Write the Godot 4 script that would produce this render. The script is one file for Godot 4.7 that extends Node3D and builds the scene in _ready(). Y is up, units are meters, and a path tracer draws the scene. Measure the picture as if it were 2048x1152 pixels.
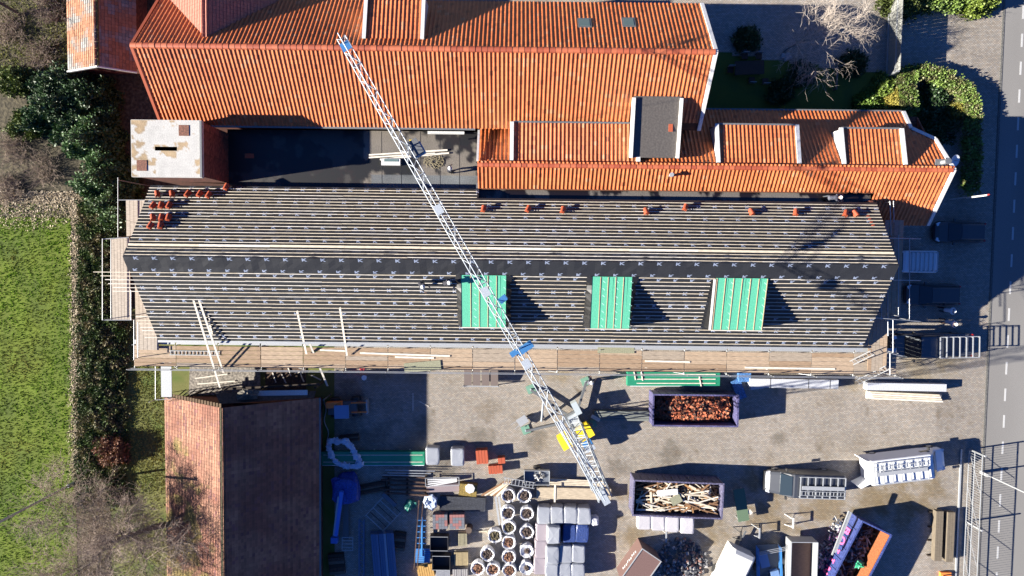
extends Node3D
# ---------------------------------------------------------------- camera model
const F := 1400.0
const CH := 59.0
var CB: Basis
var rng := RandomNumberGenerator.new()
var nz := FastNoiseLite.new()
var mats := {}
var ubox: ArrayMesh
var ucyl: ArrayMesh
var used := {}

func P(px: float, py: float, h: float = 0.0) -> Vector3:      # photo pixel -> point at height h
	var d: Vector3 = CB * Vector3((px - 1024.0) / F, -(py - 576.0) / F, -1.0)
	return Vector3(0, CH, 0) + d * ((CH - h) / -d.y)

func rnd(a: float, b: float) -> float:
	return rng.randf_range(a, b)

# ---------------------------------------------------------------- mesh builder
class MB:
	var v := PackedVector3Array()
	var n := PackedVector3Array()
	var c := PackedColorArray()
	var t := PackedVector2Array()
	var col := Color(1, 1, 1)
	func tri(a: Vector3, b: Vector3, d: Vector3) -> void:      # counter-clockwise from outside
		var m := (b - a).cross(d - a).normalized()
		v.append(a); v.append(d); v.append(b)
		for i in 3:
			n.append(m); c.append(col); t.append(Vector2.ZERO)
	func quad(a: Vector3, b: Vector3, d: Vector3, e: Vector3) -> void:
		tri(a, b, d); tri(a, d, e)
	func quv(a: Vector3, b: Vector3, d: Vector3, e: Vector3, ua: Vector2, ub: Vector2, ud: Vector2, ue: Vector2) -> void:
		quad(a, b, d, e)
		var k := t.size() - 6
		t[k] = ua; t[k + 1] = ud; t[k + 2] = ub; t[k + 3] = ua; t[k + 4] = ue; t[k + 5] = ud
	func hexa(p: Array) -> void:                               # 4 lower then 4 upper corners, each ring counter-clockwise from above
		quad(p[4], p[5], p[6], p[7]); quad(p[3], p[2], p[1], p[0])
		for i in 4:
			var j := (i + 1) % 4
			quad(p[i], p[j], p[4 + j], p[4 + i])
	func box(x: Transform3D, s: Vector3) -> void:
		var q := []
		for y in [-0.5, 0.5]:
			for w in [[-0.5, 0.5], [0.5, 0.5], [0.5, -0.5], [-0.5, -0.5]]:
				q.append(x * (Vector3(w[0], y, w[1]) * s))
		hexa(q)
	func beam(a: Vector3, b: Vector3, w: float, h: float) -> void:
		var z := (b - a)
		var l := z.length()
		if l < 0.0001: return
		z /= l
		var up := Vector3.UP if absf(z.y) < 0.95 else Vector3.RIGHT
		var x := up.cross(z).normalized()
		box(Transform3D(Basis(x, z.cross(x), z), (a + b) * 0.5), Vector3(w, h, l))
	func tube(a: Vector3, b: Vector3, r0: float, r1: float, k := 6, cap := true) -> void:
		var z := (b - a).normalized()
		var up := Vector3.UP if absf(z.y) < 0.95 else Vector3.RIGHT
		var x := up.cross(z).normalized()
		var y := z.cross(x)
		for i in k:
			var d0 := x * cos(TAU * i / k) + y * sin(TAU * i / k)
			var d1 := x * cos(TAU * (i + 1) / k) + y * sin(TAU * (i + 1) / k)
			var s := v.size()
			quad(a + d0 * r0, a + d1 * r0, b + d1 * r1, b + d0 * r1)
			n[s] = d0; n[s + 1] = d1; n[s + 2] = d1; n[s + 3] = d0; n[s + 4] = d0; n[s + 5] = d1
			if cap:
				tri(b, b + d0 * r1, b + d1 * r1); tri(a, a + d1 * r0, a + d0 * r0)
	func prism(pts: Array, y0: float, y1: float) -> void:      # pts: Vector2(x, z)
		var pk := PackedVector2Array(pts)
		var ix := Geometry2D.triangulate_polygon(pk)
		for i in range(0, ix.size(), 3):
			var a: Vector2 = pk[ix[i]]; var b: Vector2 = pk[ix[i + 1]]; var d: Vector2 = pk[ix[i + 2]]
			if (b - a).cross(d - a) > 0:
				var q := b; b = d; d = q
			tri(Vector3(a.x, y1, a.y), Vector3(b.x, y1, b.y), Vector3(d.x, y1, d.y))
			tri(Vector3(a.x, y0, a.y), Vector3(d.x, y0, d.y), Vector3(b.x, y0, b.y))
		var cw := Geometry2D.is_polygon_clockwise(pk)
		for i in pk.size():
			var a: Vector2 = pk[i]; var b: Vector2 = pk[(i + 1) % pk.size()]
			if cw: quad(Vector3(b.x, y0, b.y), Vector3(a.x, y0, a.y), Vector3(a.x, y1, a.y), Vector3(b.x, y1, b.y))
			else: quad(Vector3(a.x, y0, a.y), Vector3(b.x, y0, b.y), Vector3(b.x, y1, b.y), Vector3(a.x, y1, a.y))
	func loft(rings: Array, smooth := false) -> void:          # rings of equal length, first and last capped
		for i in rings.size() - 1:
			var a: Array = rings[i]; var b: Array = rings[i + 1]
			var m := a.size()
			for j in m:
				quad(a[j], a[(j + 1) % m], b[(j + 1) % m], b[j])
		for e in [0, rings.size() - 1]:
			var r: Array = rings[e]
			var o := Vector3.ZERO
			for p in r: o += p / r.size()
			for j in r.size():
				if e == 0: tri(o, r[(j + 1) % r.size()], r[j])
				else: tri(o, r[j], r[(j + 1) % r.size()])
	func mesh() -> ArrayMesh:
		var a := []
		a.resize(Mesh.ARRAY_MAX)
		a[Mesh.ARRAY_VERTEX] = v; a[Mesh.ARRAY_NORMAL] = n; a[Mesh.ARRAY_COLOR] = c; a[Mesh.ARRAY_TEX_UV] = t
		var m := ArrayMesh.new()
		if v.size(): m.add_surface_from_arrays(Mesh.PRIMITIVE_TRIANGLES, a)
		return m

# ---------------------------------------------------------------- object helpers
func numbered(called: String) -> String:
	if not used.has(called):
		used[called] = 0
		return called
	used[called] += 1
	return "%s_%03d" % [called, used[called]]

func tag(o: Node, label: String, category: String, group := "") -> Node:
	o.set_meta("label", label); o.set_meta("category", category)
	if group: o.set_meta("group", group)
	return o

func thing(called: String, label: String, category: String, at := Vector3.ZERO, turn := 0.0, group := "") -> Node3D:
	var o := Node3D.new()
	o.name = numbered(called)
	add_child(o)
	o.position = at
	o.rotation.y = turn
	tag(o, label, category, group)
	return o

func put(called: String, mb: MB, m: Material, parent: Node = null, local := true) -> MeshInstance3D:
	var o := MeshInstance3D.new()
	if parent == null:
		o.name = numbered(called)
		add_child(o)
	else:
		o.name = called
		parent.add_child(o, true)
	if not local and parent != null:                            # vertices are world points
		o.transform = wt(parent).affine_inverse()
	o.mesh = mb.mesh()
	o.material_override = m
	return o

func wt(o: Node) -> Transform3D:
	var x := Transform3D.IDENTITY
	while o != null and o != self:
		if o is Node3D: x = o.transform * x
		o = o.get_parent()
	return x

func struct(called: String, mb: MB, m: Material) -> MeshInstance3D:
	var o := put(called, mb, m)
	o.set_meta("kind", "structure")
	return o

func part(parent: Node, called: String, mesh: Mesh, m: Material, x: Transform3D, world := true) -> MeshInstance3D:
	var o := MeshInstance3D.new()
	o.name = called
	parent.add_child(o, true)
	o.mesh = mesh
	o.material_override = m
	o.transform = (wt(parent).affine_inverse() * x) if world else x
	return o

func pbox(parent: Node, called: String, m: Material, at: Vector3, s: Vector3, b := Basis.IDENTITY, world := false) -> MeshInstance3D:
	return part(parent, called, ubox, m, Transform3D(b * Basis.from_scale(s), at), world)

func frame(a: Vector3, b: Vector3) -> Basis:
	var z := (b - a).normalized()
	var up := Vector3.UP if absf(z.y) < 0.95 else Vector3.RIGHT
	var x := up.cross(z).normalized()
	return Basis(x, z.cross(x), z)

func pbeam(parent: Node, called: String, m: Material, a: Vector3, b: Vector3, w: float, h: float, world := true) -> MeshInstance3D:
	return part(parent, called, ubox, m, Transform3D(frame(a, b) * Basis.from_scale(Vector3(w, h, (b - a).length())), (a + b) * 0.5), world)

func ptube(parent: Node, called: String, m: Material, a: Vector3, b: Vector3, r: float, world := true) -> MeshInstance3D:
	return part(parent, called, ucyl, m, Transform3D(frame(a, b) * Basis.from_scale(Vector3(r, r, (b - a).length())), (a + b) * 0.5), world)

func multi(parent: Node, called: String, mesh: Mesh, m: Material, xs: Array, cs: Array) -> MultiMeshInstance3D:
	var mm := MultiMesh.new()
	mm.transform_format = MultiMesh.TRANSFORM_3D
	mm.use_colors = true
	mm.mesh = mesh
	mm.instance_count = xs.size()
	for i in xs.size():
		mm.set_instance_transform(i, xs[i])
		mm.set_instance_color(i, cs[i])
	var o := MultiMeshInstance3D.new()
	o.multimesh = mm
	o.material_override = m
	if parent == null:
		o.name = numbered(called)
		add_child(o)
	else:
		o.name = called
		parent.add_child(o, true)
		o.transform = wt(parent).affine_inverse()
	o.set_meta("kind", "stuff")
	return o

# ---------------------------------------------------------------- materials (linear base colours)
func noise_tex(freq: float, lo: float, hi: float, size := 256, sd := 1, oct := 4) -> ImageTexture:
	var f := FastNoiseLite.new()
	f.seed = sd; f.frequency = freq; f.fractal_octaves = oct
	var im := f.get_seamless_image(size, size)
	var out := Image.create(size, size, false, Image.FORMAT_RGB8)
	for y in size:
		for x in size:
			var g := lerpf(lo, hi, im.get_pixel(x, y).r)
			out.set_pixel(x, y, Color(g, g, g))
	return ImageTexture.create_from_image(out)

var tex := {}
func mat(called: String, c: Color, rough := 0.8, metal := 0.0, grain := "", gscale := 1.0, bump := 0.0) -> StandardMaterial3D:
	if mats.has(called): return mats[called]
	var m := StandardMaterial3D.new()
	m.resource_name = called
	m.albedo_color = c.linear_to_srgb()
	m.roughness = rough
	m.metallic = metal
	m.vertex_color_use_as_albedo = true
	if grain:
		m.albedo_texture = tex[grain]
		m.uv1_triplanar = true
		m.uv1_world_triplanar = true
		m.uv1_scale = Vector3.ONE * gscale
		if bump > 0:
			m.heightmap_enabled = true
			m.heightmap_texture = tex[grain]
			m.heightmap_scale = bump
	mats[called] = m
	return m

func C(r: float, g: float, b: float) -> Color:
	return Color(r, g, b)

func jit(c: Color, k: float) -> Color:
	var f := 1.0 + rnd(-k, k)
	return Color(c.r * f, c.g * f, c.b * f)

# paving bricks: cells of one brick width, herringbone or running bond
func paving_image(herring: bool) -> Array:
	var n := 48
	var q := 16
	var im := Image.create(n * q, n * q, false, Image.FORMAT_RGB8)
	var hm := Image.create(n * q, n * q, false, Image.FORMAT_RGB8)
	im.fill(Color(0.60, 0.58, 0.55)); hm.fill(Color(0.0, 0.0, 0.0))
	for j in n:
		for i in n:
			var r := Rect2i()
			var k := posmod(i - j, 4)
			if herring:
				if k == 0: r = Rect2i(i * q, j * q, 2 * q, q)
				elif k == 2: r = Rect2i(i * q, (j - 1) * q, q, 2 * q)
				else: continue
			else:
				if posmod(i + (j % 2), 2) == 1: continue
				r = Rect2i(i * q, j * q, 2 * q, q)
			var g := rnd(0.84, 1.0)
			var w := rnd(-0.04, 0.04)
			var c := Color(g + w * 0.5, g, g - w * 0.6)
			for s in [Vector2i.ZERO, Vector2i(-n * q, 0), Vector2i(0, n * q)]:
				var rr := Rect2i(r.position + s + Vector2i(1, 1), r.size - Vector2i(4, 4))
				im.fill_rect(rr, c); hm.fill_rect(rr, Color(g, g, g))
	return [ImageTexture.create_from_image(im), ImageTexture.create_from_image(hm)]

# printed roofing membrane: a K and two bars of small type, the second row turned round
func foil_image() -> ImageTexture:
	var w := 256
	var h := 512
	var im := Image.create(w, h, false, Image.FORMAT_RGB8)
	for y in h:
		for x in w:
			var g := 0.14 + 0.05 * nz.get_noise_2d(x * 3.0, y * 3.0) + rnd(-0.012, 0.012)
			im.set_pixel(x, y, Color(g * 0.94, g * 0.97, g * 1.06))
	var ink := Color(0.50, 0.54, 0.62)
	for row in 2:
		var ox := 60 + row * 70
		var oy := 60 + row * 256
		for y in 64:
			for x in 66:
				var on := x < 16
				var d := absf(y - 32.0)
				if x >= 16 and absf((x - 16) - d * 1.35) < 13: on = true
				if on:
					var yy := y if row == 0 else 63 - y
					im.set_pixel(posmod(ox + x, w), oy + yy, ink)
		for ln in 2:
			for x in 120:
				if (x * 7 + ln * 3) % 17 < 4: continue
				for y in 17:
					if (x / 6 + y / 5 + ln) % 4 == 3: continue
					im.set_pixel(posmod(ox - 26 + x, w), oy + 92 + ln * 26 + y if row == 0 else oy - 24 - ln * 26 + y, ink * 0.55)
	return ImageTexture.create_from_image(im)

# ---------------------------------------------------------------- roofs
func pantile_mesh(w: float, l: float) -> ArrayMesh:
	var mb := MB.new()
	var prof := [[0.0, 0.012], [0.10, 0.034], [0.22, 0.058], [0.34, 0.061], [0.46, 0.042], [0.58, 0.013], [0.70, 0.0], [0.86, 0.0], [1.03, 0.014]]
	for i in prof.size() - 1:
		var a: Array = prof[i]; var b: Array = prof[i + 1]
		var lo := 0.030
		var A := Vector3(a[0] * w, a[1] + lo, 0); var B := Vector3(b[0] * w, b[1] + lo, 0)
		var A2 := Vector3(a[0] * w, a[1] - 0.004, -l * 1.06); var B2 := Vector3(b[0] * w, b[1] - 0.004, -l * 1.06)
		var s := mb.v.size()
		mb.quad(A, B, B2, A2)
		var na := Vector3(-(b[1] - prof[maxi(i - 1, 0)][1]), (b[0] - prof[maxi(i - 1, 0)][0]) * w, 0).normalized()
		var e: Array = prof[mini(i + 2, prof.size() - 1)]
		var nb := Vector3(-(e[1] - a[1]), (e[0] - a[0]) * w, 0).normalized()
		mb.n[s] = na; mb.n[s + 1] = nb; mb.n[s + 2] = nb; mb.n[s + 3] = na; mb.n[s + 4] = na; mb.n[s + 5] = nb
		mb.quad(A - Vector3(0, 0.028, 0), B - Vector3(0, 0.028, 0), B, A)
	return mb.mesh()

# tiles laid from the eave upwards: o = lower left corner seen from outside, u along the eave, s up the slope
func lay(o: Vector3, u: Vector3, s: Vector3, wid: float, length: float, tw: float, tl: float, keep: Callable, tone: Callable, xs: Array, cs: Array, wob := 0.006) -> void:
	u = u.normalized(); s = s.normalized()
	var nrm := u.cross(s)
	var nc := int(round(wid / tw)); var nr := int(ceil(length / tl))
	var fx := wid / nc
	for r in nr:
		for k in nc:
			var p := o + u * (k * fx) + s * (r * tl)
			var mid := p + u * fx * 0.5 + s * tl * 0.5
			if not keep.call(mid): continue
			var b := Basis(u * (fx / tw), nrm, -s)
			b = Basis(nrm, rnd(-wob, wob)) * b
			xs.append(Transform3D(b, p + nrm * rnd(-0.004, 0.004)))
			cs.append(tone.call(mid))

func ridge_tiles(parent: Node, a: Vector3, b: Vector3, r: float, step: float, ms: Array) -> void:
	var mb := MB.new()
	var k := 7
	for i in k:
		var t0 := PI * i / k; var t1 := PI * (i + 1) / k
		var p0 := Vector3(cos(t0) * r, sin(t0) * r * 0.8, 0); var p1 := Vector3(cos(t1) * r, sin(t1) * r * 0.8, 0)
		mb.quad(p1 * 1.12 + Vector3(0, 0, 0.5), p1 - Vector3(0, 0, 0.5), p0 - Vector3(0, 0, 0.5), p0 * 1.12 + Vector3(0, 0, 0.5))
		mb.quad(p0 * 1.12 + Vector3(0, 0, 0.5), p0 * 0.9 + Vector3(0, 0, 0.5), p1 * 0.9 + Vector3(0, 0, 0.5), p1 * 1.12 + Vector3(0, 0, 0.5))
	var me := mb.mesh()
	var n := int((b - a).length() / step)
	var f := frame(a, b)
	for i in n:
		var p := a.lerp(b, (i + 0.5) / n)
		part(parent, "ridge_tile", me, ms[rng.randi() % ms.size()], Transform3D(f * Basis.from_scale(Vector3(1, 1, step)), p + Vector3(0, rnd(-0.01, 0.01), 0)))

func wall_box(parent: Node, called: String, m: Material, x0: float, x1: float, z0: float, z1: float, y0: float, y1: float) -> MeshInstance3D:
	return pbox(parent, called, m, Vector3((x0 + x1) / 2, (y0 + y1) / 2, (z0 + z1) / 2), Vector3(x1 - x0, y1 - y0, z1 - z0), Basis.IDENTITY, true)

# ---------------------------------------------------------------- ground sheets with stains in vertex colour
func sheet(called: String, x0: float, x1: float, z0: float, z1: float, y: float, step: float, m: Material, tone: Callable, inside = null, parent: Node = null) -> MeshInstance3D:
	var nx := int((x1 - x0) / step); var nzz := int((z1 - z0) / step)
	var v := PackedVector3Array(); var n := PackedVector3Array(); var c := PackedColorArray(); var ix := PackedInt32Array()
	for j in nzz + 1:
		for i in nx + 1:
			var p := Vector3(lerpf(x0, x1, float(i) / nx), y, lerpf(z0, z1, float(j) / nzz))
			v.append(p); n.append(Vector3.UP); c.append(tone.call(p.x, p.z))
	for j in nzz:
		for i in nx:
			if inside != null and not inside.call(lerpf(x0, x1, (i + 0.5) / nx), lerpf(z0, z1, (j + 0.5) / nzz)): continue
			var a := j * (nx + 1) + i
			ix.append_array(PackedInt32Array([a, a + 1, a + nx + 2, a, a + nx + 2, a + nx + 1]))
	var arr := []
	arr.resize(Mesh.ARRAY_MAX)
	arr[Mesh.ARRAY_VERTEX] = v; arr[Mesh.ARRAY_NORMAL] = n; arr[Mesh.ARRAY_COLOR] = c; arr[Mesh.ARRAY_INDEX] = ix
	var me := ArrayMesh.new()
	me.add_surface_from_arrays(Mesh.PRIMITIVE_TRIANGLES, arr)
	var o := MeshInstance3D.new()
	if parent != null:
		o.name = called
		parent.add_child(o, true)
		o.transform = wt(parent).affine_inverse()
	else:
		o.name = numbered(called)
		add_child(o)
		o.set_meta("kind", "structure")
	o.mesh = me
	o.material_override = m
	return o

var stains := []
func yard_tone(x: float, z: float) -> Color:
	var c := Color(1, 1, 1)
	var n1 := nz.get_noise_2d(x * 4.0, z * 4.0); var n2 := nz.get_noise_2d(x * 22.0 + 90, z * 22.0); var n3 := nz.get_noise_2d(x * 60.0, z * 60.0 + 40)
	c = c * (0.95 + 0.14 * n1 + 0.08 * n2 + 0.10 * n3)
	for s in stains:
		var d: float = Vector2(x - s[0].x, z - s[0].z).length() / s[1]
		var k: float = clampf((1.0 - d) * 1.6 + 1.3 * n2 + 0.8 * n3, 0, 1) * s[2]
		if d < 1.6: c = c.lerp(s[3], clampf(k, 0, 1))
	if x > 36.2: c = c * 0.86
	return Color(c.r, c.g, c.b)

func _ready() -> void:
	rng.seed = 7
	nz.seed = 3
	nz.frequency = 0.02
	nz.fractal_octaves = 4
	# ---- camera, sky, sun, exposure
	CB = Basis(Vector3.RIGHT, deg_to_rad(-92.9)) * Basis(Vector3.BACK, deg_to_rad(0.65))
	var cam := Camera3D.new()
	cam.name = "camera"
	add_child(cam)
	cam.transform = Transform3D(CB, Vector3(0, CH, 0))
	cam.fov = rad_to_deg(2.0 * atan(576.0 / F))
	cam.far = 600.0
	cam.current = true
	var we := WorldEnvironment.new()
	we.name = "world_environment"
	var env := Environment.new()
	env.background_mode = Environment.BG_SKY
	var sky := Sky.new()
	var sm := ProceduralSkyMaterial.new()
	sm.sky_top_color = Color(0.18, 0.36, 0.68)
	sm.sky_horizon_color = Color(0.50, 0.63, 0.80)
	sm.ground_bottom_color = Color(0.18, 0.17, 0.15)
	sm.ground_horizon_color = Color(0.45, 0.50, 0.55)
	sm.sky_curve = 0.12
	sky.sky_material = sm
	env.sky = sky
	env.background_energy_multiplier = 0.30
	env.tonemap_mode = Environment.TONE_MAPPER_LINEAR
	env.tonemap_exposure = 3.5
	env.sdfgi_enabled = true
	env.ssao_enabled = true
	env.ssil_enabled = true
	we.environment = env
	add_child(we)
	var sun := DirectionalLight3D.new()
	sun.name = "sun"
	sun.light_energy = 1.6
	sun.light_color = Color(1.0, 0.972, 0.925)
	sun.light_angular_distance = 0.5
	sun.shadow_enabled = true
	add_child(sun)
	var el := deg_to_rad(24.0); var az := deg_to_rad(9.0)
	sun.look_at_from_position(Vector3.ZERO, Vector3(cos(el) * cos(az), -sin(el), -cos(el) * sin(az)))
	# ---- shared shapes and textures
	var bm := MB.new()
	bm.box(Transform3D.IDENTITY, Vector3.ONE)
	ubox = bm.mesh()
	var cm := MB.new()
	cm.tube(Vector3(0, 0, -0.5), Vector3(0, 0, 0.5), 1, 1, 7)
	ucyl = cm.mesh()
	tex.fine = noise_tex(0.06, 0.72, 1.0, 256, 2)
	tex.rough = noise_tex(0.03, 0.45, 1.0, 256, 5, 5)
	tex.speck = noise_tex(0.25, 0.55, 1.0, 256, 8, 3)
	var wi := Image.create(256, 256, false, Image.FORMAT_RGB8)
	for y in 256:
		for x in 256:
			var g := 0.82 + 0.22 * nz.get_noise_2d(x * 0.6, y * 14.0)
			wi.set_pixel(x, y, Color(g, g * 0.98, g * 0.95))
	tex.wood = ImageTexture.create_from_image(wi)
	var bi := Image.create(256, 256, false, Image.FORMAT_RGB8)
	bi.fill(Color(0.62, 0.58, 0.52))
	for j in 16:
		for i in 8:
			var g := rnd(0.6, 1.0)
			bi.fill_rect(Rect2i(i * 32 + (j % 2) * 16, j * 16, 30, 14), Color(g, g * 0.92, g * 0.88))
	tex.brick = ImageTexture.create_from_image(bi)
	setting()
	buildings()
	scaffolds()
	crane()
	yard()
	vehicles()
	greenery()
	people()

func setting() -> void:
	var white := func(_x, _z): return Color(1, 1, 1)
	var dirt := mat("soil", C(0.12, 0.10, 0.058), 0.95, 0, "rough", 0.35, 6.0)
	sheet("ground", -300, 300, -300, 300, -0.07, 20.0, dirt, white)
	# grass field to the west, mown in faint rows
	var gm := mat("grass_turf", C(0.20, 0.29, 0.012), 0.95, 0, "speck", 0.55, 5.0)
	var ft := func(x: float, z: float):
		var n1 := nz.get_noise_2d(x * 5.0, z * 5.0); var n2 := nz.get_noise_2d(x * 30.0, z * 14.0)
		var k := clampf(0.5 + 0.9 * n1 + 0.7 * n2, 0, 1)
		return Color(0.75 + 0.45 * k, 0.80 + 0.30 * k, 1.0) * (0.85 + 0.25 * n2)
	sheet("field", -120, -37.2, -2.5, 90, -0.035, 0.5, gm, ft)
	var vm := mat("verge_grass", C(0.23, 0.235, 0.065), 0.95, 0, "speck", 0.5, 5.0)
	sheet("grass_verge", -34.2, -15.0, 5.0, 60, -0.03, 0.5, vm, func(x: float, z: float):
		var n1 := nz.get_noise_2d(x * 14.0, z * 14.0)
		return Color(1.0 + 0.9 * n1, 1.0 + 0.25 * n1, 1.0 + 1.2 * n1))
	# stains: place, radius, strength, colour multiplier
	for s in [[760, 870, 1.6], [690, 800, 2.2], [960, 880, 1.5], [1070, 880, 1.2], [850, 850, 1.2], [1420, 840, 0.8], [1340, 905, 1.2], [1560, 880, 0.7], [1240, 935, 1.2], [820, 880, 1.8], [700, 850, 2.0], [880, 930, 1.6]]:
		stains.append([P(s[0], s[1]), s[2], 0.7, Color(0.42, 0.41, 0.38)])
	for s in [[1500, 960, 1.6], [1650, 1010, 2.8], [1800, 1005, 2.4], [1540, 1035, 2.6], [1270, 1070, 2.0], [1420, 1060, 1.8], [1850, 990, 2.0], [1240, 985, 1.4], [1740, 1000, 2.0]]:
		stains.append([P(s[0], s[1]), s[2], 0.75, Color(0.56, 0.46, 0.27)])
	for s in [[690, 730, 1.6], [760, 735, 1.8], [830, 738, 1.4], [1290, 745, 1.2], [1400, 745, 1.6], [1560, 745, 1.5], [1700, 752, 1.6], [1840, 735, 1.8], [1120, 748, 1.0], [1900, 725, 1.4]]:
		stains.append([P(s[0], s[1]), s[2], 0.5, Color(0.72, 0.62, 0.36)])
	for i in 26:
		stains.append([P(rnd(680, 1930), rnd(800, 925)), rnd(0.5, 1.3), 0.35, Color(0.62, 0.58, 0.52)])
	for i in 90:
		stains.append([P(rnd(660, 1950), rnd(750, 930)), rnd(0.12, 0.35), 0.6, Color(0.45, 0.40, 0.33)])
	var pv := paving_image(false)
	var ym := StandardMaterial3D.new()
	ym.resource_name = "clinker_paving"
	ym.albedo_color = C(0.42, 0.378, 0.325).linear_to_srgb()
	ym.albedo_texture = pv[0]
	ym.heightmap_enabled = true
	ym.heightmap_texture = pv[1]
	ym.heightmap_scale = 1.2
	ym.roughness = 0.88
	ym.vertex_color_use_as_albedo = true
	ym.uv1_triplanar = true
	ym.uv1_world_triplanar = true
	ym.uv1_scale = Vector3.ONE * (1.0 / 5.0)
	sheet("yard_paving", -15.0, 40.3, -60, 60, 0.0, 0.3, ym, yard_tone, func(x: float, z: float): return not (z < -9.6 and z > -22 and garden(x, z)))
	# lawn and beds of the front garden
	sheet("garden_lawn", 12, 36, -18.5, -9, -0.02, 0.4, mat("lawn", C(0.14, 0.20, 0.025), 0.95, 0, "speck", 0.7, 5.0), func(x: float, z: float):
		var n1 := nz.get_noise_2d(x * 16.0, z * 16.0)
		return Color(1.0 + 0.9 * n1, 1.0 + 0.5 * n1, 1.0))
	# road
	var am := mat("asphalt", C(0.35, 0.338, 0.318), 0.9, 0, "speck", 1.1, 0.6)
	sheet("road", 40.5, 52.0, -120, 120, 0.012, 1.0, am, func(x: float, z: float):
		return Color(1, 1, 1) * (0.92 + 0.2 * nz.get_noise_2d(x * 12.0, z * 2.0)))
	var kb := MB.new()
	for i in 120:
		kb.box(Transform3D(Basis.IDENTITY, Vector3(40.4, 0.0, -60.0 + i)), Vector3(0.18, 0.09, 0.985))
	var ke := struct("kerb", kb, mat("kerb_concrete", C(0.20, 0.195, 0.18), 0.9, 0, "rough", 1.0))
	ke.set_meta("kind", "structure")
	var pm := mat("road_paint", C(0.72, 0.72, 0.70), 0.7, 0, "speck", 2.0)
	var dashes := MB.new()
	for i in 30:
		var z := -34.0 + i * 2.28
		dashes.box(Transform3D(Basis.IDENTITY, Vector3(42.02, 0.016, z)), Vector3(0.16, 0.006, 1.08))
	struct("road_marking", dashes, pm)
	# concrete slab left where part of the old shed was taken down
	var sl := MB.new()
	var a := P(380, 728); var b := P(520, 728); var c2 := P(522, 790); var d := P(378, 790)
	sl.prism([Vector2(a.x, a.z), Vector2(b.x, b.z), Vector2(c2.x, c2.z), Vector2(d.x, d.z)], -0.02, 0.05)
	struct("concrete_slab", sl, mat("slab_concrete", C(0.36, 0.32, 0.27), 0.9, 0, "rough", 0.5))
	var s2 := MB.new()
	a = P(531, 728); b = P(612, 728); c2 = P(612, 790); d = P(531, 790)
	s2.prism([Vector2(a.x, a.z), Vector2(b.x, b.z), Vector2(c2.x, c2.z), Vector2(d.x, d.z)], -0.02, 0.05)
	struct("wet_slab", s2, mat("slab_brown", C(0.13, 0.075, 0.045), 0.8, 0, "rough", 0.6))

func garden(x: float, z: float) -> bool:                       # the planted ground east of the large house
	return x > 12.0 and x < 35.0 and z > -17.0 + (x - 15.0) * 0.12 and z < -9.5 and not (x > 31.5 and z < -14)

# ---------------------------------------------------------------- buildings
func tri_tone(base: Color, k: float, wear: Color, amount: float) -> Callable:
	return func(p: Vector3):
		var n := nz.get_noise_3d(p.x * 10.0, p.y * 10.0, p.z * 10.0)
		var c := base.lerp(wear, clampf(n * 1.6 + amount, 0, 0.9))
		if rng.randf() < 0.05: c = c * rnd(0.55, 0.8)
		elif rng.randf() < 0.04: c = c.lerp(C(0.55, 0.27, 0.14), 0.6)
		return jit(c, k)

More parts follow.
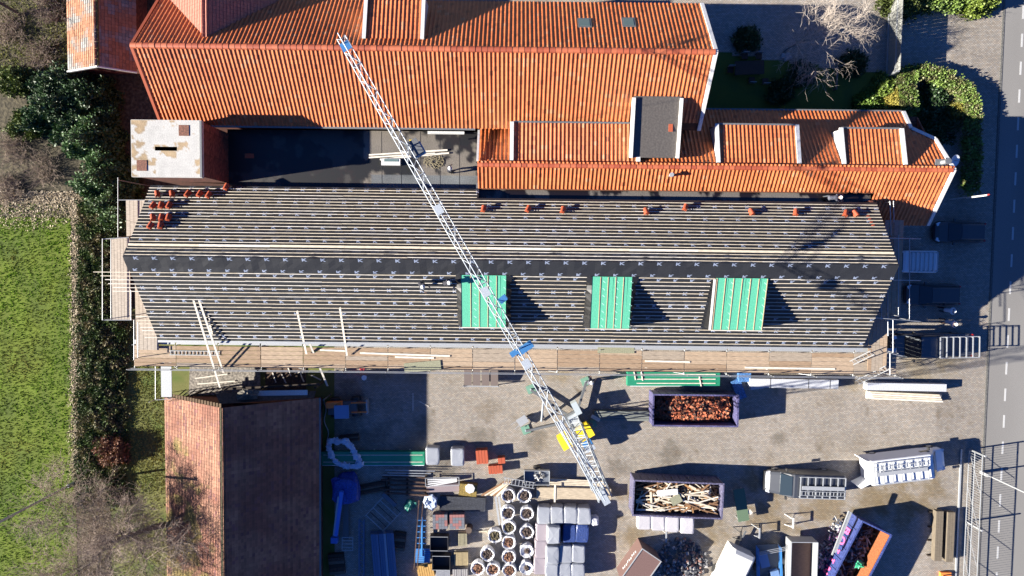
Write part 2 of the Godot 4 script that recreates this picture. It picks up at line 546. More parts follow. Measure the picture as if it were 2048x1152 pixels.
func buildings() -> void:
	var tile := mat("clay_pantile", C(1, 1, 1), 0.55, 0, "fine", 1.5)
	var T0 := C(0.62, 0.172, 0.052)
	var T1 := C(0.52, 0.130, 0.036)
	var rid := [mat("ridge_clay", C(0.46, 0.105, 0.045), 0.6, 0, "fine", 1.5), mat("ridge_clay_pale", C(0.52, 0.14, 0.06), 0.6, 0, "fine", 1.5), mat("ridge_clay_dark", C(0.38, 0.08, 0.035), 0.6, 0, "fine", 1.5)]
	var white := mat("white_trim", C(0.78, 0.78, 0.77), 0.5, 0, "fine", 0.8)
	var brick := mat("red_brick", C(0.27, 0.10, 0.065), 0.9, 0, "brick", 0.6)
	var lead := mat("lead_sheet", C(0.20, 0.21, 0.22), 0.55, 0.3, "fine", 1.0)
	var bitum := mat("bitumen", C(0.05, 0.047, 0.044), 0.42, 0, "rough", 0.25)
	var glass := mat("roof_glass", C(0.10, 0.15, 0.15), 0.08)
	var TW := 0.30
	var pt := pantile_mesh(TW, 0.33)
	var tone := tri_tone(T0, 0.13, T1, 0.15)
	# ---- A: large tiled house
	var A := thing("tiled_house", "large house with orange pantile roof, white right-hand verge and two roof windows", "house", Vector3(-6.3, 0, -13.9))
	var ax0 := -26.4; var ax1 := 13.8; var az := -13.95; var ah := 10.0
	var s0 := -9.3; var eh := 5.95; var n0 := -2.0 * 13.95 + 9.3
	var k := (ah - eh) / (s0 - az)
	wall_box(A, "wall", brick, ax0 + 0.35, ax1 - 0.35, n0 + 0.4, s0 - 0.4, 0, eh - 0.1)
	var gab := MB.new()
	for x in [ax0 + 0.35, ax1 - 0.35]:
		gab.loft([[Vector3(x - 0.12, eh - 0.1, n0 + 0.4), Vector3(x - 0.12, eh - 0.1, s0 - 0.4), Vector3(x - 0.12, ah - 0.2, az)], [Vector3(x + 0.12, eh - 0.1, n0 + 0.4), Vector3(x + 0.12, eh - 0.1, s0 - 0.4), Vector3(x + 0.12, ah - 0.2, az)]])
		put("gable_wall", gab, brick, A, false)
		gab = MB.new()
	var ra := thing_part(A, "roof")
	var under := MB.new()
	under.quad(Vector3(ax0, eh, s0), Vector3(ax1, eh, s0), Vector3(ax1, ah, az), Vector3(ax0, ah, az))
	under.quad(Vector3(ax1, eh, n0), Vector3(ax0, eh, n0), Vector3(ax0, ah, az), Vector3(ax1, ah, az))
	put("underlay", under, mat("roof_underlay", C(0.10, 0.035, 0.015), 0.9), ra, false)
	# openings kept free of tiles: roof windows, dormers
	var sky_w := [[P(1170, 43, 8.2), 0.95, 0.8], [P(1259, 41, 8.2), 0.95, 0.8]]
	var fd := [P(1268, 192, 7.9), P(1354, 192, 7.9)]
	var wx0 := P(411, 56, 9.3).x
	var d1x := P(1024, 248, 6.05).x; var d1z := P(1024, 248, 6.05).z
	var keepA := func(p: Vector3) -> bool:
		for w in sky_w:
			if absf(p.x - w[0].x) < w[1] * 0.5 and absf(p.z - w[0].z) < w[2] * 0.5: return false
		if p.x > d1x and p.z > d1z - 0.12: return false
		if p.z < az and absf(p.x - wx0) < 4.15 * (9.3 - p.y) / (9.3 - 5.95): return false
		if p.z > az and p.x > fd[0].x and p.x < fd[1].x and p.z > fd[0].z + 0.1: return false
		return true
	var xs := []; var cs := []
	var sl := Vector2(s0 - az, ah - eh).length()
	lay(Vector3(ax0, eh, s0), Vector3(1, 0, 0), Vector3(0, ah - eh, az - s0), ax1 - ax0, sl, TW, 0.33, keepA, tone, xs, cs)
	lay(Vector3(ax1, eh, n0), Vector3(-1, 0, 0), Vector3(0, ah - eh, az - n0), ax1 - ax0, sl, TW, 0.33, keepA, tone, xs, cs)
	# cat-slide dormer on the far slope and the cross wing's pinkish roof
	var dz0 := P(785, 74, 9.3).z
	var dl := P(733, 40, 9.0).x; var dr := P(843, 40, 9.0).x
	var dtop := ah - (az - dz0) * k + 0.12
	var dzf := n0 + 0.6; var dhf := dtop - (dz0 - dzf) * 0.28
	lay(Vector3(dr, dhf, dzf), Vector3(-1, 0, 0), Vector3(0, dtop - dhf, dz0 - dzf), dr - dl, Vector2(dtop - dhf, dz0 - dzf).length(), TW, 0.33, func(_p): return true, tone, xs, cs)
	var rt := multi(ra, "roof_tiles", pt, tile, xs, cs)
	rt.set_meta("label", "orange clay pantiles in long rows")
	ridge_tiles(ra, Vector3(ax0 - 0.05, ah + 0.03, az), Vector3(ax1, ah + 0.03, az), 0.19, 0.42, rid)
	for x in [dl - 0.1, dr + 0.1]:
		var ck := MB.new()
		ck.loft([[Vector3(x - 0.09, dtop + 0.05, dz0 + 0.1), Vector3(x - 0.09, dhf + 0.12, dzf), Vector3(x - 0.09, eh, dzf)], [Vector3(x + 0.09, dtop + 0.05, dz0 + 0.1), Vector3(x + 0.09, dhf + 0.12, dzf), Vector3(x + 0.09, eh, dzf)]])
		put("dormer_cheek", ck, white, ra, false)
		pbeam(ra, "dormer_trim", white, Vector3(x, dtop + 0.16, dz0 + 0.15), Vector3(x, dhf + 0.2, dzf), 0.26, 0.1)
	for e in [[s0, ax1], [n0, ax1]]:
		pbeam(ra, "verge_board", white, Vector3(e[1] + 0.05, ah + 0.10, az), Vector3(e[1] + 0.05, eh + 0.10, e[0]), 0.26, 0.16)
	for e in [s0, n0]:
		pbeam(ra, "verge_tile", rid[0], Vector3(ax0 - 0.02, ah + 0.04, az), Vector3(ax0 - 0.02, eh + 0.06, e), 0.2, 0.12)
	pbeam(ra, "gutter", lead, Vector3(ax0, eh - 0.02, s0 + 0.1), Vector3(-2.9, eh - 0.02, s0 + 0.1), 0.14, 0.12)
	for w in sky_w:
		var c: Vector3 = w[0]
		c.y = ah - (az - c.z) * k + 0.06
		var bs := Basis(Vector3.RIGHT, -atan(k))
		var fr := pbox(ra, "roof_window", lead, c, Vector3(0.98, 0.14, 1.15), bs, true)
		part(fr, "pane", ubox, glass, Transform3D(bs * Basis.from_scale(Vector3(0.72, 0.03, 0.85)), c + bs * Vector3(0, 0.075, 0.02)))
	# cross wing: a pink-tiled gable roof running into the far slope
	var pink := mat("pink_tile", C(0.50, 0.19, 0.13), 0.7, 0, "fine", 0.9)
	var slab_m := MB.new()
	slab_m.box(Transform3D(Basis(Vector3.RIGHT, 0.13), Vector3(0.13, 0.02, -0.14)), Vector3(0.25, 0.03, 0.30))
	var slab_mesh := slab_m.mesh()
	var wx := P(411, 56, 9.3).x; var wh2 := 9.3; var wz := az - (ah - wh2) / k
	var run := 4.15; var zN := -29.0
	var cw := MB.new()
	for sg in [-1.0, 1.0]:
		var va := Vector3(wx + sg * run, eh, n0); var ve := Vector3(wx + sg * run, eh, zN)
		if sg < 0: cw.quad(Vector3(wx, wh2, wz), Vector3(wx, wh2, zN), ve, va)
		else: cw.quad(va, ve, Vector3(wx, wh2, zN), Vector3(wx, wh2, wz))
	put("cross_wing_roof", cw, pink, ra, false)
	var xs2 := []; var cs2 := []
	var keepw := func(p: Vector3) -> bool: return p.z < az - (ah - p.y) / k + 0.1
	var tonew := func(_p): return jit(C(1, 1, 1), 0.09)
	lay(Vector3(wx - run, eh + 0.02, -24.0), Vector3(0, 0, 1), Vector3(run, wh2 - eh, 0), wz + 24.0, Vector2(run, wh2 - eh).length(), 0.26, 0.24, keepw, tonew, xs2, cs2)
	lay(Vector3(wx + run, eh + 0.02, wz), Vector3(0, 0, -1), Vector3(-run, wh2 - eh, 0), wz + 24.0, Vector2(run, wh2 - eh).length(), 0.26, 0.24, keepw, tonew, xs2, cs2)
	multi(ra, "cross_wing_tiles", slab_mesh, pink, xs2, cs2)
	# ---- tower block with a flat concrete top
	var tw := thing("brick_tower_block", "square brick block with pale stained concrete top beside the flat roof", "building", Vector3(-24.6, 0, -7.05))
	var tx0 := -26.9; var tx1 := -21.95; var tz0 := -9.0; var tz1 := -5.05; var th := 9.3
	for q in [[tx0 + 0.06, tx1 - 0.06, tz0 + 0.06, tz0 + 0.3], [tx0 + 0.06, tx1 - 0.06, tz1 - 0.3, tz1 - 0.06], [tx0 + 0.06, tx0 + 0.3, tz0 + 0.3, tz1 - 0.3], [tx1 - 0.3, tx1 - 0.06, tz0 + 0.3, tz1 - 0.3]]:
		wall_box(tw, "wall", brick, q[0], q[1], q[2], q[3], 0, th - 0.26)
	var cap := MB.new()
	var hx0 := P(310, 292, th).x; var hx1 := P(355, 292, th).x; var hz0 := P(310, 292, th).z; var hz1 := P(310, 302, th).z
	var ttone := func(x: float, z: float) -> Color:
		var m := nz.get_noise_2d(x * 26.0, z * 26.0) + 0.4 * nz.get_noise_2d(x * 80.0, z * 80.0)
		var br := smoothstep(0.02, 0.14, m - (0.06 if x < -25.2 else 0.2) + (0.12 if x < -25.9 else 0.0))
		return (C(0.56, 0.55, 0.52) * (1.0 + 0.2 * m)).lerp(C(0.30, 0.22, 0.13) * (1.0 + m), br)
	var conc := mat("pale_concrete", C(1, 1, 1), 0.85, 0, "fine", 0.8)
	sheet("concrete_top", tx0, tx1, tz0, tz1, th, 0.09, conc, ttone, func(x: float, z: float): return not (x > hx0 and x < hx1 and z > hz0 and z < hz1), tw)
	cap.col = C(0.6, 0.58, 0.54)
	for e in [[Vector3(tx0, th - 0.13, tz0), Vector3(tx1, th - 0.13, tz0)], [Vector3(tx1, th - 0.13, tz0), Vector3(tx1, th - 0.13, tz1)], [Vector3(tx1, th - 0.13, tz1), Vector3(tx0, th - 0.13, tz1)], [Vector3(tx0, th - 0.13, tz1), Vector3(tx0, th - 0.13, tz0)]]:
		cap.beam(e[0], e[1], 0.06, 0.25)
	put("concrete_edge", cap, mat("pale_concrete", C(1, 1, 1), 0.85, 0, "fine", 0.8), tw, false)
	for q in [P(368, 261, th), P(284, 331, th)]:
		pbox(tw, "rust_plate", mat("rust_plate", C(0.26, 0.10, 0.06), 0.8, 0, "rough", 1.0), q + Vector3(0, 0.02, 0), Vector3(0.72, 0.04, 0.75), Basis.IDENTITY, true)
	pbeam(tw, "zinc_edge", lead, Vector3(tx1 - 0.03, th + 0.05, tz0), Vector3(tx1 - 0.03, th + 0.05, tz1), 0.14, 0.12)
	# ---- flat roofs between the houses
	var fl := thing("flat_roof_annex", "wet bitumen flat roof between the large house and the battened roof", "annex", Vector3(-12.4, 0, -7.0))
	wall_box(fl, "wall", brick, -22.08, -2.75, -9.25, -4.9, 0, 4.45)
	var felt_wet_shade_tone := func(x: float, z: float) -> Color:  # wet and dry felt, plus the tower block's shade painted in
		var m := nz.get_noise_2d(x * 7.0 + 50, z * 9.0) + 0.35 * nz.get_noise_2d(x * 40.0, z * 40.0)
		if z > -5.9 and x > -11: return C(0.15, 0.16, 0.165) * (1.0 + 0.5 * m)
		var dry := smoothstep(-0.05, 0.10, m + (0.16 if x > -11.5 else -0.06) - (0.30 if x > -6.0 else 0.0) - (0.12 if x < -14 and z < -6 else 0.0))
		return C(0.016, 0.015, 0.014).lerp(C(0.19 if x > -11.6 else 0.05, 0.168 if x > -11.6 else 0.046, 0.14 if x > -11.6 else 0.042), dry) * (1.0 + 0.25 * m)  # paler sunlit east, darker shaded west: tower shadow put into the felt colour
	sheet("roofing_felt", -22.08, -2.75, -9.25, -4.85, 4.5, 0.12, mat("felt_sheet", C(1, 1, 1), 0.45, 0, "fine", 0.6), felt_wet_shade_tone, null, fl)
	for i in 5:
		var x := -10.2 + i * 1.5
		pbeam(fl, "felt_seam", bitum, Vector3(x, 4.505, -9.2), Vector3(x + 0.05, 4.505, -4.9), 0.03, 0.012)
	var gutter := thing("valley_gutter", "dark wet valley gutter between battened roof and the small tiled house", "gutter", Vector3(12, 0, -4.5))
	sheet("roofing_felt", -2.7, 27.3, -5.3, -3.9, 5.25, 0.12, mat("felt_wet", C(1, 1, 1), 0.3, 0, "fine", 0.6), func(x: float, z: float):
		var m := nz.get_noise_2d(x * 14.0, z * 6.0) + 0.5 * nz.get_noise_2d(x * 45.0, z * 30.0)
		return C(0.012, 0.011, 0.010).lerp(C(0.17, 0.155, 0.14), smoothstep(0.02, 0.2, m)), null, gutter)
	pbox(gutter, "lead_upstand", lead, Vector3(-2.7, 5.45, -4.75), Vector3(0.2, 0.4, 1.0), Basis.IDENTITY, true)
	# ---- B: small tiled house to the east
	house_b(tile, pt, tone, rid, white, brick, lead, bitum)
	main_house(white, brick, lead)
	old_sheds(brick, white, lead, slab_mesh)
	roof_bits(white, lead, rid)

func thing_part(parent: Node, called: String) -> Node3D:
	var o := Node3D.new()
	o.name = called
	parent.add_child(o, true)
	return o

func house_b(tile: Material, pt: Mesh, tone: Callable, rid: Array, white: Material, brick: Material, lead: Material, bitum: Material) -> void:
	var B := thing("dormered_house", "lower orange tiled house with white-edged dormers beside the street", "house", Vector3(15, 0, -6.9))
	var x0 := -2.65; var x1 := 32.4; var rz := -6.45; var rh := 7.0; var k := 0.763
	var ns := -11.4; var nh := rh - (rz - ns) * k
	var cut := -4.75; var full := -2.5; var xe := P(1738, 400, 5.0).x
	var hs := func(z: float) -> float: return rh - absf(z - rz) * k
	wall_box(B, "wall", brick, x0 + 0.2, x1 - 0.5, ns + 0.35, cut - 0.15, 0, nh - 0.1)
	wall_box(B, "wall", brick, xe + 0.3, x1 - 0.5, cut - 0.15, full - 0.3, 0, 3.8)
	var ge := MB.new()
	ge.loft([[Vector3(x1 - 0.62, nh - 0.1, ns + 0.4), Vector3(x1 - 0.62, 3.8, full - 0.3), Vector3(x1 - 0.62, rh - 0.2, rz)], [Vector3(x1 - 0.5, nh - 0.1, ns + 0.4), Vector3(x1 - 0.5, 3.8, full - 0.3), Vector3(x1 - 0.5, rh - 0.2, rz)]])
	put("gable_wall", ge, brick, B, false)
	var rb := thing_part(B, "roof")
	var und := MB.new()
	und.quad(Vector3(x0, hs.call(cut), cut), Vector3(xe, hs.call(cut), cut), Vector3(xe, rh, rz), Vector3(x0, rh, rz))
	und.quad(Vector3(xe, hs.call(full), full), Vector3(x1, hs.call(full), full), Vector3(x1, rh, rz), Vector3(xe, rh, rz))
	und.quad(Vector3(30.6, nh, ns), Vector3(x0, nh, ns), Vector3(x0, rh, rz), Vector3(30.6, rh, rz))
	und.quad(Vector3(x1, hs.call(-9.0), -9.0), Vector3(30.6, hs.call(-9.9), -9.9), Vector3(30.6, rh, rz), Vector3(x1, rh, rz))
	put("underlay", und, mats["roof_underlay"], rb, false)
	var dorm := []
	for q in [[1024, 1274, 248], [1432, 1592, 250], [1680, 1801, 258]]:
		var fz: float = P(q[0], q[2], 6.05).z
		dorm.append([P(q[0], q[2], 6.05).x, P(q[1], q[2], 6.05).x, fz, 6.05 if q[0] > 1100 else 6.5])
	var f0 := P(1268, 192, 7.9); var f1 := P(1354, 316, 6.95)
	var xs := []; var cs := []
	var keep := func(p: Vector3) -> bool:
		if p.z < rz:
			for d in dorm:
				if p.x > d[0] and p.x < d[1] and p.z > d[2] and p.z < rz - 0.5: return false
			if p.x > f0.x and p.x < f1.x and p.z < f1.z: return false
			if p.z < -9.5 and p.x < 14.0: return false
			if p.x > 30.6 and p.z < -9.9 + (p.x - 30.6) * 0.5: return false
		elif p.z > cut and p.x < xe + (p.z - cut) * 0.25: return false
		return true
	var L := Vector2(full - rz, (full - rz) * k).length()
	lay(Vector3(x0, hs.call(full), full), Vector3(1, 0, 0), Vector3(0, (full - rz) * k, rz - full), x1 - x0, L, 0.30, 0.33, keep, tone, xs, cs)
	L = Vector2(rz - ns, (rz - ns) * k).length()
	lay(Vector3(x1, nh, ns), Vector3(-1, 0, 0), Vector3(0, rh - nh, rz - ns), x1 - x0, L, 0.30, 0.33, keep, tone, xs, cs)
	for d in dorm:
		var zt := rz - 0.45; var ht: float = hs.call(zt) + 0.10
		var hf: float = d[3]
		lay(Vector3(d[1], hf, d[2]), Vector3(-1, 0, 0), Vector3(0, ht - hf, zt - d[2]), d[1] - d[0], Vector2(ht - hf, zt - d[2]).length(), 0.30, 0.33, func(_p): return true, tone, xs, cs)
		var body := MB.new()
		body.quad(Vector3(d[0], hf - 0.03, d[2]), Vector3(d[0], ht - 0.03, zt), Vector3(d[1], ht - 0.03, zt), Vector3(d[1], hf - 0.03, d[2]))
		body.quad(Vector3(d[1], hf, d[2] + 0.1), Vector3(d[0], hf, d[2] + 0.1), Vector3(d[0], 3.2, d[2] + 0.1), Vector3(d[1], 3.2, d[2] + 0.1))
		put("dormer_body", body, lead, rb, false)
		for x in [d[0], d[1]]:
			var ck := MB.new()
			var a := Vector3(x, ht - 0.02, zt); var b := Vector3(x, hf - 0.02, d[2] + 0.05); var c := Vector3(x, hs.call(d[2]) - 0.1, d[2] + 0.05)
			var o := Vector3(0.05, 0, 0)
			ck.loft([[a - o, b - o, c - o], [a + o, b + o, c + o]])
			put("dormer_cheek", ck, white, rb, false)
			pbeam(rb, "dormer_trim", white, Vector3(x, ht + 0.16, zt + 0.1), Vector3(x, hf + 0.16, d[2] - 0.05), 0.27, 0.16)
		pbeam(rb, "gutter", lead, Vector3(d[0] + 0.1, hf + 0.04, d[2] - 0.08), Vector3(d[1] - 0.1, hf + 0.04, d[2] - 0.08), 0.13, 0.1)
	var rt := multi(rb, "roof_tiles", pt, tile, xs, cs)
	rt.set_meta("label", "bright orange clay pantiles")
	ridge_tiles(rb, Vector3(x0, rh + 0.03, rz), Vector3(x1 - 0.05, rh + 0.03, rz), 0.18, 0.40, rid)
	pbeam(rb, "verge_board", white, Vector3(x1 + 0.05, rh + 0.1, rz), Vector3(x1 + 0.05, hs.call(full) + 0.1, full), 0.24, 0.16)
	pbeam(rb, "verge_board", white, Vector3(x1 + 0.05, rh + 0.1, rz), Vector3(x1 - 0.3, hs.call(-9.0) + 0.1, -9.0), 0.24, 0.16)
	pbeam(rb, "verge_board", white, Vector3(x1 - 0.3, hs.call(-9.0) + 0.1, -9.0), Vector3(30.7, hs.call(-9.9) + 0.1, -9.9), 0.24, 0.16)
	pbeam(rb, "verge_board", white, Vector3(30.6, nh + 0.12, ns), Vector3(30.6, hs.call(-9.9) + 0.12, -9.9), 0.26, 0.16)
	pbeam(rb, "verge_board", white, Vector3(x0, rh + 0.05, rz - 0.3), Vector3(x0, hs.call(-9.2) + 0.5, -9.2), 0.16, 0.18)
	pbeam(rb, "gutter", lead, Vector3(14.0, nh + 0.02, ns - 0.06), Vector3(30.5, nh + 0.02, ns - 0.06), 0.14, 0.1)
	# flat dormer linking both houses
	var fd := thing_part(rb, "flat_dormer")
	var felt := mat("felt_brown", C(0.12, 0.108, 0.096), 0.3, 0, "fine", 0.35)
	var dk := MB.new()
	dk.hexa([Vector3(f0.x, 5.2, f1.z), Vector3(f1.x, 5.2, f1.z), Vector3(f1.x, 5.2, f0.z), Vector3(f0.x, 5.2, f0.z), Vector3(f0.x, 6.95, f1.z), Vector3(f1.x, 6.95, f1.z), Vector3(f1.x, 7.9, f0.z), Vector3(f0.x, 7.9, f0.z)])
	put("deck", dk, felt, fd, false)
	for x in [f0.x, f1.x]:
		pbeam(fd, "parapet", white, Vector3(x, 7.85, f0.z + 0.1), Vector3(x, 6.95, f1.z), 0.2, 0.55)
	pbox(fd, "loose_tile", rid[0], P(1341, 256, 7.42) + Vector3(0, 0.05, 0), Vector3(0.3, 0.06, 0.55), Basis.IDENTITY, true)

func main_house(white: Material, brick: Material, lead: Material) -> void:
	var M := thing("battened_house", "long house being re-roofed, black printed foil and rows of timber battens", "house", Vector3(0, 0, 1))
	var x0 := -27.4; var x1 := 27.2; var rz := 0.6; var rh := 9.6; var se := 7.05; var k := 0.708
	var hs := func(z: float) -> float: return rh - absf(z - rz) * k
	wall_box(M, "wall", brick, x0 + 0.3, x1 - 0.3, -3.9, se - 0.45, 0, hs.call(se) - 0.05)
	var R := thing_part(M, "roof")
	for x in [x0 + 0.3, x1 - 0.3]:
		var g := MB.new()
		var o := Vector3(0.12, 0, 0)
		var a := [Vector3(x, 4.9, -4.2), Vector3(x, 4.9, se - 0.45), Vector3(x, hs.call(se - 0.45) - 0.05, se - 0.45), Vector3(x, rh - 0.1, rz), Vector3(x, hs.call(-4.2) - 0.05, -4.2)]
		g.loft([a.map(func(p): return p - o), a.map(func(p): return p + o)])
		put("gable_wall", g, brick, M, false)
	# foil: strips with printed marks
	var fm := StandardMaterial3D.new()
	fm.resource_name = "printed_foil"
	fm.albedo_texture = foil_image()
	fm.roughness = 0.55
	fm.vertex_color_use_as_albedo = true
	var foil := MB.new()
	var xm := -2.7
	for sd in [1, -1]:
		var nrow := 24
		var zend: float = se if sd == 1 else -4.05
		for i in 110:
			var xa := lerpf(x0, x1, i / 110.0); var xb := lerpf(x0, x1, (i + 1) / 110.0)
			for j in nrow:
				var za := lerpf(rz, zend, float(j) / nrow); var zb := lerpf(rz, zend, float(j + 1) / nrow)
				if sd == -1 and xa < xm:
					za = lerpf(rz, -4.78, float(j) / nrow); zb = lerpf(rz, -4.78, float(j + 1) / nrow)
				var w := func(x: float, z: float) -> float:
					var b := 0.05 * nz.get_noise_2d(x * 30.0, z * 60.0)
					return hs.call(z) + b * (1.5 if absf(z - rz - 0.4) < 0.9 else 0.35)
				var ua := (xa - x0) / 1.2; var ub := (xb - x0) / 1.2
				var va := absf(za - rz) * 1.22 / 2.35; var vb := absf(zb - rz) * 1.22 / 2.35
				if sd == -1: va = -va + 0.35; vb = -vb + 0.35
				var pa := Vector3(xa, w.call(xa, za), za); var pb := Vector3(xb, w.call(xb, za), za)
				var pc := Vector3(xb, w.call(xb, zb), zb); var pd := Vector3(xa, w.call(xa, zb), zb)
				if sd == 1: foil.quv(pd, pc, pb, pa, Vector2(ua, vb), Vector2(ub, vb), Vector2(ub, va), Vector2(ua, va))
				else: foil.quv(pa, pb, pc, pd, Vector2(ua, va), Vector2(ub, va), Vector2(ub, vb), Vector2(ua, vb))
	put("roof_foil", foil, fm, R, false)
	# ridge foil draped over the top
	var rf := MB.new()
	for i in 110:
		var xa := lerpf(x0 - 0.05, x1 + 0.05, i / 110.0); var xb := lerpf(x0 - 0.05, x1 + 0.05, (i + 1) / 110.0)
		var zs := [-0.05, 0.3, 0.6, 0.95, 1.3, 1.62]
		for j in zs.size() - 1:
			var q := []
			for e in [[xa, zs[j + 1]], [xb, zs[j + 1]], [xb, zs[j]], [xa, zs[j]]]:
				var b := 0.07 * nz.get_noise_2d(e[0] * 34.0 + 20, e[1] * 40.0)
				q.append(Vector3(e[0], hs.call(e[1]) + 0.06 + b, e[1]))
			var ua := (xa - x0) / 1.32; var ub := (xb - x0) / 1.32
			var va: float = (zs[j] + 0.45) * 0.58 + 0.02; var vb: float = (zs[j + 1] + 0.45) * 0.58 + 0.02
			rf.quv(q[0], q[1], q[2], q[3], Vector2(ua, vb), Vector2(ub, vb), Vector2(ub, va), Vector2(ua, va))
	put("ridge_foil", rf, fm, R, false)
	# battens, row by row, in lengths
	var pine := [mat("pine", C(0.82, 0.75, 0.61), 0.75, 0, "wood", 0.5), mat("pine_pale", C(0.88, 0.85, 0.78), 0.75, 0, "wood", 0.5), mat("pine_dull", C(0.78, 0.71, 0.58), 0.75, 0, "wood", 0.5)]
	var dz0 := 1.75
	var dorm := [[P(922, 560, 8.9).x, P(1012, 560, 8.9).x], [P(1184, 560, 8.9).x, P(1264, 560, 8.9).x], [P(1432, 562, 8.9).x, P(1536, 562, 8.9).x]]
	var dze := P(1100, 655, 7.6).z
	var row := func(z: float, xa: float, xb: float, w: float) -> void:
		var x := xa
		while x < xb - 0.2:
			var e := minf(x + rnd(4.6, 5.6), xb)
			if xb - e < 0.8: e = xb
			pbeam(R, "batten", pine[rng.randi() % 3], Vector3(x, hs.call(z) + 0.075, z + rnd(-0.012, 0.012)), Vector3(e, hs.call(z) + 0.075, z + rnd(-0.012, 0.012)), w, 0.028)
			x = e + 0.008
	for i in 22:
		var z := 0.44 - i * 0.238
		var lim := x1 - 0.02
		if z < -3.95: lim = xm
		row.call(z, x0 + 0.02, lim, 0.046 if i != 3 else 0.16)
	var ovh := [2.6, 2.2, 2.0, 1.9, 1.7, 1.8]
	for i in 19:
		var z := 1.72 + i * 0.286
		var left: float = x0 - (ovh[i] if i < 6 else 0.0)
		if i > 11: left = x0 - 0.9
		if z > dze + 0.1 or z < dz0:
			row.call(z, left, x1 - 0.02, 0.05)
		else:
			row.call(z, left, dorm[0][0] - 0.3, 0.05); row.call(z, dorm[0][1] + 0.3, dorm[1][0] - 0.35, 0.05)
			row.call(z, dorm[1][1] + 0.3, dorm[2][0] - 0.3, 0.05); row.call(z, dorm[2][1] + 0.12, x1 - 0.02, 0.05)
	# green sheeted dormers
	var green := mat("green_sheet", C(0.12, 0.52, 0.33), 0.5, 0, "fine", 0.7)
	var black := mat("black_foil", C(0.022, 0.022, 0.023), 0.45, 0, "rough", 1.0)
	var q2 := 0
	for d in dorm:
		var D := thing_part(R, "dormer")
		var za := dz0 - 0.1; var ha: float = hs.call(za) + 0.12; var hb := ha - (dze - za) * 0.24
		var body := MB.new()
		body.col = Color(1, 1, 1)
		var xa: float = d[0]; var xb: float = d[1]
		body.quad(Vector3(xa, hb, dze), Vector3(xb, hb, dze), Vector3(xb, ha, za), Vector3(xa, ha, za))
		put("roof_sheet", body, green, D, false)
		var cheek := MB.new()
		for x in [xa, xb]:
			var o := Vector3(0.04, 0, 0)
			var t := [Vector3(x, ha - 0.02, za), Vector3(x, hb - 0.02, dze), Vector3(x, hs.call(dze) - 0.1, dze)]
			cheek.loft([t.map(func(p): return p - o), t.map(func(p): return p + o)])
		cheek.quad(Vector3(xa, hs.call(dze), dze), Vector3(xb, hs.call(dze), dze), Vector3(xb, hb - 0.03, dze), Vector3(xa, hb - 0.03, dze))
		put("cheek", cheek, black, D, false)
		var nb := 7 if q2 == 2 else 6
		for i in nb:
			var x := lerpf(xa + 0.06, xb - 0.06, i / float(nb - 1))
			if q2 < 2 and (i == 0 or i == nb - 1): continue
			pbeam(D, "counter_batten", mat("pine_warm", C(0.66, 0.50, 0.32), 0.8, 0, "wood", 0.5), Vector3(x, ha + 0.02, za + 0.03), Vector3(x, hb + 0.02, dze - 0.03), 0.045, 0.03)
		for i in 3:
			var lx := lerpf(xa, xb, (i + 0.62) / 3.0) + rnd(-0.08, 0.08)
			pbeam(D, "membrane_lap", mat("green_lap", C(0.08, 0.40, 0.25), 0.5), Vector3(lx, ha + 0.004, za + 0.05), Vector3(lx + rnd(-0.03, 0.03), hb + 0.004, dze - 0.05), 0.025, 0.006)
			for q in 7:
				var t := (q + 0.5 + rnd(-0.1, 0.1)) / 7.0
				var mk := pbeam(D, "print_mark", mat("pale_print", C(0.42, 0.74, 0.60), 0.5), Vector3(lx + 0.25, lerpf(ha, hb, t) + 0.006, lerpf(za, dze, t)), Vector3(lx + 0.42, lerpf(ha, hb, t + 0.04) + 0.006, lerpf(za, dze, t + 0.04)), 0.05, 0.004)
				mk.set_meta("kind", "stuff")
		pbeam(D, "eave_batten", pine[1], Vector3(xa, hb + 0.03, dze + 0.02), Vector3(xb, hb + 0.03, dze + 0.02), 0.07, 0.05)
		if q2 < 2:                                              # black foil aprons folded against the cheeks
			for e in [[xa, -1.0], [xb, 1.0]]:
				var fo := MB.new()
				for i in 12:
					var t0 := i / 12.0; var t1 := (i + 1) / 12.0
					var w0 := 0.36 + 0.07 * sin(i * 2.1); var w1 := 0.36 + 0.07 * sin((i + 1) * 2.1)
					var A := Vector3(e[0], lerpf(ha, hb, t0) + 0.03, lerpf(za, dze, t0)); var Bq := Vector3(e[0], lerpf(ha, hb, t1) + 0.03, lerpf(za, dze, t1))
					var A2 := Vector3(e[0] + e[1] * w0, hs.call(A.z) + 0.12 + 0.4 * (A.y - hs.call(A.z)) * (i % 2), A.z)
					var B2 := Vector3(e[0] + e[1] * w1, hs.call(Bq.z) + 0.12 + 0.4 * (Bq.y - hs.call(Bq.z)) * ((i + 1) % 2), Bq.z)
					if e[1] < 0: fo.quad(A2, B2, Bq, A)
					else: fo.quad(A, Bq, B2, A2)
				put("foil_apron", fo, black, D, false)
		else:
			pbeam(D, "white_board", white, Vector3(xa - 0.12, ha + 0.02, za + 0.1), Vector3(xa - 0.12, hb + 0.02, dze), 0.16, 0.05)
		q2 += 1
	pbeam(R, "eaves_gutter", mat("zinc", C(0.52, 0.54, 0.55), 0.45, 0.3, "fine", 1.0), Vector3(x0, hs.call(se) - 0.05, se + 0.12), Vector3(x1, hs.call(se) - 0.05, se + 0.12), 0.18, 0.12)

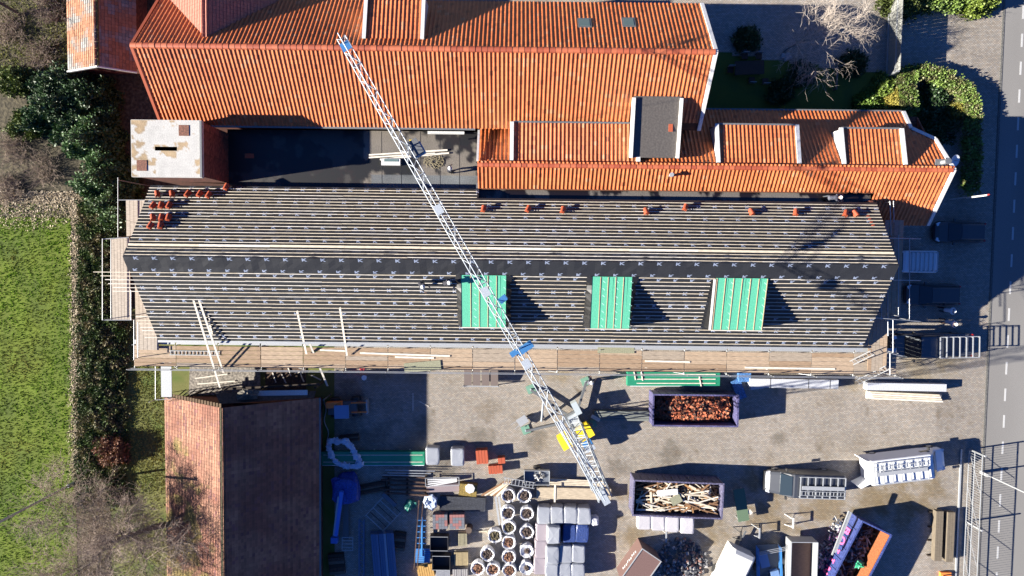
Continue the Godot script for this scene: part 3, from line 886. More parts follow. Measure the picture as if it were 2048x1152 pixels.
func old_sheds(brick: Material, white: Material, lead: Material, slab: Mesh) -> void:
	var clay := mat("old_plain_tile", C(1, 1, 1), 0.85, 0, "fine", 2.0)
	# C: old barn in the south-west, ridge running away from the long house
	var Cc := thing("old_barn", "old barn with weathered red plain-tile roof, one slope in deep shade", "barn", Vector3(-21.9, 0, 24))
	var rx := -21.9; var rh := 6.5; var lx := -28.2; var ex := -15.6; var eh := 2.5; var z0 := 12.0; var z1 := 44.0
	wall_box(Cc, "wall", brick, lx + 0.4, ex - 0.4, z0 + 0.5, z1, 0, eh)
	var und := MB.new()
	und.quad(Vector3(lx, eh - 0.03, z1), Vector3(rx, rh - 0.03, z1), Vector3(rx, rh - 0.03, z0), Vector3(lx, eh - 0.03, z0))
	und.quad(Vector3(rx, rh - 0.03, z1), Vector3(ex, eh - 0.03, z1), Vector3(ex, eh - 0.03, z0), Vector3(rx, rh - 0.03, z0))
	var roof := thing_part(Cc, "roof")
	put("roof_boards", und, mat("old_boards", C(0.09, 0.055, 0.04), 0.9), roof, false)
	var tone := func(p: Vector3) -> Color:
		var n := nz.get_noise_2d(p.x * 12.0, p.z * 12.0)
		var c := C(0.26, 0.105, 0.066).lerp(C(0.37, 0.185, 0.115), clampf(0.5 + n * 1.5, 0, 1))
		if rng.randf() < 0.08: c = C(0.24, 0.10, 0.085)
		if p.x < rx:
			var moss := clampf((p.z - 17.0) * 0.12 + nz.get_noise_2d(p.x * 22.0, p.z * 22.0) * 2.0 - 0.28 - maxf(0, p.x + 26.0) * 0.3, 0, 0.8)
			c = c.lerp(C(0.27, 0.22, 0.05), moss)
		var rw := sin(floorf((p.y - eh) / 0.112) * 12.9898) * 43758.5
		return jit(c * (0.82 + 0.36 * (rw - floorf(rw))), 0.2)
	var xs := []; var cs := []
	var zmax := 29.5
	lay(Vector3(lx, eh, z0), Vector3(0, 0, 1), Vector3(rx - lx, rh - eh, 0), zmax - z0, Vector2(rx - lx, rh - eh).length(), 0.26, 0.21, func(_p): return true, tone, xs, cs, 0.02)
	lay(Vector3(ex, eh, zmax), Vector3(0, 0, -1), Vector3(rx - ex, rh - eh, 0), zmax - z0, Vector2(rx - ex, rh - eh).length(), 0.26, 0.21, func(_p): return true, tone, xs, cs, 0.02)
	multi(roof, "roof_tiles", slab, clay, xs, cs)
	ridge_tiles(roof, Vector3(rx, rh + 0.02, z0), Vector3(rx, rh + 0.02, zmax), 0.14, 0.4, [mat("ridge_mossy", C(0.13, 0.11, 0.05), 0.9, 0, "rough", 1.0)])
	for i in 20:                                               # rafter feet and broken ends along the open gable
		var t := (i + 0.5) / 20.0
		var p := Vector3(lerpf(lx, rx, t), lerpf(eh, rh, t) - 0.02, z0 - 0.12)
		pbox(roof, "batten_end", mat("old_timber", C(0.22, 0.15, 0.09), 0.9, 0, "wood", 0.6), p, Vector3(0.16, 0.07, 0.36), Basis.IDENTITY, true)
	pbeam(roof, "gutter", lead, Vector3(ex + 0.05, eh - 0.02, z0), Vector3(ex + 0.05, eh - 0.02, zmax), 0.13, 0.11)
	ptube(Cc, "downpipe", lead, Vector3(ex + 0.3, eh - 0.1, z0 + 0.2), Vector3(ex + 0.3, 0.02, z0 + 0.2), 0.05)
	# the stripped bay in front of the barn
	var bay := thing("stripped_bay", "half-dismantled end bay of the barn with bare dark rafters and sheets", "lean-to", Vector3(-21.5, 0, 11))
	var dk := mat("dark_timber", C(0.06, 0.045, 0.035), 0.9, 0, "wood", 0.5)
	pbeam(bay, "wall_plate", dk, P(445, 778, 2.4), P(640, 768, 2.4), 0.16, 0.16)
	for i in 9:
		pbeam(bay, "rafter", dk, P(350 + i * 11, 797 - i * 1.6, 2.6), P(372 + i * 11, 779 - i, 2.5), 0.07, 0.1)
	var sh := MB.new()
	var a := P(430, 786, 2.9); var b := P(632, 782, 2.5); var c := P(628, 796, 3.0); var d := P(440, 808, 3.6)
	sh.loft([[a, b, c, d], [a - Vector3(0, 0.06, 0), b - Vector3(0, 0.06, 0), c - Vector3(0, 0.06, 0), d - Vector3(0, 0.06, 0)]])
	put("roof_sheet", sh, mat("grey_brown_sheet", C(0.11, 0.095, 0.08), 0.7, 0, "rough", 0.5), bay, false)
	pbeam(bay, "white_sheet", white, P(500, 787, 3.05), P(615, 785, 2.8), 0.42, 0.03)
	for px in [[382, 792], [520, 783], [630, 775]]:
		var q := P(px[0], px[1], 2.4)
		pbeam(bay, "post", dk, q, Vector3(q.x, 0, q.z), 0.15, 0.15)
	# north-west shed
	var S := thing("garden_shed", "small shed with patched brick-red and grey tile roof, white bargeboards", "shed", Vector3(-32.9, 0, -18))
	var srx := -32.3; var srh := 3.9; var slx := -35.7; var sex := -30.2; var seh := 2.2; var sz := -14.1; var szn := -27.0
	wall_box(S, "wall", brick, slx + 0.3, sex - 0.25, szn, sz - 0.35, 0, seh)
	var fg := MB.new()
	fg.loft([[Vector3(slx + 0.3, seh - 0.05, sz - 0.5), Vector3(sex - 0.25, seh - 0.05, sz - 0.5), Vector3(srx, srh - 0.1, sz - 0.5)], [Vector3(slx + 0.3, seh - 0.05, sz - 0.36), Vector3(sex - 0.25, seh - 0.05, sz - 0.36), Vector3(srx, srh - 0.1, sz - 0.36)]])
	put("gable_wall", fg, brick, S, false)
	var sr := thing_part(S, "roof")
	var su := MB.new()
	su.quad(Vector3(slx, seh, sz), Vector3(srx, srh, sz), Vector3(srx, srh, szn), Vector3(slx, seh, szn))
	su.quad(Vector3(srx, srh, sz), Vector3(sex, seh, sz), Vector3(sex, seh, szn), Vector3(srx, srh, szn))
	put("roof_boards", su, mats["old_boards"], sr, false)
	xs = []; cs = []
	var tone2 := func(p: Vector3) -> Color:
		var n := nz.get_noise_2d(p.x * 30.0, p.z * 30.0)
		return jit(C(0.42, 0.19, 0.10).lerp(C(0.30, 0.29, 0.27), clampf(n * 2.2 + 0.25, 0, 1)), 0.2)
	lay(Vector3(slx, seh + 0.02, szn), Vector3(0, 0, 1), Vector3(srx - slx, srh - seh, 0), sz - szn, Vector2(srx - slx, srh - seh).length(), 0.26, 0.24, func(_p): return true, tone2, xs, cs, 0.04)
	lay(Vector3(sex, seh + 0.02, sz), Vector3(0, 0, -1), Vector3(srx - sex, srh - seh, 0), sz - szn, Vector2(srx - sex, srh - seh).length(), 0.26, 0.24, func(_p): return true, tone2, xs, cs, 0.04)
	multi(sr, "roof_tiles", slab, clay, xs, cs)
	ridge_tiles(sr, Vector3(srx, srh + 0.02, szn), Vector3(srx, srh + 0.02, sz), 0.12, 0.4, [mat("ridge_moss", C(0.20, 0.16, 0.05), 0.9, 0, "rough", 1.0)])
	pbeam(sr, "bargeboard", white, Vector3(slx, seh + 0.03, sz + 0.06), Vector3(srx, srh + 0.03, sz + 0.06), 0.1, 0.2)
	pbeam(sr, "bargeboard", white, Vector3(srx, srh + 0.03, sz + 0.06), Vector3(sex, seh + 0.03, sz + 0.06), 0.1, 0.2)
	pbox(S, "lamp", white, Vector3(-32.3, 2.5, sz - 0.3), Vector3(0.16, 0.2, 0.12), Basis.IDENTITY, true)

func roof_bits(white: Material, lead: Material, rid: Array) -> void:
	# small stacks of tiles carried up to the roof
	var tl := MB.new()
	for q in 4:
		var b := Basis(Vector3.UP, (q - 1.5) * 0.06)
		for i in 4:
			var x0 := -0.12 + i * 0.06; var x1 := x0 + 0.06
			var y0: float = [0.0, 0.05, 0.06, 0.03, 0.0][i]; var y1: float = [0.0, 0.05, 0.06, 0.03, 0.0][i + 1]
			var up := q * 0.05 + 0.03
			tl.loft([[b * Vector3(x0, up + y0, 0.2), b * Vector3(x1, up + y1, 0.2), b * Vector3(x1, up + y1 + 0.025, 0.2), b * Vector3(x0, up + y0 + 0.025, 0.2)], [b * Vector3(x0, up + y0, -0.2), b * Vector3(x1, up + y1, -0.2), b * Vector3(x1, up + y1 + 0.025, -0.2), b * Vector3(x0, up + y0 + 0.025, -0.2)]])
	var tm := tl.mesh()
	var clay := mat("new_clay", C(0.50, 0.10, 0.04), 0.6, 0, "fine", 2.0)
	var west := [[318, 391], [347, 391], [378, 391], [402, 391], [420, 393], [309, 414], [325, 414], [341, 414], [309, 438], [326, 438], [340, 438], [304, 454], [324, 454]]
	var east := [[967, 421], [1056, 421], [1125, 423], [1291, 426], [1369, 418], [1501, 427], [1589, 428], [1688, 430], [1708, 430]]
	var north := [[455, 377]]
	var k := 0.708
	for l in [west, east, north]:
		for q in l:
			var z := P(q[0], q[1], 7.4).z
			for it in 4:
				z = P(q[0], q[1], 9.6 - absf(z - 0.6) * k).z
			var h := 9.6 - absf(z - 0.6) * k
			var p := P(q[0], q[1], h)
			var lab := "stack of new red roof tiles among others at the roof's west end" if l == west else ("single small stack of red tiles spaced along the battens" if l == east else "stack of red tiles at the foot of the brick tower block")
			var o := MeshInstance3D.new()
			o.name = numbered("tile_stack")
			add_child(o)
			o.mesh = tm
			o.material_override = clay
			o.transform = Transform3D(Basis(Vector3.RIGHT, -atan(k)) * Basis(Vector3.UP, rnd(-0.5, 0.3)) * Basis.from_scale(Vector3(1.3, 1.3, 1.25)), p + Vector3(0, 0.10, 0))
			tag(o, lab, "roof tiles", "stacks of tiles on the battened roof")
	var tr := thing("tile_row", "slanting column of red verge tiles laid at the roof's east edge", "roof tiles", P(1737, 438, 6.6))
	for i in 6:
		var p := P(1728 + i * 3.4, 424 + i * 6.0, 6.6 + i * 0.16)
		part(tr, "tile", tm, clay, Transform3D(Basis(Vector3.UP, 0.35) * Basis.from_scale(Vector3(1.1, 0.5, 0.9)), p + Vector3(0, 0.05, 0)))
	# boards leaning on the south slope, standing on the scaffold
	var pine: Material = mats["pine"]
	var pale: Material = mats["pine_pale"]
	for b in [[387, 600, 7.2, 440, 775, 3.6, "longest leaning board, of the pair leaning at the west end"], [398, 600, 7.2, 447, 745, 4.2, "second leaning board, of the pair leaning at the west end"], [590, 602, 7.2, 613, 708, 4.3, "thick board leaning on the foil next to a lone thin board"], [678, 603, 7.2, 694, 711, 4.3, "lone board leaning on the foil east of the other leaning boards"], [618, 684, 4.9, 655, 772, 1.2, "thin lath leaning over the scaffold edge by the brown slab"], [410, 600, 7.2, 424, 668, 5.4, "short board leaning on the foil beside the leaning pair"]]:
		var o := MB.new()
		o.beam(P(b[0], b[1], b[2] + 0.12), P(b[3], b[4], b[5]), 0.15, 0.045)
		tag(put("leaning_board", o, pale), b[6], "board", "boards leaning on the roof")
	# things on the flat roof
	for i in 3:
		var o := MB.new()
		o.beam(P([738, 738, 760][i], [310, 315, 319][i], 4.6), P([895, 870, 898][i], [300, 307, 306][i], 4.6), 0.12, 0.07)
		tag(put("pine_plank", o, pale), "long pale plank lying across the flat roof under the crane jib", "plank", "planks on the flat roof")
	var rl := thing("roof_light", "white rectangular roof light box standing on the flat roof", "roof light", P(783, 325, 4.5))
	pbox(rl, "kerb", white, Vector3(0, 0.18, 0), Vector3(1.45, 0.36, 0.5))
	pbox(rl, "pane", mats["roof_glass"], Vector3(0.05, 0.37, -0.12), Vector3(1.1, 0.03, 0.2))
	var wb := thing("white_gutter_length", "white plastic gutter length lying under the large house's eave", "gutter", P(892, 266, 4.8))
	pbox(wb, "trough", white, Vector3(0, 0, 0), Vector3(2.8, 0.05, 0.2)); pbox(wb, "lip", white, Vector3(0, 0.07, 0.09), Vector3(2.8, 0.12, 0.03)); pbox(wb, "lip", white, Vector3(0, 0.07, -0.09), Vector3(2.8, 0.12, 0.03))
	pbox(tag(thing("loose_tile", "single red tile lying on the dark wet flat roof", "roof tile", P(499, 312, 4.5)), "single red tile lying on the dark wet flat roof", "roof tile"), "tile_body", clay, Vector3(0, 0.04, 0), Vector3(0.7, 0.05, 0.36))
	var rope := MB.new()
	for i in 60:
		var t0 := i * 0.62; var t1 := (i + 1) * 0.62
		var r0 := 0.35 + 0.25 * sin(i * 1.7); var r1 := 0.35 + 0.25 * sin((i + 1) * 1.7)
		rope.tube(P(868, 323, 4.52) + Vector3(cos(t0) * r0 * 1.5, 0.02 + i * 0.001, sin(t0) * r0), P(868, 323, 4.52) + Vector3(cos(t1) * r1 * 1.5, 0.02 + i * 0.001, sin(t1) * r1), 0.014, 0.014, 4, false)
	tag(put("rope_coil", rope, mat("hemp", C(0.28, 0.24, 0.15), 0.9)), "loose coil of tan rope on the flat roof beside the planks", "rope")
	var hob := thing("crane_hook_block", "yellow crane hook block hanging over the flat roof", "hook block", P(826, 285, 6.6))
	pbox(hob, "cheek_plate", mat("crane_yellow", C(0.78, 0.55, 0.02), 0.5), Vector3(0, 0.3, 0), Vector3(0.35, 0.6, 0.22)); ptube(hob, "hook", mats["lead_sheet"], Vector3(0, 0, 0), Vector3(0, -0.3, 0), 0.05, false); ptube(hob, "hoist_rope", mats["lead_sheet"], Vector3(0, 0.6, 0), Vector3(0, 11.9, 0.0), 0.012, false)
	var vent := thing("roof_vent", "small metal flue with cowl on the small house's south slope", "flue", P(1338, 352, 6.4))
	ptube(vent, "pipe", lead, Vector3(0, -0.3, 0), Vector3(0, 0.75, 0), 0.1, false); ptube(vent, "cowl", mats["zinc"], Vector3(0, 0.75, 0), Vector3(0, 0.95, 0), 0.17, false)
	var dish := thing("satellite_dish", "pale round satellite dish on the white gable of the small house", "satellite dish", P(1908, 321, 6.4))
	var dm := MB.new()
	for j in 3:
		for i in 14:
			var q := []
			for e in [[j, i], [j, i + 1], [j + 1, i + 1], [j + 1, i]]:
				var r: float = e[0] * 0.15
				q.append(Vector3(cos(TAU * e[1] / 14) * r, r * r * 0.5, sin(TAU * e[1] / 14) * r))
			dm.quad(q[3], q[2], q[1], q[0])
	var dsh := put("reflector", dm, mat("dish_grey", C(0.55, 0.58, 0.62), 0.5), dish)
	dsh.rotation = Vector3(0.25, 0, -0.35)
	ptube(dish, "arm", lead, Vector3(0, 0.05, 0), Vector3(0.2, 0.4, 0.1), 0.02, false); ptube(dish, "mount", lead, Vector3(0, 0, 0), Vector3(-0.4, -0.4, 0.1), 0.03, false)
	var chim := thing("flue_cap", "round steel chimney cap at the small house's east ridge end", "chimney", P(1889, 324, 7.2))
	ptube(chim, "pipe", mats["zinc"], Vector3(0, -0.6, 0), Vector3(0, 0.4, 0), 0.16, false); ptube(chim, "cap", lead, Vector3(0, 0.4, 0), Vector3(0, 0.5, 0), 0.24, false); pbox(chim, "flashing", lead, Vector3(-0.1, -0.3, 0), Vector3(0.8, 0.06, 0.5))

# ---------------------------------------------------------------- scaffolding
func scaffolds() -> void:
	var tube := mat("galvanised", C(0.55, 0.57, 0.58), 0.4, 0.55, "fine", 1.0)
	var wd := [mat("scaffold_board", C(0.40, 0.29, 0.20), 0.85, 0, "wood", 0.5), mat("scaffold_board_pale", C(0.50, 0.39, 0.29), 0.85, 0, "wood", 0.5), mat("scaffold_board_grey", C(0.42, 0.36, 0.30), 0.85, 0, "wood", 0.5)]
	var alu: Material = mats["zinc"]
	var S := thing("long_scaffold", "long scaffold with brown plank deck below the south eave", "scaffold", Vector3(0, 0, 8.5))
	var h := 4.1
	var zi := P(1024, 699, h).z; var zo := P(1024, 741, h).z
	var x0 := P(268, 715, h).x; var x1 := P(1792, 735, h).x
	var nb := 18
	var bw := (x1 - x0) / nb
	var pw := (zo - zi) / 5.0
	for b in nb:
		var xa := x0 + b * bw
		var m: Material = wd[rng.randi() % 3]
		for i in 5:
			if rng.randf() < 0.3: m = wd[rng.randi() % 3]
			pbeam(S, "plank", m, Vector3(xa + 0.02, h + rnd(0, 0.012), zi + (i + 0.5) * pw), Vector3(xa + bw - 0.02 + rnd(-0.03, 0.01), h + rnd(0, 0.012), zi + (i + 0.5) * pw), pw - 0.025, 0.05)
		pbeam(S, "steel_deck", alu, Vector3(xa + 0.06, h + 0.06, zi - 0.28), Vector3(xa + bw - 0.06, h + 0.06, zi - 0.28), 0.34, 0.05)
	for b in nb + 1:
		var x := x0 + b * bw
		ptube(S, "standard", tube, Vector3(x, 0, zo + 0.08), Vector3(x, h + 1.1, zo + 0.08), 0.03)
		ptube(S, "standard", tube, Vector3(x, 0, zi - 0.06), Vector3(x, h + 0.25, zi - 0.06), 0.03)
		ptube(S, "transom", tube, Vector3(x, h - 0.08, zi - 0.5), Vector3(x, h - 0.08, zo + 0.16), 0.028)
		for yy in [0.5, 1.0]:
			if b < nb: ptube(S, "guard_rail", tube, Vector3(x, h + yy, zo + 0.12), Vector3(x + bw, h + yy, zo + 0.12), 0.028)
		if b < nb:
			ptube(S, "ledger", tube, Vector3(x, 2.0, zo + 0.06), Vector3(x + bw, 2.0, zo + 0.06), 0.025)
			if b % 3 == 0: ptube(S, "brace", tube, Vector3(x, 0.2, zo + 0.14), Vector3(x + bw, h - 0.2, zo + 0.14), 0.025)
		pbox(S, "base_plate", tube, Vector3(x, 0.015, zo + 0.08), Vector3(0.18, 0.03, 0.18), Basis.IDENTITY, true)
	for q in [[640, 700, 690, 702], [720, 706, 900, 712], [790, 714, 868, 716], [1490, 735, 1670, 738], [1290, 722, 1380, 724]]:
		var o := MB.new()
		o.beam(P(q[0], q[1], h + 0.07), P(q[2], q[3], h + 0.07), 0.14, 0.04)
		tag(put("loose_plank", o, mats["pine_pale"]), "fresh pale plank lying loose on the scaffold deck", "plank", "loose planks on the scaffold")
	for q in [[1232, 697, 0.0, "olive board lying on the scaffold deck by the eave"], [845, 733, 0.1, "olive board sagging over the scaffold's outer edge"]]:
		tag(pboxtop("olive_board", mat("olive_board", C(0.30, 0.30, 0.20), 0.8, 0, "fine", 0.6), P(q[0], q[1], h + 0.1), Vector3(2.9, 0.02, 0.75), q[2]), q[3], "board")
	var lad := thing("deck_ladder", "small ladder lying flat on the scaffold's west end", "ladder", P(390, 706, h + 0.08))
	for s in [-0.16, 0.16]: pbox(lad, "rail", alu, Vector3(0, 0.02, s), Vector3(4.0, 0.05, 0.05))
	for i in 14: pbox(lad, "rung", alu, Vector3(-1.9 + i * 0.29, 0.02, 0), Vector3(0.04, 0.04, 0.3))
	# west tower
	var W := thing("west_scaffold", "pale plank platform scaffold at the long house's west gable", "scaffold", P(235, 560, 0))
	for pl in [[222, 262, 476, 640, 5.4, 6], [252, 292, 400, 474, 5.0, 5], [270, 318, 560, 700, 4.4, 6]]:
		var a := P(pl[0], pl[2], pl[4]); var c := P(pl[1], pl[3], pl[4])
		var w: float = (c.x - a.x) / pl[5]
		for i in pl[5]:
			var hm := (a.z + c.z) * 0.5 + rnd(-0.3, 0.3)
			for e in [[a.z, hm - 0.01], [hm + 0.01, c.z]]:
				pbeam(W, "plank", mat("silver_board", C(0.52, 0.47, 0.41), 0.85, 0, "wood", 0.5), Vector3(a.x + (i + 0.5) * w, pl[4] + rnd(0, 0.01), e[0]), Vector3(a.x + (i + 0.5) * w, pl[4] + rnd(0, 0.01), e[1]), w - 0.02, 0.05)
	for q in [[205, 478, 205, 640, 6.3], [205, 478, 258, 475, 6.3], [207, 640, 262, 640, 6.3], [222, 478, 222, 640, 5.9], [236, 355, 236, 475, 5.6], [236, 400, 290, 400, 5.6], [262, 640, 262, 580, 5.7], [268, 640, 268, 720, 5.2], [276, 645, 276, 715, 5.0]]:
		ptube(W, "rail", tube, P(q[0], q[1], q[4]), P(q[2], q[3], q[4]), 0.03)
	for q in [[205, 478, 6.4], [205, 640, 6.4], [262, 640, 6.4], [236, 360, 5.8], [236, 474, 5.8], [290, 400, 5.6], [268, 718, 5.2]]:
		var p := P(q[0], q[1], q[2])
		ptube(W, "standard", tube, p, Vector3(p.x, 0, p.z), 0.03)
	# hoist chute frame below the west end
	var ho := thing("west_hoist", "grey steel hoist platform under the scaffold's west end", "hoist", P(325, 770, 0))
	pbox(ho, "platform", alu, P(333, 757, 3.0), Vector3(0.85, 0.08, 3.0), Basis.IDENTITY, true)
	for q in [[311, 728], [311, 799], [348, 728], [348, 799]]:
		var p := P(q[0], q[1], 3.0)
		ptube(ho, "post", tube, Vector3(p.x, 0, p.z), Vector3(p.x, 4.0, p.z), 0.03)
	ptube(ho, "rail", tube, P(311, 728, 4.0), P(311, 799, 4.0), 0.03); ptube(ho, "rail", tube, P(311, 800, 3.1), P(350, 797, 3.1), 0.03)
	# east tower
	var E := thing("east_scaffold", "plank scaffold wrapped round the long house's east gable", "scaffold", P(1790, 560, 0))
	for pl in [[1770, 1800, 440, 632, 5.2, 4], [1738, 1772, 640, 742, 4.6, 5]]:
		var a := P(pl[0], pl[2], pl[4]); var c := P(pl[1], pl[3], pl[4])
		var w: float = (c.x - a.x) / pl[5]
		for i in pl[5]:
			var hm := (a.z + c.z) * 0.5 + rnd(-0.3, 0.3)
			for e in [[a.z, hm - 0.01], [hm + 0.01, c.z]]:
				pbeam(E, "plank", wd[rng.randi() % 3], Vector3(a.x + (i + 0.5) * w, pl[4] + rnd(0, 0.01), e[0]), Vector3(a.x + (i + 0.5) * w, pl[4] + rnd(0, 0.01), e[1]), w - 0.02, 0.05)
	for q in [[1797, 470, 1797, 632, 6.2], [1819, 478, 1819, 640, 6.2], [1772, 476, 1842, 478, 6.2], [1785, 560, 1841, 561, 6.2], [1745, 635, 1841, 643, 6.2], [1780, 402, 1782, 470, 6.0], [1787, 402, 1788, 445, 6.0], [1775, 570, 1776, 672, 5.6], [1786, 640, 1786, 705, 5.6], [1775, 705, 1805, 712, 5.4], [1763, 570, 1763, 640, 5.8], [1780, 705, 1780, 750, 5.0]]:
		ptube(E, "rail", tube, P(q[0], q[1], q[4]), P(q[2], q[3], q[4]), 0.032)
	for q in [[1797, 632, 6.4], [1819, 478, 6.4], [1819, 640, 6.4], [1797, 472, 6.4], [1780, 404, 6.1], [1786, 705, 5.6], [1780, 750, 5.0]]:
		var p := P(q[0], q[1], q[2])
		ptube(E, "standard", tube, p, Vector3(p.x, 0, p.z), 0.032)
	for q in [[1714, 765, 1775, 735, 3.0, 5.0, "aluminium ladder leaning on the scaffold's south-east corner"], [1703, 726, 1745, 705, 4.4, 5.6, "short ladder lying over the east end of the plank deck"]]:
		var a := P(q[0], q[1], q[4]); var b := P(q[2], q[3], q[5])
		var l := thing("aluminium_ladder", q[6], "ladder", a)
		var sd := Vector3.UP.cross((b - a).normalized()).normalized() * 0.2
		for s in [-1.0, 1.0]: pbeam(l, "rail", alu, a + sd * s, b + sd * s, 0.04, 0.06)
		var n := int((b - a).length() / 0.28)
		for i in n: ptube(l, "rung", alu, a.lerp(b, (i + 0.5) / n) - sd, a.lerp(b, (i + 0.5) / n) + sd, 0.018)

func pboxtop(called: String, m: Material, at: Vector3, s: Vector3, turn: float) -> MeshInstance3D:
	var mb := MB.new()
	mb.box(Transform3D(Basis(Vector3.UP, turn), Vector3.ZERO), s)
	var o := put(called, mb, m)
	o.position = at
	return o

# ---------------------------------------------------------------- crane
func crane() -> void:
	var wh := mat("crane_white", C(0.50, 0.55, 0.60), 0.45, 0.15, "fine", 1.0)
	var bl := mat("crane_blue", C(0.05, 0.20, 0.46), 0.45, 0.0, "fine", 1.0)
	var ye: Material = mats["crane_yellow"]
	var gr := mat("crane_grey", C(0.16, 0.17, 0.18), 0.6, 0.2, "fine", 1.0)
	var mx := P(1203, 985, 18.5); mx.y = 0
	var K := thing("tower_crane", "white self-erecting tower crane with long lattice jib over the roofs", "crane", mx)
	var tip := P(682, 74, 18.5); var root := P(1207, 993, 18.5)
	var J := thing_part(K, "jib")
	var ax := (tip - root).normalized()
	var sd := Vector3.UP.cross(ax).normalized()
	var L := (tip - root).length()
	var n := 34
	var wid := func(t: float) -> float: return lerpf(0.31, 0.26, t) if t > 0.16 else lerpf(0.2, 0.31, t / 0.16)
	for i in n:
		var t0 := i / float(n); var t1 := (i + 1) / float(n)
		var a := root + ax * L * t0; var b := root + ax * L * t1
		var w0: float = wid.call(t0); var w1: float = wid.call(t1)
		var up := Vector3(0, 0.75, 0)
		for s in [-1.0, 1.0]: ptube(J, "chord", wh, a + sd * w0 * s, b + sd * w1 * s, 0.032)
		ptube(J, "chord", wh, a + up, b + up, 0.035)
		var m := (a + b) * 0.5
		for s in [-1.0, 1.0]:
			ptube(J, "brace", wh, a + sd * w0 * s, m + up, 0.02); ptube(J, "brace", wh, m + up, b + sd * w1 * s, 0.02)
		ptube(J, "brace", wh, a + sd * w0 * (1.0 if i % 2 else -1.0), b - sd * w1 * (1.0 if i % 2 else -1.0), 0.022)
		if i % 4 == 0: ptube(J, "cross_tie", wh, a - sd * w0, a + sd * w0, 0.035)
	for q in [0.455, 0.63, 0.30]: pbox(J, "joint_plate", wh, root + ax * L * q + Vector3(0, 0.8, 0), Vector3(0.45, 0.05, 0.55), frame(root, tip), true)
	pbox(J, "tip_plate", bl, root + ax * L * 0.975 + Vector3(0, 0.5, 0), Vector3(0.55, 0.04, 0.5), frame(root, tip), true)
	for q in [[1050, 696, 1.0, 0.42, 0.62], [1028, 706, 0.45, 0.3, 0.62], [1006, 598, 0.5, 0.35, 0.7]]: pbox(J, "winch_housing", bl, P(q[0], q[1], 18.6), Vector3(q[2], 0.4, q[3]), Basis(Vector3.UP, q[4]), true)
	var tr := thing_part(K, "trolley")
	pbox(tr, "trolley_frame", gr, P(828, 296, 18.3), Vector3(0.8, 0.2, 0.9), frame(root, tip), true)
	pbox(tr, "trolley_plate", mat("trolley_grey", C(0.42, 0.47, 0.48), 0.5, 0.2), P(836, 300, 18.1), Vector3(0.7, 0.05, 0.8), frame(root, tip), true)
	# mast
	var M := thing_part(K, "mast")
	var hw := 0.42
	var cs := []
	for s in [[-1, -1], [1, -1], [1, 1], [-1, 1]]: cs.append(ax * hw * s[0] + sd * hw * s[1])
	var nh := 15
	for j in nh:
		var y0 := 1.4 + j * (17.1 / nh); var y1 := y0 + 17.1 / nh
		for i in 4:
			var a: Vector3 = mx + cs[i]; var b: Vector3 = mx + cs[(i + 1) % 4]
			ptube(M, "chord", wh, a + Vector3(0, y0, 0), a + Vector3(0, y1, 0), 0.05)
			ptube(M, "brace", wh, (a if (i + j) % 2 else b) + Vector3(0, y0, 0), (b if (i + j) % 2 else a) + Vector3(0, y1, 0), 0.028)
			if j % 3 == 0: ptube(M, "cross_tie", wh, a + Vector3(0, y0, 0), b + Vector3(0, y0, 0), 0.028)
	pbox(M, "mast_head", wh, mx + Vector3(0, 18.6, 0) - ax * 0.2, Vector3(0.42, 0.6, 0.9), frame(root, tip), true)
	for s in [-1.0, 1.0]: ptube(M, "stay_bar", wh, root + sd * 0.3 * s + Vector3(0, 0.2, 0), root + ax * 5.5 + sd * 0.1 * s + Vector3(0, 1.2, 0), 0.05)
	# slewing platform, ballast, chassis
	var Bs := thing_part(K, "base")
	pbox(Bs, "platform", wh, mx + Vector3(0, 1.15, 0) - ax * 1.1, Vector3(0.8, 0.4, 3.4), frame(root, tip), true)
	pbox(Bs, "winch_box", bl, mx + Vector3(0, 1.7, 0) - ax * 1.6, Vector3(0.8, 0.6, 1.0), frame(root, tip), true)
	pbox(Bs, "control_cabinet", mats["trolley_grey"], P(1152, 815, 1.5), Vector3(0.5, 0.9, 1.1), Basis(Vector3.UP, 0.5), true)
	pbox(Bs, "slew_ring", gr, mx + Vector3(0, 0.75, 0), Vector3(1.5, 0.3, 1.5), frame(root, tip), true)
	for q in [[1170, 865, 1.25], [1131, 884, 0.95]]:
		var bb := MB.new()
		var w: float = q[2]
		bb.loft([[Vector3(-w * 0.5, -0.7, -0.6), Vector3(w * 0.4, -0.7, -0.6), Vector3(w * 0.5, -0.7, -0.2), Vector3(w * 0.5, -0.7, 0.55), Vector3(-w * 0.5, -0.7, 0.6)].map(func(p): return Basis(Vector3.UP, 0.52) * p), [Vector3(-w * 0.5, 0.4, -0.6), Vector3(w * 0.4, 0.4, -0.6), Vector3(w * 0.5, 0.4, -0.2), Vector3(w * 0.5, 0.4, 0.55), Vector3(-w * 0.5, 0.4, 0.6)].map(func(p): return Basis(Vector3.UP, 0.52) * p)])
		var o := put("ballast_block", bb, ye, Bs)
		o.position = P(q[0], q[1], 1.9) - mx - Vector3(0, 0.3, 0)
	for q in [[1052, 862], [1172, 765], [1062, 780], [1185, 850]]:
		var e := P(q[0], q[1], 0.5)
		pbeam(Bs, "outrigger", gr, mx + Vector3(0, 0.6, 0), e, 0.2, 0.22)
		ptube(Bs, "jack", wh, e + Vector3(0, 0.05, 0), Vector3(e.x, 0.1, e.z), 0.07)
		pbox(Bs, "pad", mat("pad_green", C(0.12, 0.24, 0.18), 0.7), Vector3(e.x, 0.06, e.z), Vector3(0.7, 0.12, 0.7), Basis(Vector3.UP, 0.4), true)
	ptube(Bs, "prop", wh, P(1087, 800, 1.6), P(1083, 842, 0.1), 0.09)

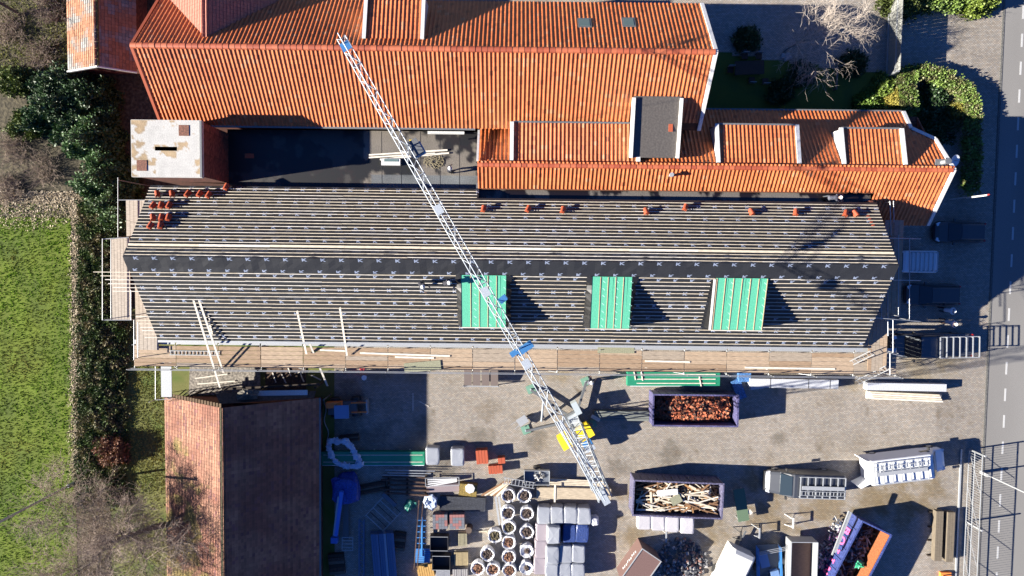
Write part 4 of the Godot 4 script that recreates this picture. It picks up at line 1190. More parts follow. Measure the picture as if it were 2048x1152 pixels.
# ---------------------------------------------------------------- yard goods
func skip(called: String, label: String, o: Vector3, turn: float, l: float, w: float, h: float, m: Material, inner: Material, rs := 0.62) -> Node3D:
	var S := thing(called, label, "skip", o, turn)
	pbox(S, "floor", inner, Vector3(0, 0.25, 0), Vector3(l - 0.16, 0.1, w - 0.16))
	for s in [-1.0, 1.0]:
		var sw := pbox(S, "side_wall", m, Vector3(0, h * 0.5 + 0.1, s * (w * 0.5 - 0.04)), Vector3(l, h - 0.2, 0.06))
		var n := int(l / rs)
		for i in n + 1:
			part(sw, "rib", ubox, m, Transform3D(Basis.from_scale(Vector3(0.09, h - 0.3, 0.07)), Vector3(-l * 0.5 + 0.05 + i * (l - 0.1) / n, h * 0.5 + 0.1, s * (w * 0.5 + 0.02))), false).transform = Transform3D(Basis.from_scale(Vector3(0.09 / l, 0.94, 1.2)), Vector3(-0.49 + i * 0.98 / n, 0, s * 0.9))
		pbox(S, "rim", m, Vector3(0, h, s * (w * 0.5 - 0.02)), Vector3(l + 0.06, 0.12, 0.13))
		pbox(S, "end_wall", m, Vector3(s * (l * 0.5 - 0.05), h * 0.5 + 0.1, 0), Vector3(0.07, h - 0.2, w - 0.1))
		pbox(S, "end_rim", m, Vector3(s * (l * 0.5 - 0.02), h + 0.003, 0), Vector3(0.13, 0.12, w - 0.15))
		pbox(S, "skid", mats["crane_grey"], Vector3(0, 0.1, s * w * 0.28), Vector3(l, 0.2, 0.14))
	return S

func heap(parent: Node, called: String, m: Material, mesh: Mesh, o: Vector3, l: float, w: float, turn: float, top: float, n: int, tones: Array, smin: Vector3, smax: Vector3, flat := 0.5) -> void:
	var xs := []; var cs := []
	var T := Transform3D(Basis(Vector3.UP, turn), o)
	for i in n:
		var u := rnd(-0.5, 0.5); var v := rnd(-0.5, 0.5)
		var y := top * (1.0 - 0.5 * (u * u + v * v) * 2.0) + 0.25 * nz.get_noise_2d(u * 300.0, v * 200.0 + i * 0.0) + rnd(-0.12, 0.05)
		var b := Basis(Vector3.UP, rnd(0, TAU)) * Basis(Vector3.RIGHT, rnd(-flat, flat)) * Basis(Vector3.BACK, rnd(-flat, flat))
		xs.append(T * Transform3D(b * Basis.from_scale(Vector3(rnd(smin.x, smax.x), rnd(smin.y, smax.y), rnd(smin.z, smax.z))), Vector3(u * l, y, v * w)))
		cs.append(jit(tones[rng.randi() % tones.size()], 0.25))
	multi(parent, called, mesh, m, xs, cs)

func blob(r: Vector3, rough: float, sd: float, top := 1.0, nu := 14, nv := 9) -> MB:
	var mb := MB.new()
	var g := []
	for j in nv + 1:
		var row := []
		for i in nu:
			var t := PI * j / nv; var a := TAU * i / nu
			var d := Vector3(sin(t) * cos(a), cos(t), sin(t) * sin(a))
			var e := 1.0 + rough * nz.get_noise_3d(d.x * 40.0 + sd, d.y * 40.0, d.z * 40.0 + sd)
			d = Vector3(signf(d.x) * pow(absf(d.x), top), signf(d.y) * pow(absf(d.y), top), signf(d.z) * pow(absf(d.z), top))
			row.append(d * r * e)
		g.append(row)
	for j in nv:
		for i in nu:
			mb.quad(g[j + 1][i], g[j][i], g[j][(i + 1) % nu], g[j + 1][(i + 1) % nu])
	return mb

func long_pack(called: String, label: String, cat: String, ax: float, ay: float, bx: float, by: float, w: float, h: float, m: Material, y0 := 0.08) -> Node3D:
	var a := P(ax, ay, h + y0); var b := P(bx, by, h + y0)
	a.y = 0; b.y = 0
	var t := thing(called, label, cat, (a + b) * 0.5, -atan2(b.z - a.z, b.x - a.x))
	pbox(t, "pack", m, Vector3(0, y0 + h * 0.5, 0), Vector3((b - a).length(), h, w))
	for s in [-0.35, 0.0, 0.35]: pbox(t, "bearer", mats["pine_dull"], Vector3(s * (b - a).length(), y0 * 0.5, 0), Vector3(0.09, y0, w + 0.2))
	return t

func yard() -> void:
	var cube := ubox
	var purple := mat("purple_paint", C(0.17, 0.16, 0.34), 0.5, 0.1, "rough", 0.7)
	var rusty := mat("rusty_inner", C(0.15, 0.085, 0.06), 0.85, 0, "rough", 0.9)
	var any := mat("mixed_rubble", C(1, 1, 1), 0.85, 0, "fine", 3.0)
	var lead: Material = mats["lead_sheet"]
	var white: Material = mats["white_trim"]
	var zinc: Material = mats["zinc"]
	var pale: Material = mats["pine_pale"]
	# skip of broken roof tiles
	var o := P(1391, 821, 2.05); o.y = 0
	var s1 := skip("tile_rubble_skip", "purple skip full of broken orange roof tiles", o, 0.0, 7.0, 2.6, 2.05, purple, rusty)
	heap(s1, "tile_rubble", any, cube, o, 6.1, 2.15, 0, 1.6, 1100, [C(0.50, 0.14, 0.06), C(0.42, 0.11, 0.05), C(0.55, 0.20, 0.10), C(0.30, 0.08, 0.04), C(0.12, 0.08, 0.06)], Vector3(0.08, 0.02, 0.08), Vector3(0.30, 0.05, 0.26), 0.8)
	heap(s1, "dark_rubble", any, cube, o + Vector3(0.6, 0, 0), 6.4, 2.3, 0, 0.95, 300, [C(0.03, 0.03, 0.03), C(0.08, 0.07, 0.06), C(0.5, 0.48, 0.45)], Vector3(0.06, 0.02, 0.06), Vector3(0.25, 0.06, 0.22), 0.8)
	# skip of waste timber
	o = P(1356, 999, 2.2); o.y = 0
	var s2 := skip("timber_waste_skip", "purple-grey skip heaped with broken planks and laths", o, -0.03, 7.4, 2.95, 2.2, mat("mauve_paint", C(0.20, 0.19, 0.31), 0.55, 0.1, "rough", 0.7), rusty)
	heap(s2, "small_wood_waste", any, cube, o, 6.9, 2.6, -0.03, 1.65, 620, [C(0.38, 0.22, 0.11), C(0.25, 0.13, 0.07), C(0.55, 0.40, 0.24), C(0.07, 0.06, 0.05)], Vector3(0.04, 0.03, 0.3), Vector3(0.10, 0.05, 0.9), 0.3)
	for i in 95:
		var wm: Material = [mats["pine"], pale, mats["pine_dull"], mat("old_brown_wood", C(0.30, 0.17, 0.09), 0.85, 0, "wood", 0.5), mat("orange_wood", C(0.45, 0.25, 0.11), 0.85, 0, "wood", 0.5)][rng.randi() % 5]
		var ln := rnd(0.9, 2.6)
		var an := rnd(-0.5, 0.5) if rng.randf() < 0.55 else rnd(0, PI)
		var ux := rnd(-3.1, 3.1); var uz := rnd(-1.15, 1.15)
		var mx := minf(ln, (3.4 - absf(ux)) * 2.0 / maxf(0.2, absf(cos(an)))); mx = minf(mx, (1.35 - absf(uz)) * 2.0 / maxf(0.12, absf(sin(an))))
		if mx < 0.5: continue
		var mb := MB.new()
		mb.box(Transform3D(Basis(Vector3.UP, an) * Basis(Vector3.BACK, rnd(-0.12, 0.12)), Vector3.ZERO), Vector3(mx, rnd(0.03, 0.06), rnd(0.06, 0.16)))
		var pk := put("waste_plank", mb, wm)
		pk.position = o + Vector3(ux, 1.72 + rnd(-0.1, 0.22), uz)
		tag(pk, "broken plank lying in the skip of waste timber", "plank", "broken planks in the timber skip")
	for q in [[1335, 985, 1.7, 0.5, 0.1, "white", "long white panel lying in the skip of waste timber"], [1352, 1000, 0.9, 0.7, 0.5, "olive", "olive green sheet lying in the skip of waste timber"]]:
		tag(pboxtop("discarded_sheet", white if q[5] == "white" else mats["olive_board"], P(q[0], q[1], 2.02), Vector3(q[2], 0.03, q[3]), q[4]), q[6], "sheet")
	# blue skip with pink letters
	var blue := mat("blue_paint", C(0.09, 0.13, 0.40), 0.5, 0.1, "rough", 0.8)
	var ca := P(1725, 1042, 2.4); var cb := P(1783, 1070, 2.4)
	var wv := cb - ca; var lv := Vector3(-wv.z, 0, wv.x).normalized()
	var SL := 6.6
	var mid := (ca + cb) * 0.5 + lv * SL * 0.5; mid.y = 0
	var turn := -atan2(lv.z, lv.x)
	var s3 := skip("lettered_skip", "blue skip with pink letters and an orange inner wall, full of scrap", mid, turn, SL, wv.length(), 2.4, blue, rusty, 0.94)
	pbox(s3, "inner_lining", mat("orange_lining", C(0.52, 0.17, 0.06), 0.7, 0, "rough", 1.2), Vector3(0, 1.35, -wv.length() * 0.5 + 0.13), Vector3(SL - 0.2, 2.1, 0.03))
	var pinkm := mat("pink_letter", C(0.80, 0.13, 0.32), 0.6)
	var word := "BOIIN"
	for i in word.length():
		var tm := TextMesh.new()
		tm.text = word[i]
		var sf := SystemFont.new()
		sf.font_names = PackedStringArray(["Droid Sans"])
		sf.font_weight = 700
		tm.font = sf
		tm.font_size = 64
		tm.pixel_size = 0.017
		tm.depth = 0.02
		var lt := MeshInstance3D.new()
		lt.name = "letter"
		s3.add_child(lt, true)
		lt.mesh = tm
		lt.material_override = pinkm
		lt.position = Vector3(-SL * 0.5 + 0.05 + (i + 1.5) * 0.929, 1.2, wv.length() * 0.5 + 0.04)
	heap(s3, "scrap", any, cube, mid, SL - 0.5, wv.length() - 0.7, turn, 1.25, 260, [C(0.05, 0.06, 0.09), C(0.20, 0.22, 0.25), C(0.03, 0.03, 0.03), C(0.45, 0.45, 0.45), C(0.12, 0.07, 0.05)], Vector3(0.04, 0.03, 0.15), Vector3(0.2, 0.08, 0.9), 0.6)
	var gt := blob(Vector3(0.45, 0.2, 0.3), 1.2, 4.0)
	var gtn := put("green_tarp_scrap", gt, mat("tarp_green", C(0.02, 0.25, 0.13), 0.5))
	gtn.position = P(1718, 1130, 1.6)
	tag(gtn, "crumpled green tarp on the scrap in the lettered skip", "tarp")
	# scrap metal heap beside it
	o = P(1660, 1085, 0)
	var sc := thing("scrap_metal_heap", "heap of grey twisted scrap metal beside the lettered skip", "scrap heap", o)
	heap(sc, "scrap_pieces", mat("scrap_metal", C(1, 1, 1), 0.4, 0.4, "fine", 2.0), cube, o, 1.8, 4.4, -0.45, 0.9, 260, [C(0.5, 0.5, 0.5), C(0.25, 0.27, 0.3), C(0.06, 0.08, 0.14), C(0.7, 0.7, 0.7)], Vector3(0.05, 0.02, 0.15), Vector3(0.18, 0.06, 0.6), 1.0)
	for q in [[1698, 1022, 1664, 1110, 0.10], [1702, 1024, 1670, 1105, 0.16]]:
		var mb := MB.new()
		mb.beam(P(q[0], q[1], 2.2), P(q[2], q[3], 2.2), q[4], 0.12)
		tag(put("steel_section", mb, zinc), "long grey steel section leaning along the lettered skip", "steel bar", "steel sections by the lettered skip")
	# wrapped pallets
	var wrap := mat("plastic_wrap", C(0.40, 0.42, 0.46), 0.2, 0, "fine", 1.4, 4.0)
	var wrapw := mat("plastic_wrap_white", C(0.62, 0.60, 0.63), 0.3, 0, "fine", 1.4, 4.0)
	var wrap_shade := mat("plastic_wrap_shaded", C(0.07, 0.12, 0.36), 0.3, 0, "rough", 1.4, 4.0)  # bluish shadow on these pallets, painted as the wrap colour
	var wrapp := mat("plastic_wrap_pinkish", C(0.40, 0.35, 0.38), 0.25, 0, "fine", 1.4, 4.0)
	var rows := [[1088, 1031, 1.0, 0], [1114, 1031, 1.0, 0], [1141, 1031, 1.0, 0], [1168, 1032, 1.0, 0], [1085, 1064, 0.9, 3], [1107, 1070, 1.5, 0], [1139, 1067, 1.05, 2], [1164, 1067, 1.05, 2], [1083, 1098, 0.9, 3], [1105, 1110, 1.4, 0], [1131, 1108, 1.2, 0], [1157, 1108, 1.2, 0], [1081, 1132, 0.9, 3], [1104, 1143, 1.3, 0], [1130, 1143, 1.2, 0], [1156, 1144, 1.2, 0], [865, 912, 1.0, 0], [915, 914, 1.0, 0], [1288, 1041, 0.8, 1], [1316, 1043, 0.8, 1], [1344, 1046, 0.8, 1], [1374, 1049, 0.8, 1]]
	var kinds := ["clear-wrapped pallet in the block of pallets beside the big bags", "", "wrapped pallet with blue shade painted into its wrap, in the pallet block", "low pinkish wrapped pallet at the edge of the pallet block next to the big bags"]
	var idx := 0
	for r in rows:
		var p := P(r[0], r[1], r[2]); p.y = 0
		var lab: String = kinds[r[3]]
		if r[3] == 0: lab = ["clear-wrapped pallet in the row next to the thick box beam", "tall clear-wrapped pallet beside the pallets painted in blue shade", "clear-wrapped pallet in the row just south of the pallets painted in blue shade", "clear-wrapped pallet in the southernmost row of the pallet block"][0 if idx < 4 else (1 if idx < 8 else (2 if idx < 12 else 3))]
		var grp := "wrapped pallets in the yard"
		if idx == 16 or idx == 17: lab = "lone wrapped pallet standing at the end of the long green panels"
		if r[3] == 1: lab = "white-covered pallet in the row against the timber skip"
		var pl := thing("wrapped_pallet", lab, "pallet", p, rnd(-0.04, 0.04), grp)
		var bl := blob(Vector3(0.60, r[2] * 0.5, 0.78), 0.10, idx * 7.0, 0.28, 16, 10)
		var bo := put("wrapped_load", bl, [wrap, wrapw, wrap_shade, wrapp][r[3]], pl)
		bo.position.y = r[2] * 0.5 + 0.12
		for i in 5: pbox(pl, "pallet_board", mats["pine_dull"], Vector3(-0.48 + i * 0.24, 0.13, 0), Vector3(0.1, 0.022, 1.2))
		for i in 3: pbox(pl, "bearer", mats["pine_dull"], Vector3(0, 0.06, -0.5 + i * 0.5), Vector3(1.0, 0.1, 0.1))
		idx += 1
	# big bags
	var cloth := mat("woven_white", C(0.74, 0.74, 0.76), 0.8, 0, "fine", 2.0)
	for q in [[1017, 991, 0], [1049, 992, 0], [1016, 1026, 0], [1054, 1027, 0], [1018, 1055, 1], [1054, 1064, 0], [990, 1072, 1], [1018, 1085, 2], [975, 1109, 0], [1018, 1114, 2], [1054, 1102, 3], [956, 1137, 2], [986, 1139, 2], [1019, 1141, 2], [1053, 1136, 3]]:
		var p := P(q[0], q[1], 0.9); p.y = 0
		var lab: String = ["open white big bag filled with dark brown rubble", "open white big bag filled with greenish-brown soil", "open white big bag filled with broken reddish tiles", "nearly closed white big bag beside the pallet block"][q[2]]
		var bg := thing("big_bag", lab, "big bag", p, rnd(0, 1.5), "white big bags in the yard")
		var mb := MB.new()
		var prof := [[0.42, 0.0], [0.55, 0.15], [0.60, 0.45], [0.58, 0.75], [0.60, 0.92], [0.56, 1.0], [0.46, 0.96], [0.40 if q[2] < 3 else 0.16, 0.86]]
		var sdv := rnd(0, 99)
		for j in prof.size() - 1:
			for i in 16:
				var c4 := []
				for e in [[j, i], [j, i + 1], [j + 1, i + 1], [j + 1, i]]:
					var a: float = TAU * (e[1] % 16) / 16
					var rr: float = prof[e[0]][0] * (1.0 + 0.10 * nz.get_noise_3d(cos(a) * 60 + sdv, prof[e[0]][1] * 60, sin(a) * 60) + 0.05 * cos(4 * a))
					c4.append(Vector3(cos(a) * rr, prof[e[0]][1] + 0.12 * nz.get_noise_3d(cos(a) * 70 + sdv, 5, sin(a) * 70), sin(a) * rr))
				mb.quad(c4[1], c4[0], c4[3], c4[2])
		put("bag_cloth", mb, cloth, bg)
		var dm := MB.new()
		dm.tube(Vector3(0, 0.74, 0), Vector3(0, 0.86, 0), 0.5, 0.42, 12)
		put("fill_base", dm, mat("dark_fill", C(0.09, 0.065, 0.05), 0.9), bg)
		var fx := []; var fc := []
		for i in 90:
			var a := rnd(0, TAU); var rr := sqrt(rnd(0, 1)) * (0.42 if q[2] < 3 else 0.18)
			fx.append(Transform3D(Basis.from_euler(Vector3(rnd(-1, 1), rnd(0, 6), rnd(-1, 1))) * Basis.from_scale(Vector3(rnd(0.05, 0.2), 0.03, rnd(0.05, 0.14))), p + Vector3(cos(a) * rr, rnd(0.86, 1.0) - rr * 0.12, sin(a) * rr)))
			fc.append(jit([C(0.12, 0.085, 0.07), C(0.15, 0.125, 0.07), C(0.34, 0.18, 0.11), C(0.14, 0.10, 0.08)][q[2]], 0.6))
		multi(bg, "fill_pieces", cube, any, fx, fc)
		for s in 4:
			var a := PI * 0.25 + s * PI * 0.5
			pbeam(bg, "lifting_loop", cloth, Vector3(cos(a) * 0.56, 0.9, sin(a) * 0.56), Vector3(cos(a) * 0.62, 1.08, sin(a) * 0.62), 0.06, 0.02, false)
	# palleted new tiles
	var clay: Material = mats["new_clay"]
	for q in [[964, 914, 1.0, 1.15, 0.9, "tall stack of orange tiles beside the wrapped pallet"], [1003, 921, 0.62, 0.5, 0.8, "small low stack of orange tiles behind the broad one"], [991, 939, 1.2, 0.7, 0.6, "broad low stack of orange tiles in front of the small one"]]:
		var p := P(q[0], q[1], q[4]); p.y = 0
		var st := thing("tile_pallet", q[5], "roof tiles", p, 0.1)
		var nx := int(q[2] / 0.24)
		for i in nx:
			for j in 4: pbox(st, "tile_bundle", clay, Vector3(-q[2] * 0.5 + (i + 0.5) * q[2] / nx, (j + 0.5) * q[4] / 4.0 + 0.08, rnd(-0.02, 0.02)), Vector3(q[2] / nx - 0.02, q[4] / 4.0 - 0.012, q[3]))
		pbox(st, "pallet", mats["pine_dull"], Vector3(0, 0.04, 0), Vector3(q[2], 0.08, q[3]))
	# mixed paver pallets
	for q in [[880, 1044, "pallet of red and grey paving bricks by the blue rack"], [914, 1044, "strapped pallet of mixed paving bricks beside the round drum"]]:
		var p := P(q[0], q[1], 0.9); p.y = 0
		var st := thing("paver_pallet", q[2], "paving bricks", p, 0.03)
		for j in 5:
			for i in 5:
				for k in 3: pbox(st, "brick_pack", mat("paver_red", C(0.34, 0.15, 0.14), 0.85, 0, "fine", 2.0) if rng.randf() < 0.4 else mat("paver_grey", C(0.17, 0.18, 0.21), 0.85, 0, "fine", 2.0), Vector3(-0.5 + i * 0.25, 0.22 + k * 0.27, -0.5 + j * 0.25), Vector3(0.24, 0.26, 0.24))
		pbox(st, "pallet", mats["pine_dull"], Vector3(0, 0.05, 0), Vector3(1.2, 0.1, 1.2))
	var dr := thing("oil_drum", "round rust-dark drum beside the strapped paver pallet", "drum", P(939, 1053, 0))
	ptube(dr, "shell", rusty, Vector3(0, 0, 0), Vector3(0, 0.85, 0), 0.30, false); ptube(dr, "lid", mats["dark_fill"], Vector3(0, 0.85, 0), Vector3(0, 0.87, 0), 0.27, false)
	# long goods
	var gs := mat("green_panel", C(0.02, 0.27, 0.15), 0.5, 0, "fine", 0.8)
	var gp := long_pack("green_panel_stack", "long stack of green roof panels lying beside the barn", "roof panels", 643, 917, 849, 917, 1.15, 0.5, gs)
	for z in [-0.3, 0.3]: pbox(gp, "batten", pale, Vector3(0, 0.6, z), Vector3(8.4, 0.03, 0.05))
	pbox(gp, "edge_foam", mat("foam_white", C(0.7, 0.75, 0.8), 0.6), Vector3(0, 0.33, 0.6), Vector3(8.6, 0.4, 0.06))
	var g2 := long_pack("green_panel_pack", "green roof panels stacked beside the tile skip with battens on top", "roof panels", 1255, 757, 1440, 757, 1.25, 0.7, gs)
	for z in [-0.35, 0.05, 0.4]: pbox(g2, "batten", pale, Vector3(0.2, 0.8, z), Vector3(6.6, 0.04, 0.07))
	for x in [-3.3, -2.7, 2.2]: pbox(g2, "cross_batten", pale, Vector3(x, 0.84, 0.1 * x), Vector3(0.09, 0.04, 0.9), Basis(Vector3.UP, 0.2))
	pbox(g2, "edge_foam", mats["foam_white"], Vector3(0, 0.45, 0.65), Vector3(7.2, 0.5, 0.05))
	var wp := mat("white_film", C(0.64, 0.66, 0.70), 0.35, 0, "fine", 0.8, 3.0)
	var w1 := long_pack("white_film_pack", "long white plastic-wrapped bundle under the scaffold edge", "wrapped bundle", 1500, 766, 1677, 769, 0.75, 0.7, wp)
	pbox(w1, "flap", wp, Vector3(-3.1, 0.5, 0.1), Vector3(1.1, 0.3, 0.9), Basis(Vector3.UP, 0.15))
	for x in [-2.0, 1.2, 3.0]: pbox(w1, "strap", mat("strap_black", C(0.03, 0.03, 0.03), 0.6), Vector3(x, 0.44, 0), Vector3(0.04, 0.71, 0.765))
	long_pack("white_panel_pack", "white panel bundle lying alongside yellow timber near the street", "wrapped bundle", 1735, 773, 1893, 776, 0.62, 0.75, wp)
	var yt := long_pack("timber_bundle", "low bundle of fresh yellow timber beside the white panel bundle", "timber", 1735, 790, 1882, 797, 0.62, 0.3, mats["pine_pale"])
	for i in 4: pbox(yt, "board", [mats["pine"], pale][i % 2], Vector3(0.1 * i, 0.42, -0.26 + i * 0.17), Vector3(5.9, 0.06, 0.14))
	var gb := long_pack("grey_beam_pack", "pack of grey-green treated beams on end bearers left of tile skip", "timber", 1188, 831, 1298, 832, 0.85, 0.4, mat("treated_beam", C(0.19, 0.22, 0.21), 0.8, 0, "wood", 0.6))
	for i in 4: pbox(gb, "beam", mat("treated_beam_b", C(0.22, 0.25, 0.24), 0.8, 0, "wood", 0.6), Vector3(0, 0.54, -0.32 + i * 0.21), Vector3(4.6, 0.12, 0.18))
	pbox(gb, "light_end", pale, Vector3(-2.2, 0.57, 0.2), Vector3(0.8, 0.09, 0.3), Basis(Vector3.UP, -0.5))
	var bb := long_pack("box_beam", "thick pale wooden box beam lying under the crane's end", "timber", 1073, 986, 1222, 989, 0.95, 0.6, mat("beam_buff", C(0.58, 0.50, 0.38), 0.8, 0, "wood", 0.4))
	pbox(bb, "strap", pale, Vector3(-1.6, 0.7, 0.0), Vector3(0.14, 0.04, 1.5))
	for i in 5:
		var mb := MB.new()
		mb.beam(P(1088 + rnd(0, 14), 958 + i * 3.4, 0.35), P(1208 + rnd(0, 14), 963 + i * 3.0, 0.35), 0.11, 0.09)
		tag(put("thin_plank", mb, mats["pine_dull"]), "thin long plank in the loose row behind the box beam", "plank", "row of thin planks behind the box beam")
	for q in [[770, 940, 870, 942], [775, 946, 862, 947], [765, 950, 850, 952]]:
		var mb := MB.new()
		mb.tube(P(q[0], q[1], 0.6), P(q[2], q[3], 0.6), 0.05, 0.05)
		tag(put("steel_pipe", mb, zinc), "thin steel pipe on the pipe rack south of the green panels", "pipe", "steel pipes on the rack")
	var rk := thing("pipe_rack", "dark steel rack of rusty beams south of the green panels", "rack", P(815, 968, 0))
	for i in 5: pbox(rk, "beam", rusty, Vector3(rnd(-0.4, 0.4), 0.3 + 0.06 * i, -0.7 + i * 0.35), Vector3(rnd(3.2, 4.6), 0.12, 0.14), Basis(Vector3.UP, rnd(-0.06, 0.03)))
	for x in [-1.6, 0.0, 1.6]: pbox(rk, "sleeper", mats["dark_timber"], Vector3(x, 0.12, 0), Vector3(0.14, 0.24, 1.9))
	var ct := thing("gutter_crate", "steel crate holding white gutter lengths and a brown sheet", "crate", P(886, 965, 0), 0.04)
	pbox(ct, "tray", mat("mauve_sheet", C(0.30, 0.24, 0.25), 0.6, 0, "fine", 1.0), Vector3(0, 0.2, 0.35), Vector3(2.8, 0.3, 0.7))
	for i in 4: pbox(ct, "gutter_length", white, Vector3(0, 0.5, -0.45 + i * 0.13), Vector3(2.5, 0.1, 0.1), Basis(Vector3.UP, 0.05 * i))
	for z in [-0.6, 0.1]: pbox(ct, "frame_bar", zinc, Vector3(0, 0.55, z), Vector3(2.9, 0.05, 0.05))
	for x in [-1.42, 1.42]: pbox(ct, "frame_bar", zinc, Vector3(x, 0.55, -0.25), Vector3(0.05, 0.05, 0.75))
	var yc := thing("yellow_crate", "mustard yellow crate with a white hexagonal lid", "crate", P(937, 975, 0), -0.1)
	pbox(yc, "crate_body", mat("mustard", C(0.36, 0.25, 0.05), 0.7, 0, "rough", 1.0), Vector3(0, 0.35, 0), Vector3(1.5, 0.7, 1.0))
	ptube(yc, "lid", white, Vector3(0.15, 0.7, -0.2), Vector3(0.15, 0.85, -0.2), 0.42, false)
	for i in 6:
		var mb := MB.new()
		mb.beam(P(963 + i * 6, 990 + rnd(-3, 3), 0.5), P(1003 + i * 4, 962 + rnd(-2, 6), 0.7), 0.16, 0.05)
		tag(put("scrap_board", mb, [mats["old_brown_wood"], mats["pine_dull"]][i % 2]), "weathered board in the untidy pile beside the yellow crate", "board", "weathered boards by the yellow crate")
	var ld := thing("steel_ladder", "steel ladder lying over the big bags' north end", "ladder", P(1038, 966, 1.0), -0.16)
	for z in [-0.25, 0.25]: pbox(ld, "rail", zinc, Vector3(0, 0, z), Vector3(2.7, 0.06, 0.05))
	for i in 9: pbox(ld, "rung", zinc, Vector3(-1.2 + i * 0.3, 0, 0), Vector3(0.05, 0.05, 0.5))
	# small tipper box with rubble
	var tb := thing("tipper_trailer", "grey tipper trailer box with whitish rubble inside", "trailer", P(1073, 948, 0))
	pbox(tb, "bed", mat("tipper_blue_grey", C(0.16, 0.18, 0.22), 0.6, 0.2, "fine", 1.0), Vector3(0, 0.65, 0), Vector3(2.1, 0.08, 1.2))
	for z in [-0.6, 0.6]: pbox(tb, "side_board", zinc, Vector3(0, 0.86, z), Vector3(2.15, 0.42, 0.04))
	for x in [-1.06, 1.06]: pbox(tb, "end_board", zinc, Vector3(x, 0.86, 0), Vector3(0.04, 0.42, 1.16))
	for z in [-0.7, 0.7]: ptube(tb, "wheel", mats["strap_black"], Vector3(0, 0.32, z - 0.09), Vector3(0, 0.32, z + 0.09), 0.32, false)
	heap(tb, "plaster_rubble", any, cube, P(1078, 947, 0), 1.0, 0.8, 0, 0.8, 60, [C(0.6, 0.6, 0.6), C(0.4, 0.38, 0.35), C(0.1, 0.1, 0.1)], Vector3(0.06, 0.04, 0.06), Vector3(0.25, 0.1, 0.2), 0.8)
	for q in [["blue_board", 1490, 755, 1.0, 0.75, 0.0, 0.6, "blue patterned board standing beside the green panel pack"], ["blue_folded_sheet", 1478, 779, 0.8, 1.7, 0.4, 0.4, "blue and white folded sheet lying at the tile skip's corner"]]:
		tag(pboxtop(q[0], mat("sky_blue_sheet", C(0.12, 0.30, 0.68), 0.5, 0, "rough", 0.7, 2.0), P(q[1], q[2], q[6]) - Vector3(0, q[6] * 0.5, 0), Vector3(q[3], q[6], q[4]), q[5]), q[7], "sheet")
	# crumpled plastic
	var film := mat("blue_white_film", C(0.62, 0.72, 0.88), 0.3, 0, "fine", 1.4, 4.0)
	var rg := MB.new()
	var pts := [[660, 880], [672, 884], [690, 882], [702, 894], [712, 912], [722, 930], [700, 934], [676, 928], [662, 912], [657, 894], [660, 880]]
	for i in pts.size() - 1:
		var a := P(pts[i][0], pts[i][1], 0.75); var b := P(pts[i + 1][0], pts[i + 1][1], 0.75)
		for j in 5:
			var m := a.lerp(b, (j + 0.5) / 5.0)
			var bl := blob(Vector3(rnd(0.16, 0.28), rnd(0.06, 0.16), rnd(0.16, 0.28)), 1.3, rnd(0, 99), 0.8, 8, 5)
			for v in bl.v.size():
				rg.v.append(bl.v[v] + m); rg.n.append(bl.n[v]); rg.c.append(bl.c[v]); rg.t.append(Vector2.ZERO)
	tag(put("plastic_film_loop", rg, film), "crumpled loop of pale blue plastic film on the green panels", "plastic film")
	for q in [["white_film_sack", 861, 1004, 0.6, 0.5, 0.55, "crumpled white plastic sack beside the slate sheets", film], ["green_film_sack", 820, 1010, 0.5, 0.4, 0.5, "crumpled green plastic sack beside the white one", mat("tarp_teal", C(0.03, 0.26, 0.20), 0.4, 0, "rough", 1.4, 3.0)]]:
		var bl := blob(Vector3(q[3], q[4], q[5]), 0.9, q[1] * 1.0, 0.9)
		var n := put(q[0], bl, q[7])
		n.position = P(q[1], q[2], 0.4)
		tag(n, q[6], "sack")
	tag(pboxtop("slate_sheet_stack", mat("slate_sheets", C(0.055, 0.06, 0.075), 0.6, 0, "rough", 0.8), P(925, 1008, 0.3) - Vector3(0, 0.15, 0), Vector3(3.9, 0.3, 1.2), -0.03), "dark slate-grey sheets stacked between white sack and big bags", "sheets")
	for q in [[990, 985, 999, 1050], [996, 985, 1005, 1045]]:
		var mb := MB.new()
		mb.beam(P(q[0], q[1], 0.4), P(q[2], q[3], 0.4), 0.16, 0.1)
		tag(put("aluminium_profile", mb, zinc), "pale aluminium profile lying west of the big bags", "profile", "aluminium profiles by the bags")
	# metal sheets, lattice mast, racks in the shade
	var cs := thing("corrugated_stack", "leaning stack of blue-grey corrugated metal sheets", "metal sheets", P(770, 1110, 0), 0.08)
	for i in 9: pbox(cs, "sheet", [mat("blue_steel", C(0.16, 0.22, 0.36), 0.4, 0.3, "fine", 1.0), mat("blue_steel_pale", C(0.36, 0.42, 0.52), 0.4, 0.3, "fine", 1.0)][1 if i == 5 else 0], Vector3(-0.9 + i * 0.22, 0.4 + 0.05 * (i % 3), 0), Vector3(0.2, 0.8, 4.4), Basis(Vector3.BACK, -0.25))
	var lm := thing("lattice_section", "dark blue lattice mast section lying beside corrugated sheets", "lattice mast", P(725, 1100, 0))
	for x in [-0.2, 0.2]:
		for y in [0.1, 0.5]: pbox(lm, "chord", mats["blue_steel"], Vector3(x, y, 0), Vector3(0.05, 0.05, 5.6))
	for i in 22: pbox(lm, "lacing", mats["blue_steel"], Vector3(0, 0.5, -2.7 + i * 0.25), Vector3(0.5, 0.03, 0.04), Basis(Vector3.UP, 0.5 if i % 2 else -0.5))
	var fr := thing("bar_grating", "tilted brown steel grating of loose bars lying in the shade", "grating", P(768, 1025, 0), -0.75)
	for x in [-1.0, 1.0]: pbox(fr, "bar", zinc, Vector3(x, 0.3, 0), Vector3(0.05, 0.06, 2.4))
	for i in 6: pbox(fr, "bar", [rusty, zinc][i % 2], Vector3(0, 0.3, -1.1 + i * 0.44), Vector3(2.0, 0.05, 0.05))
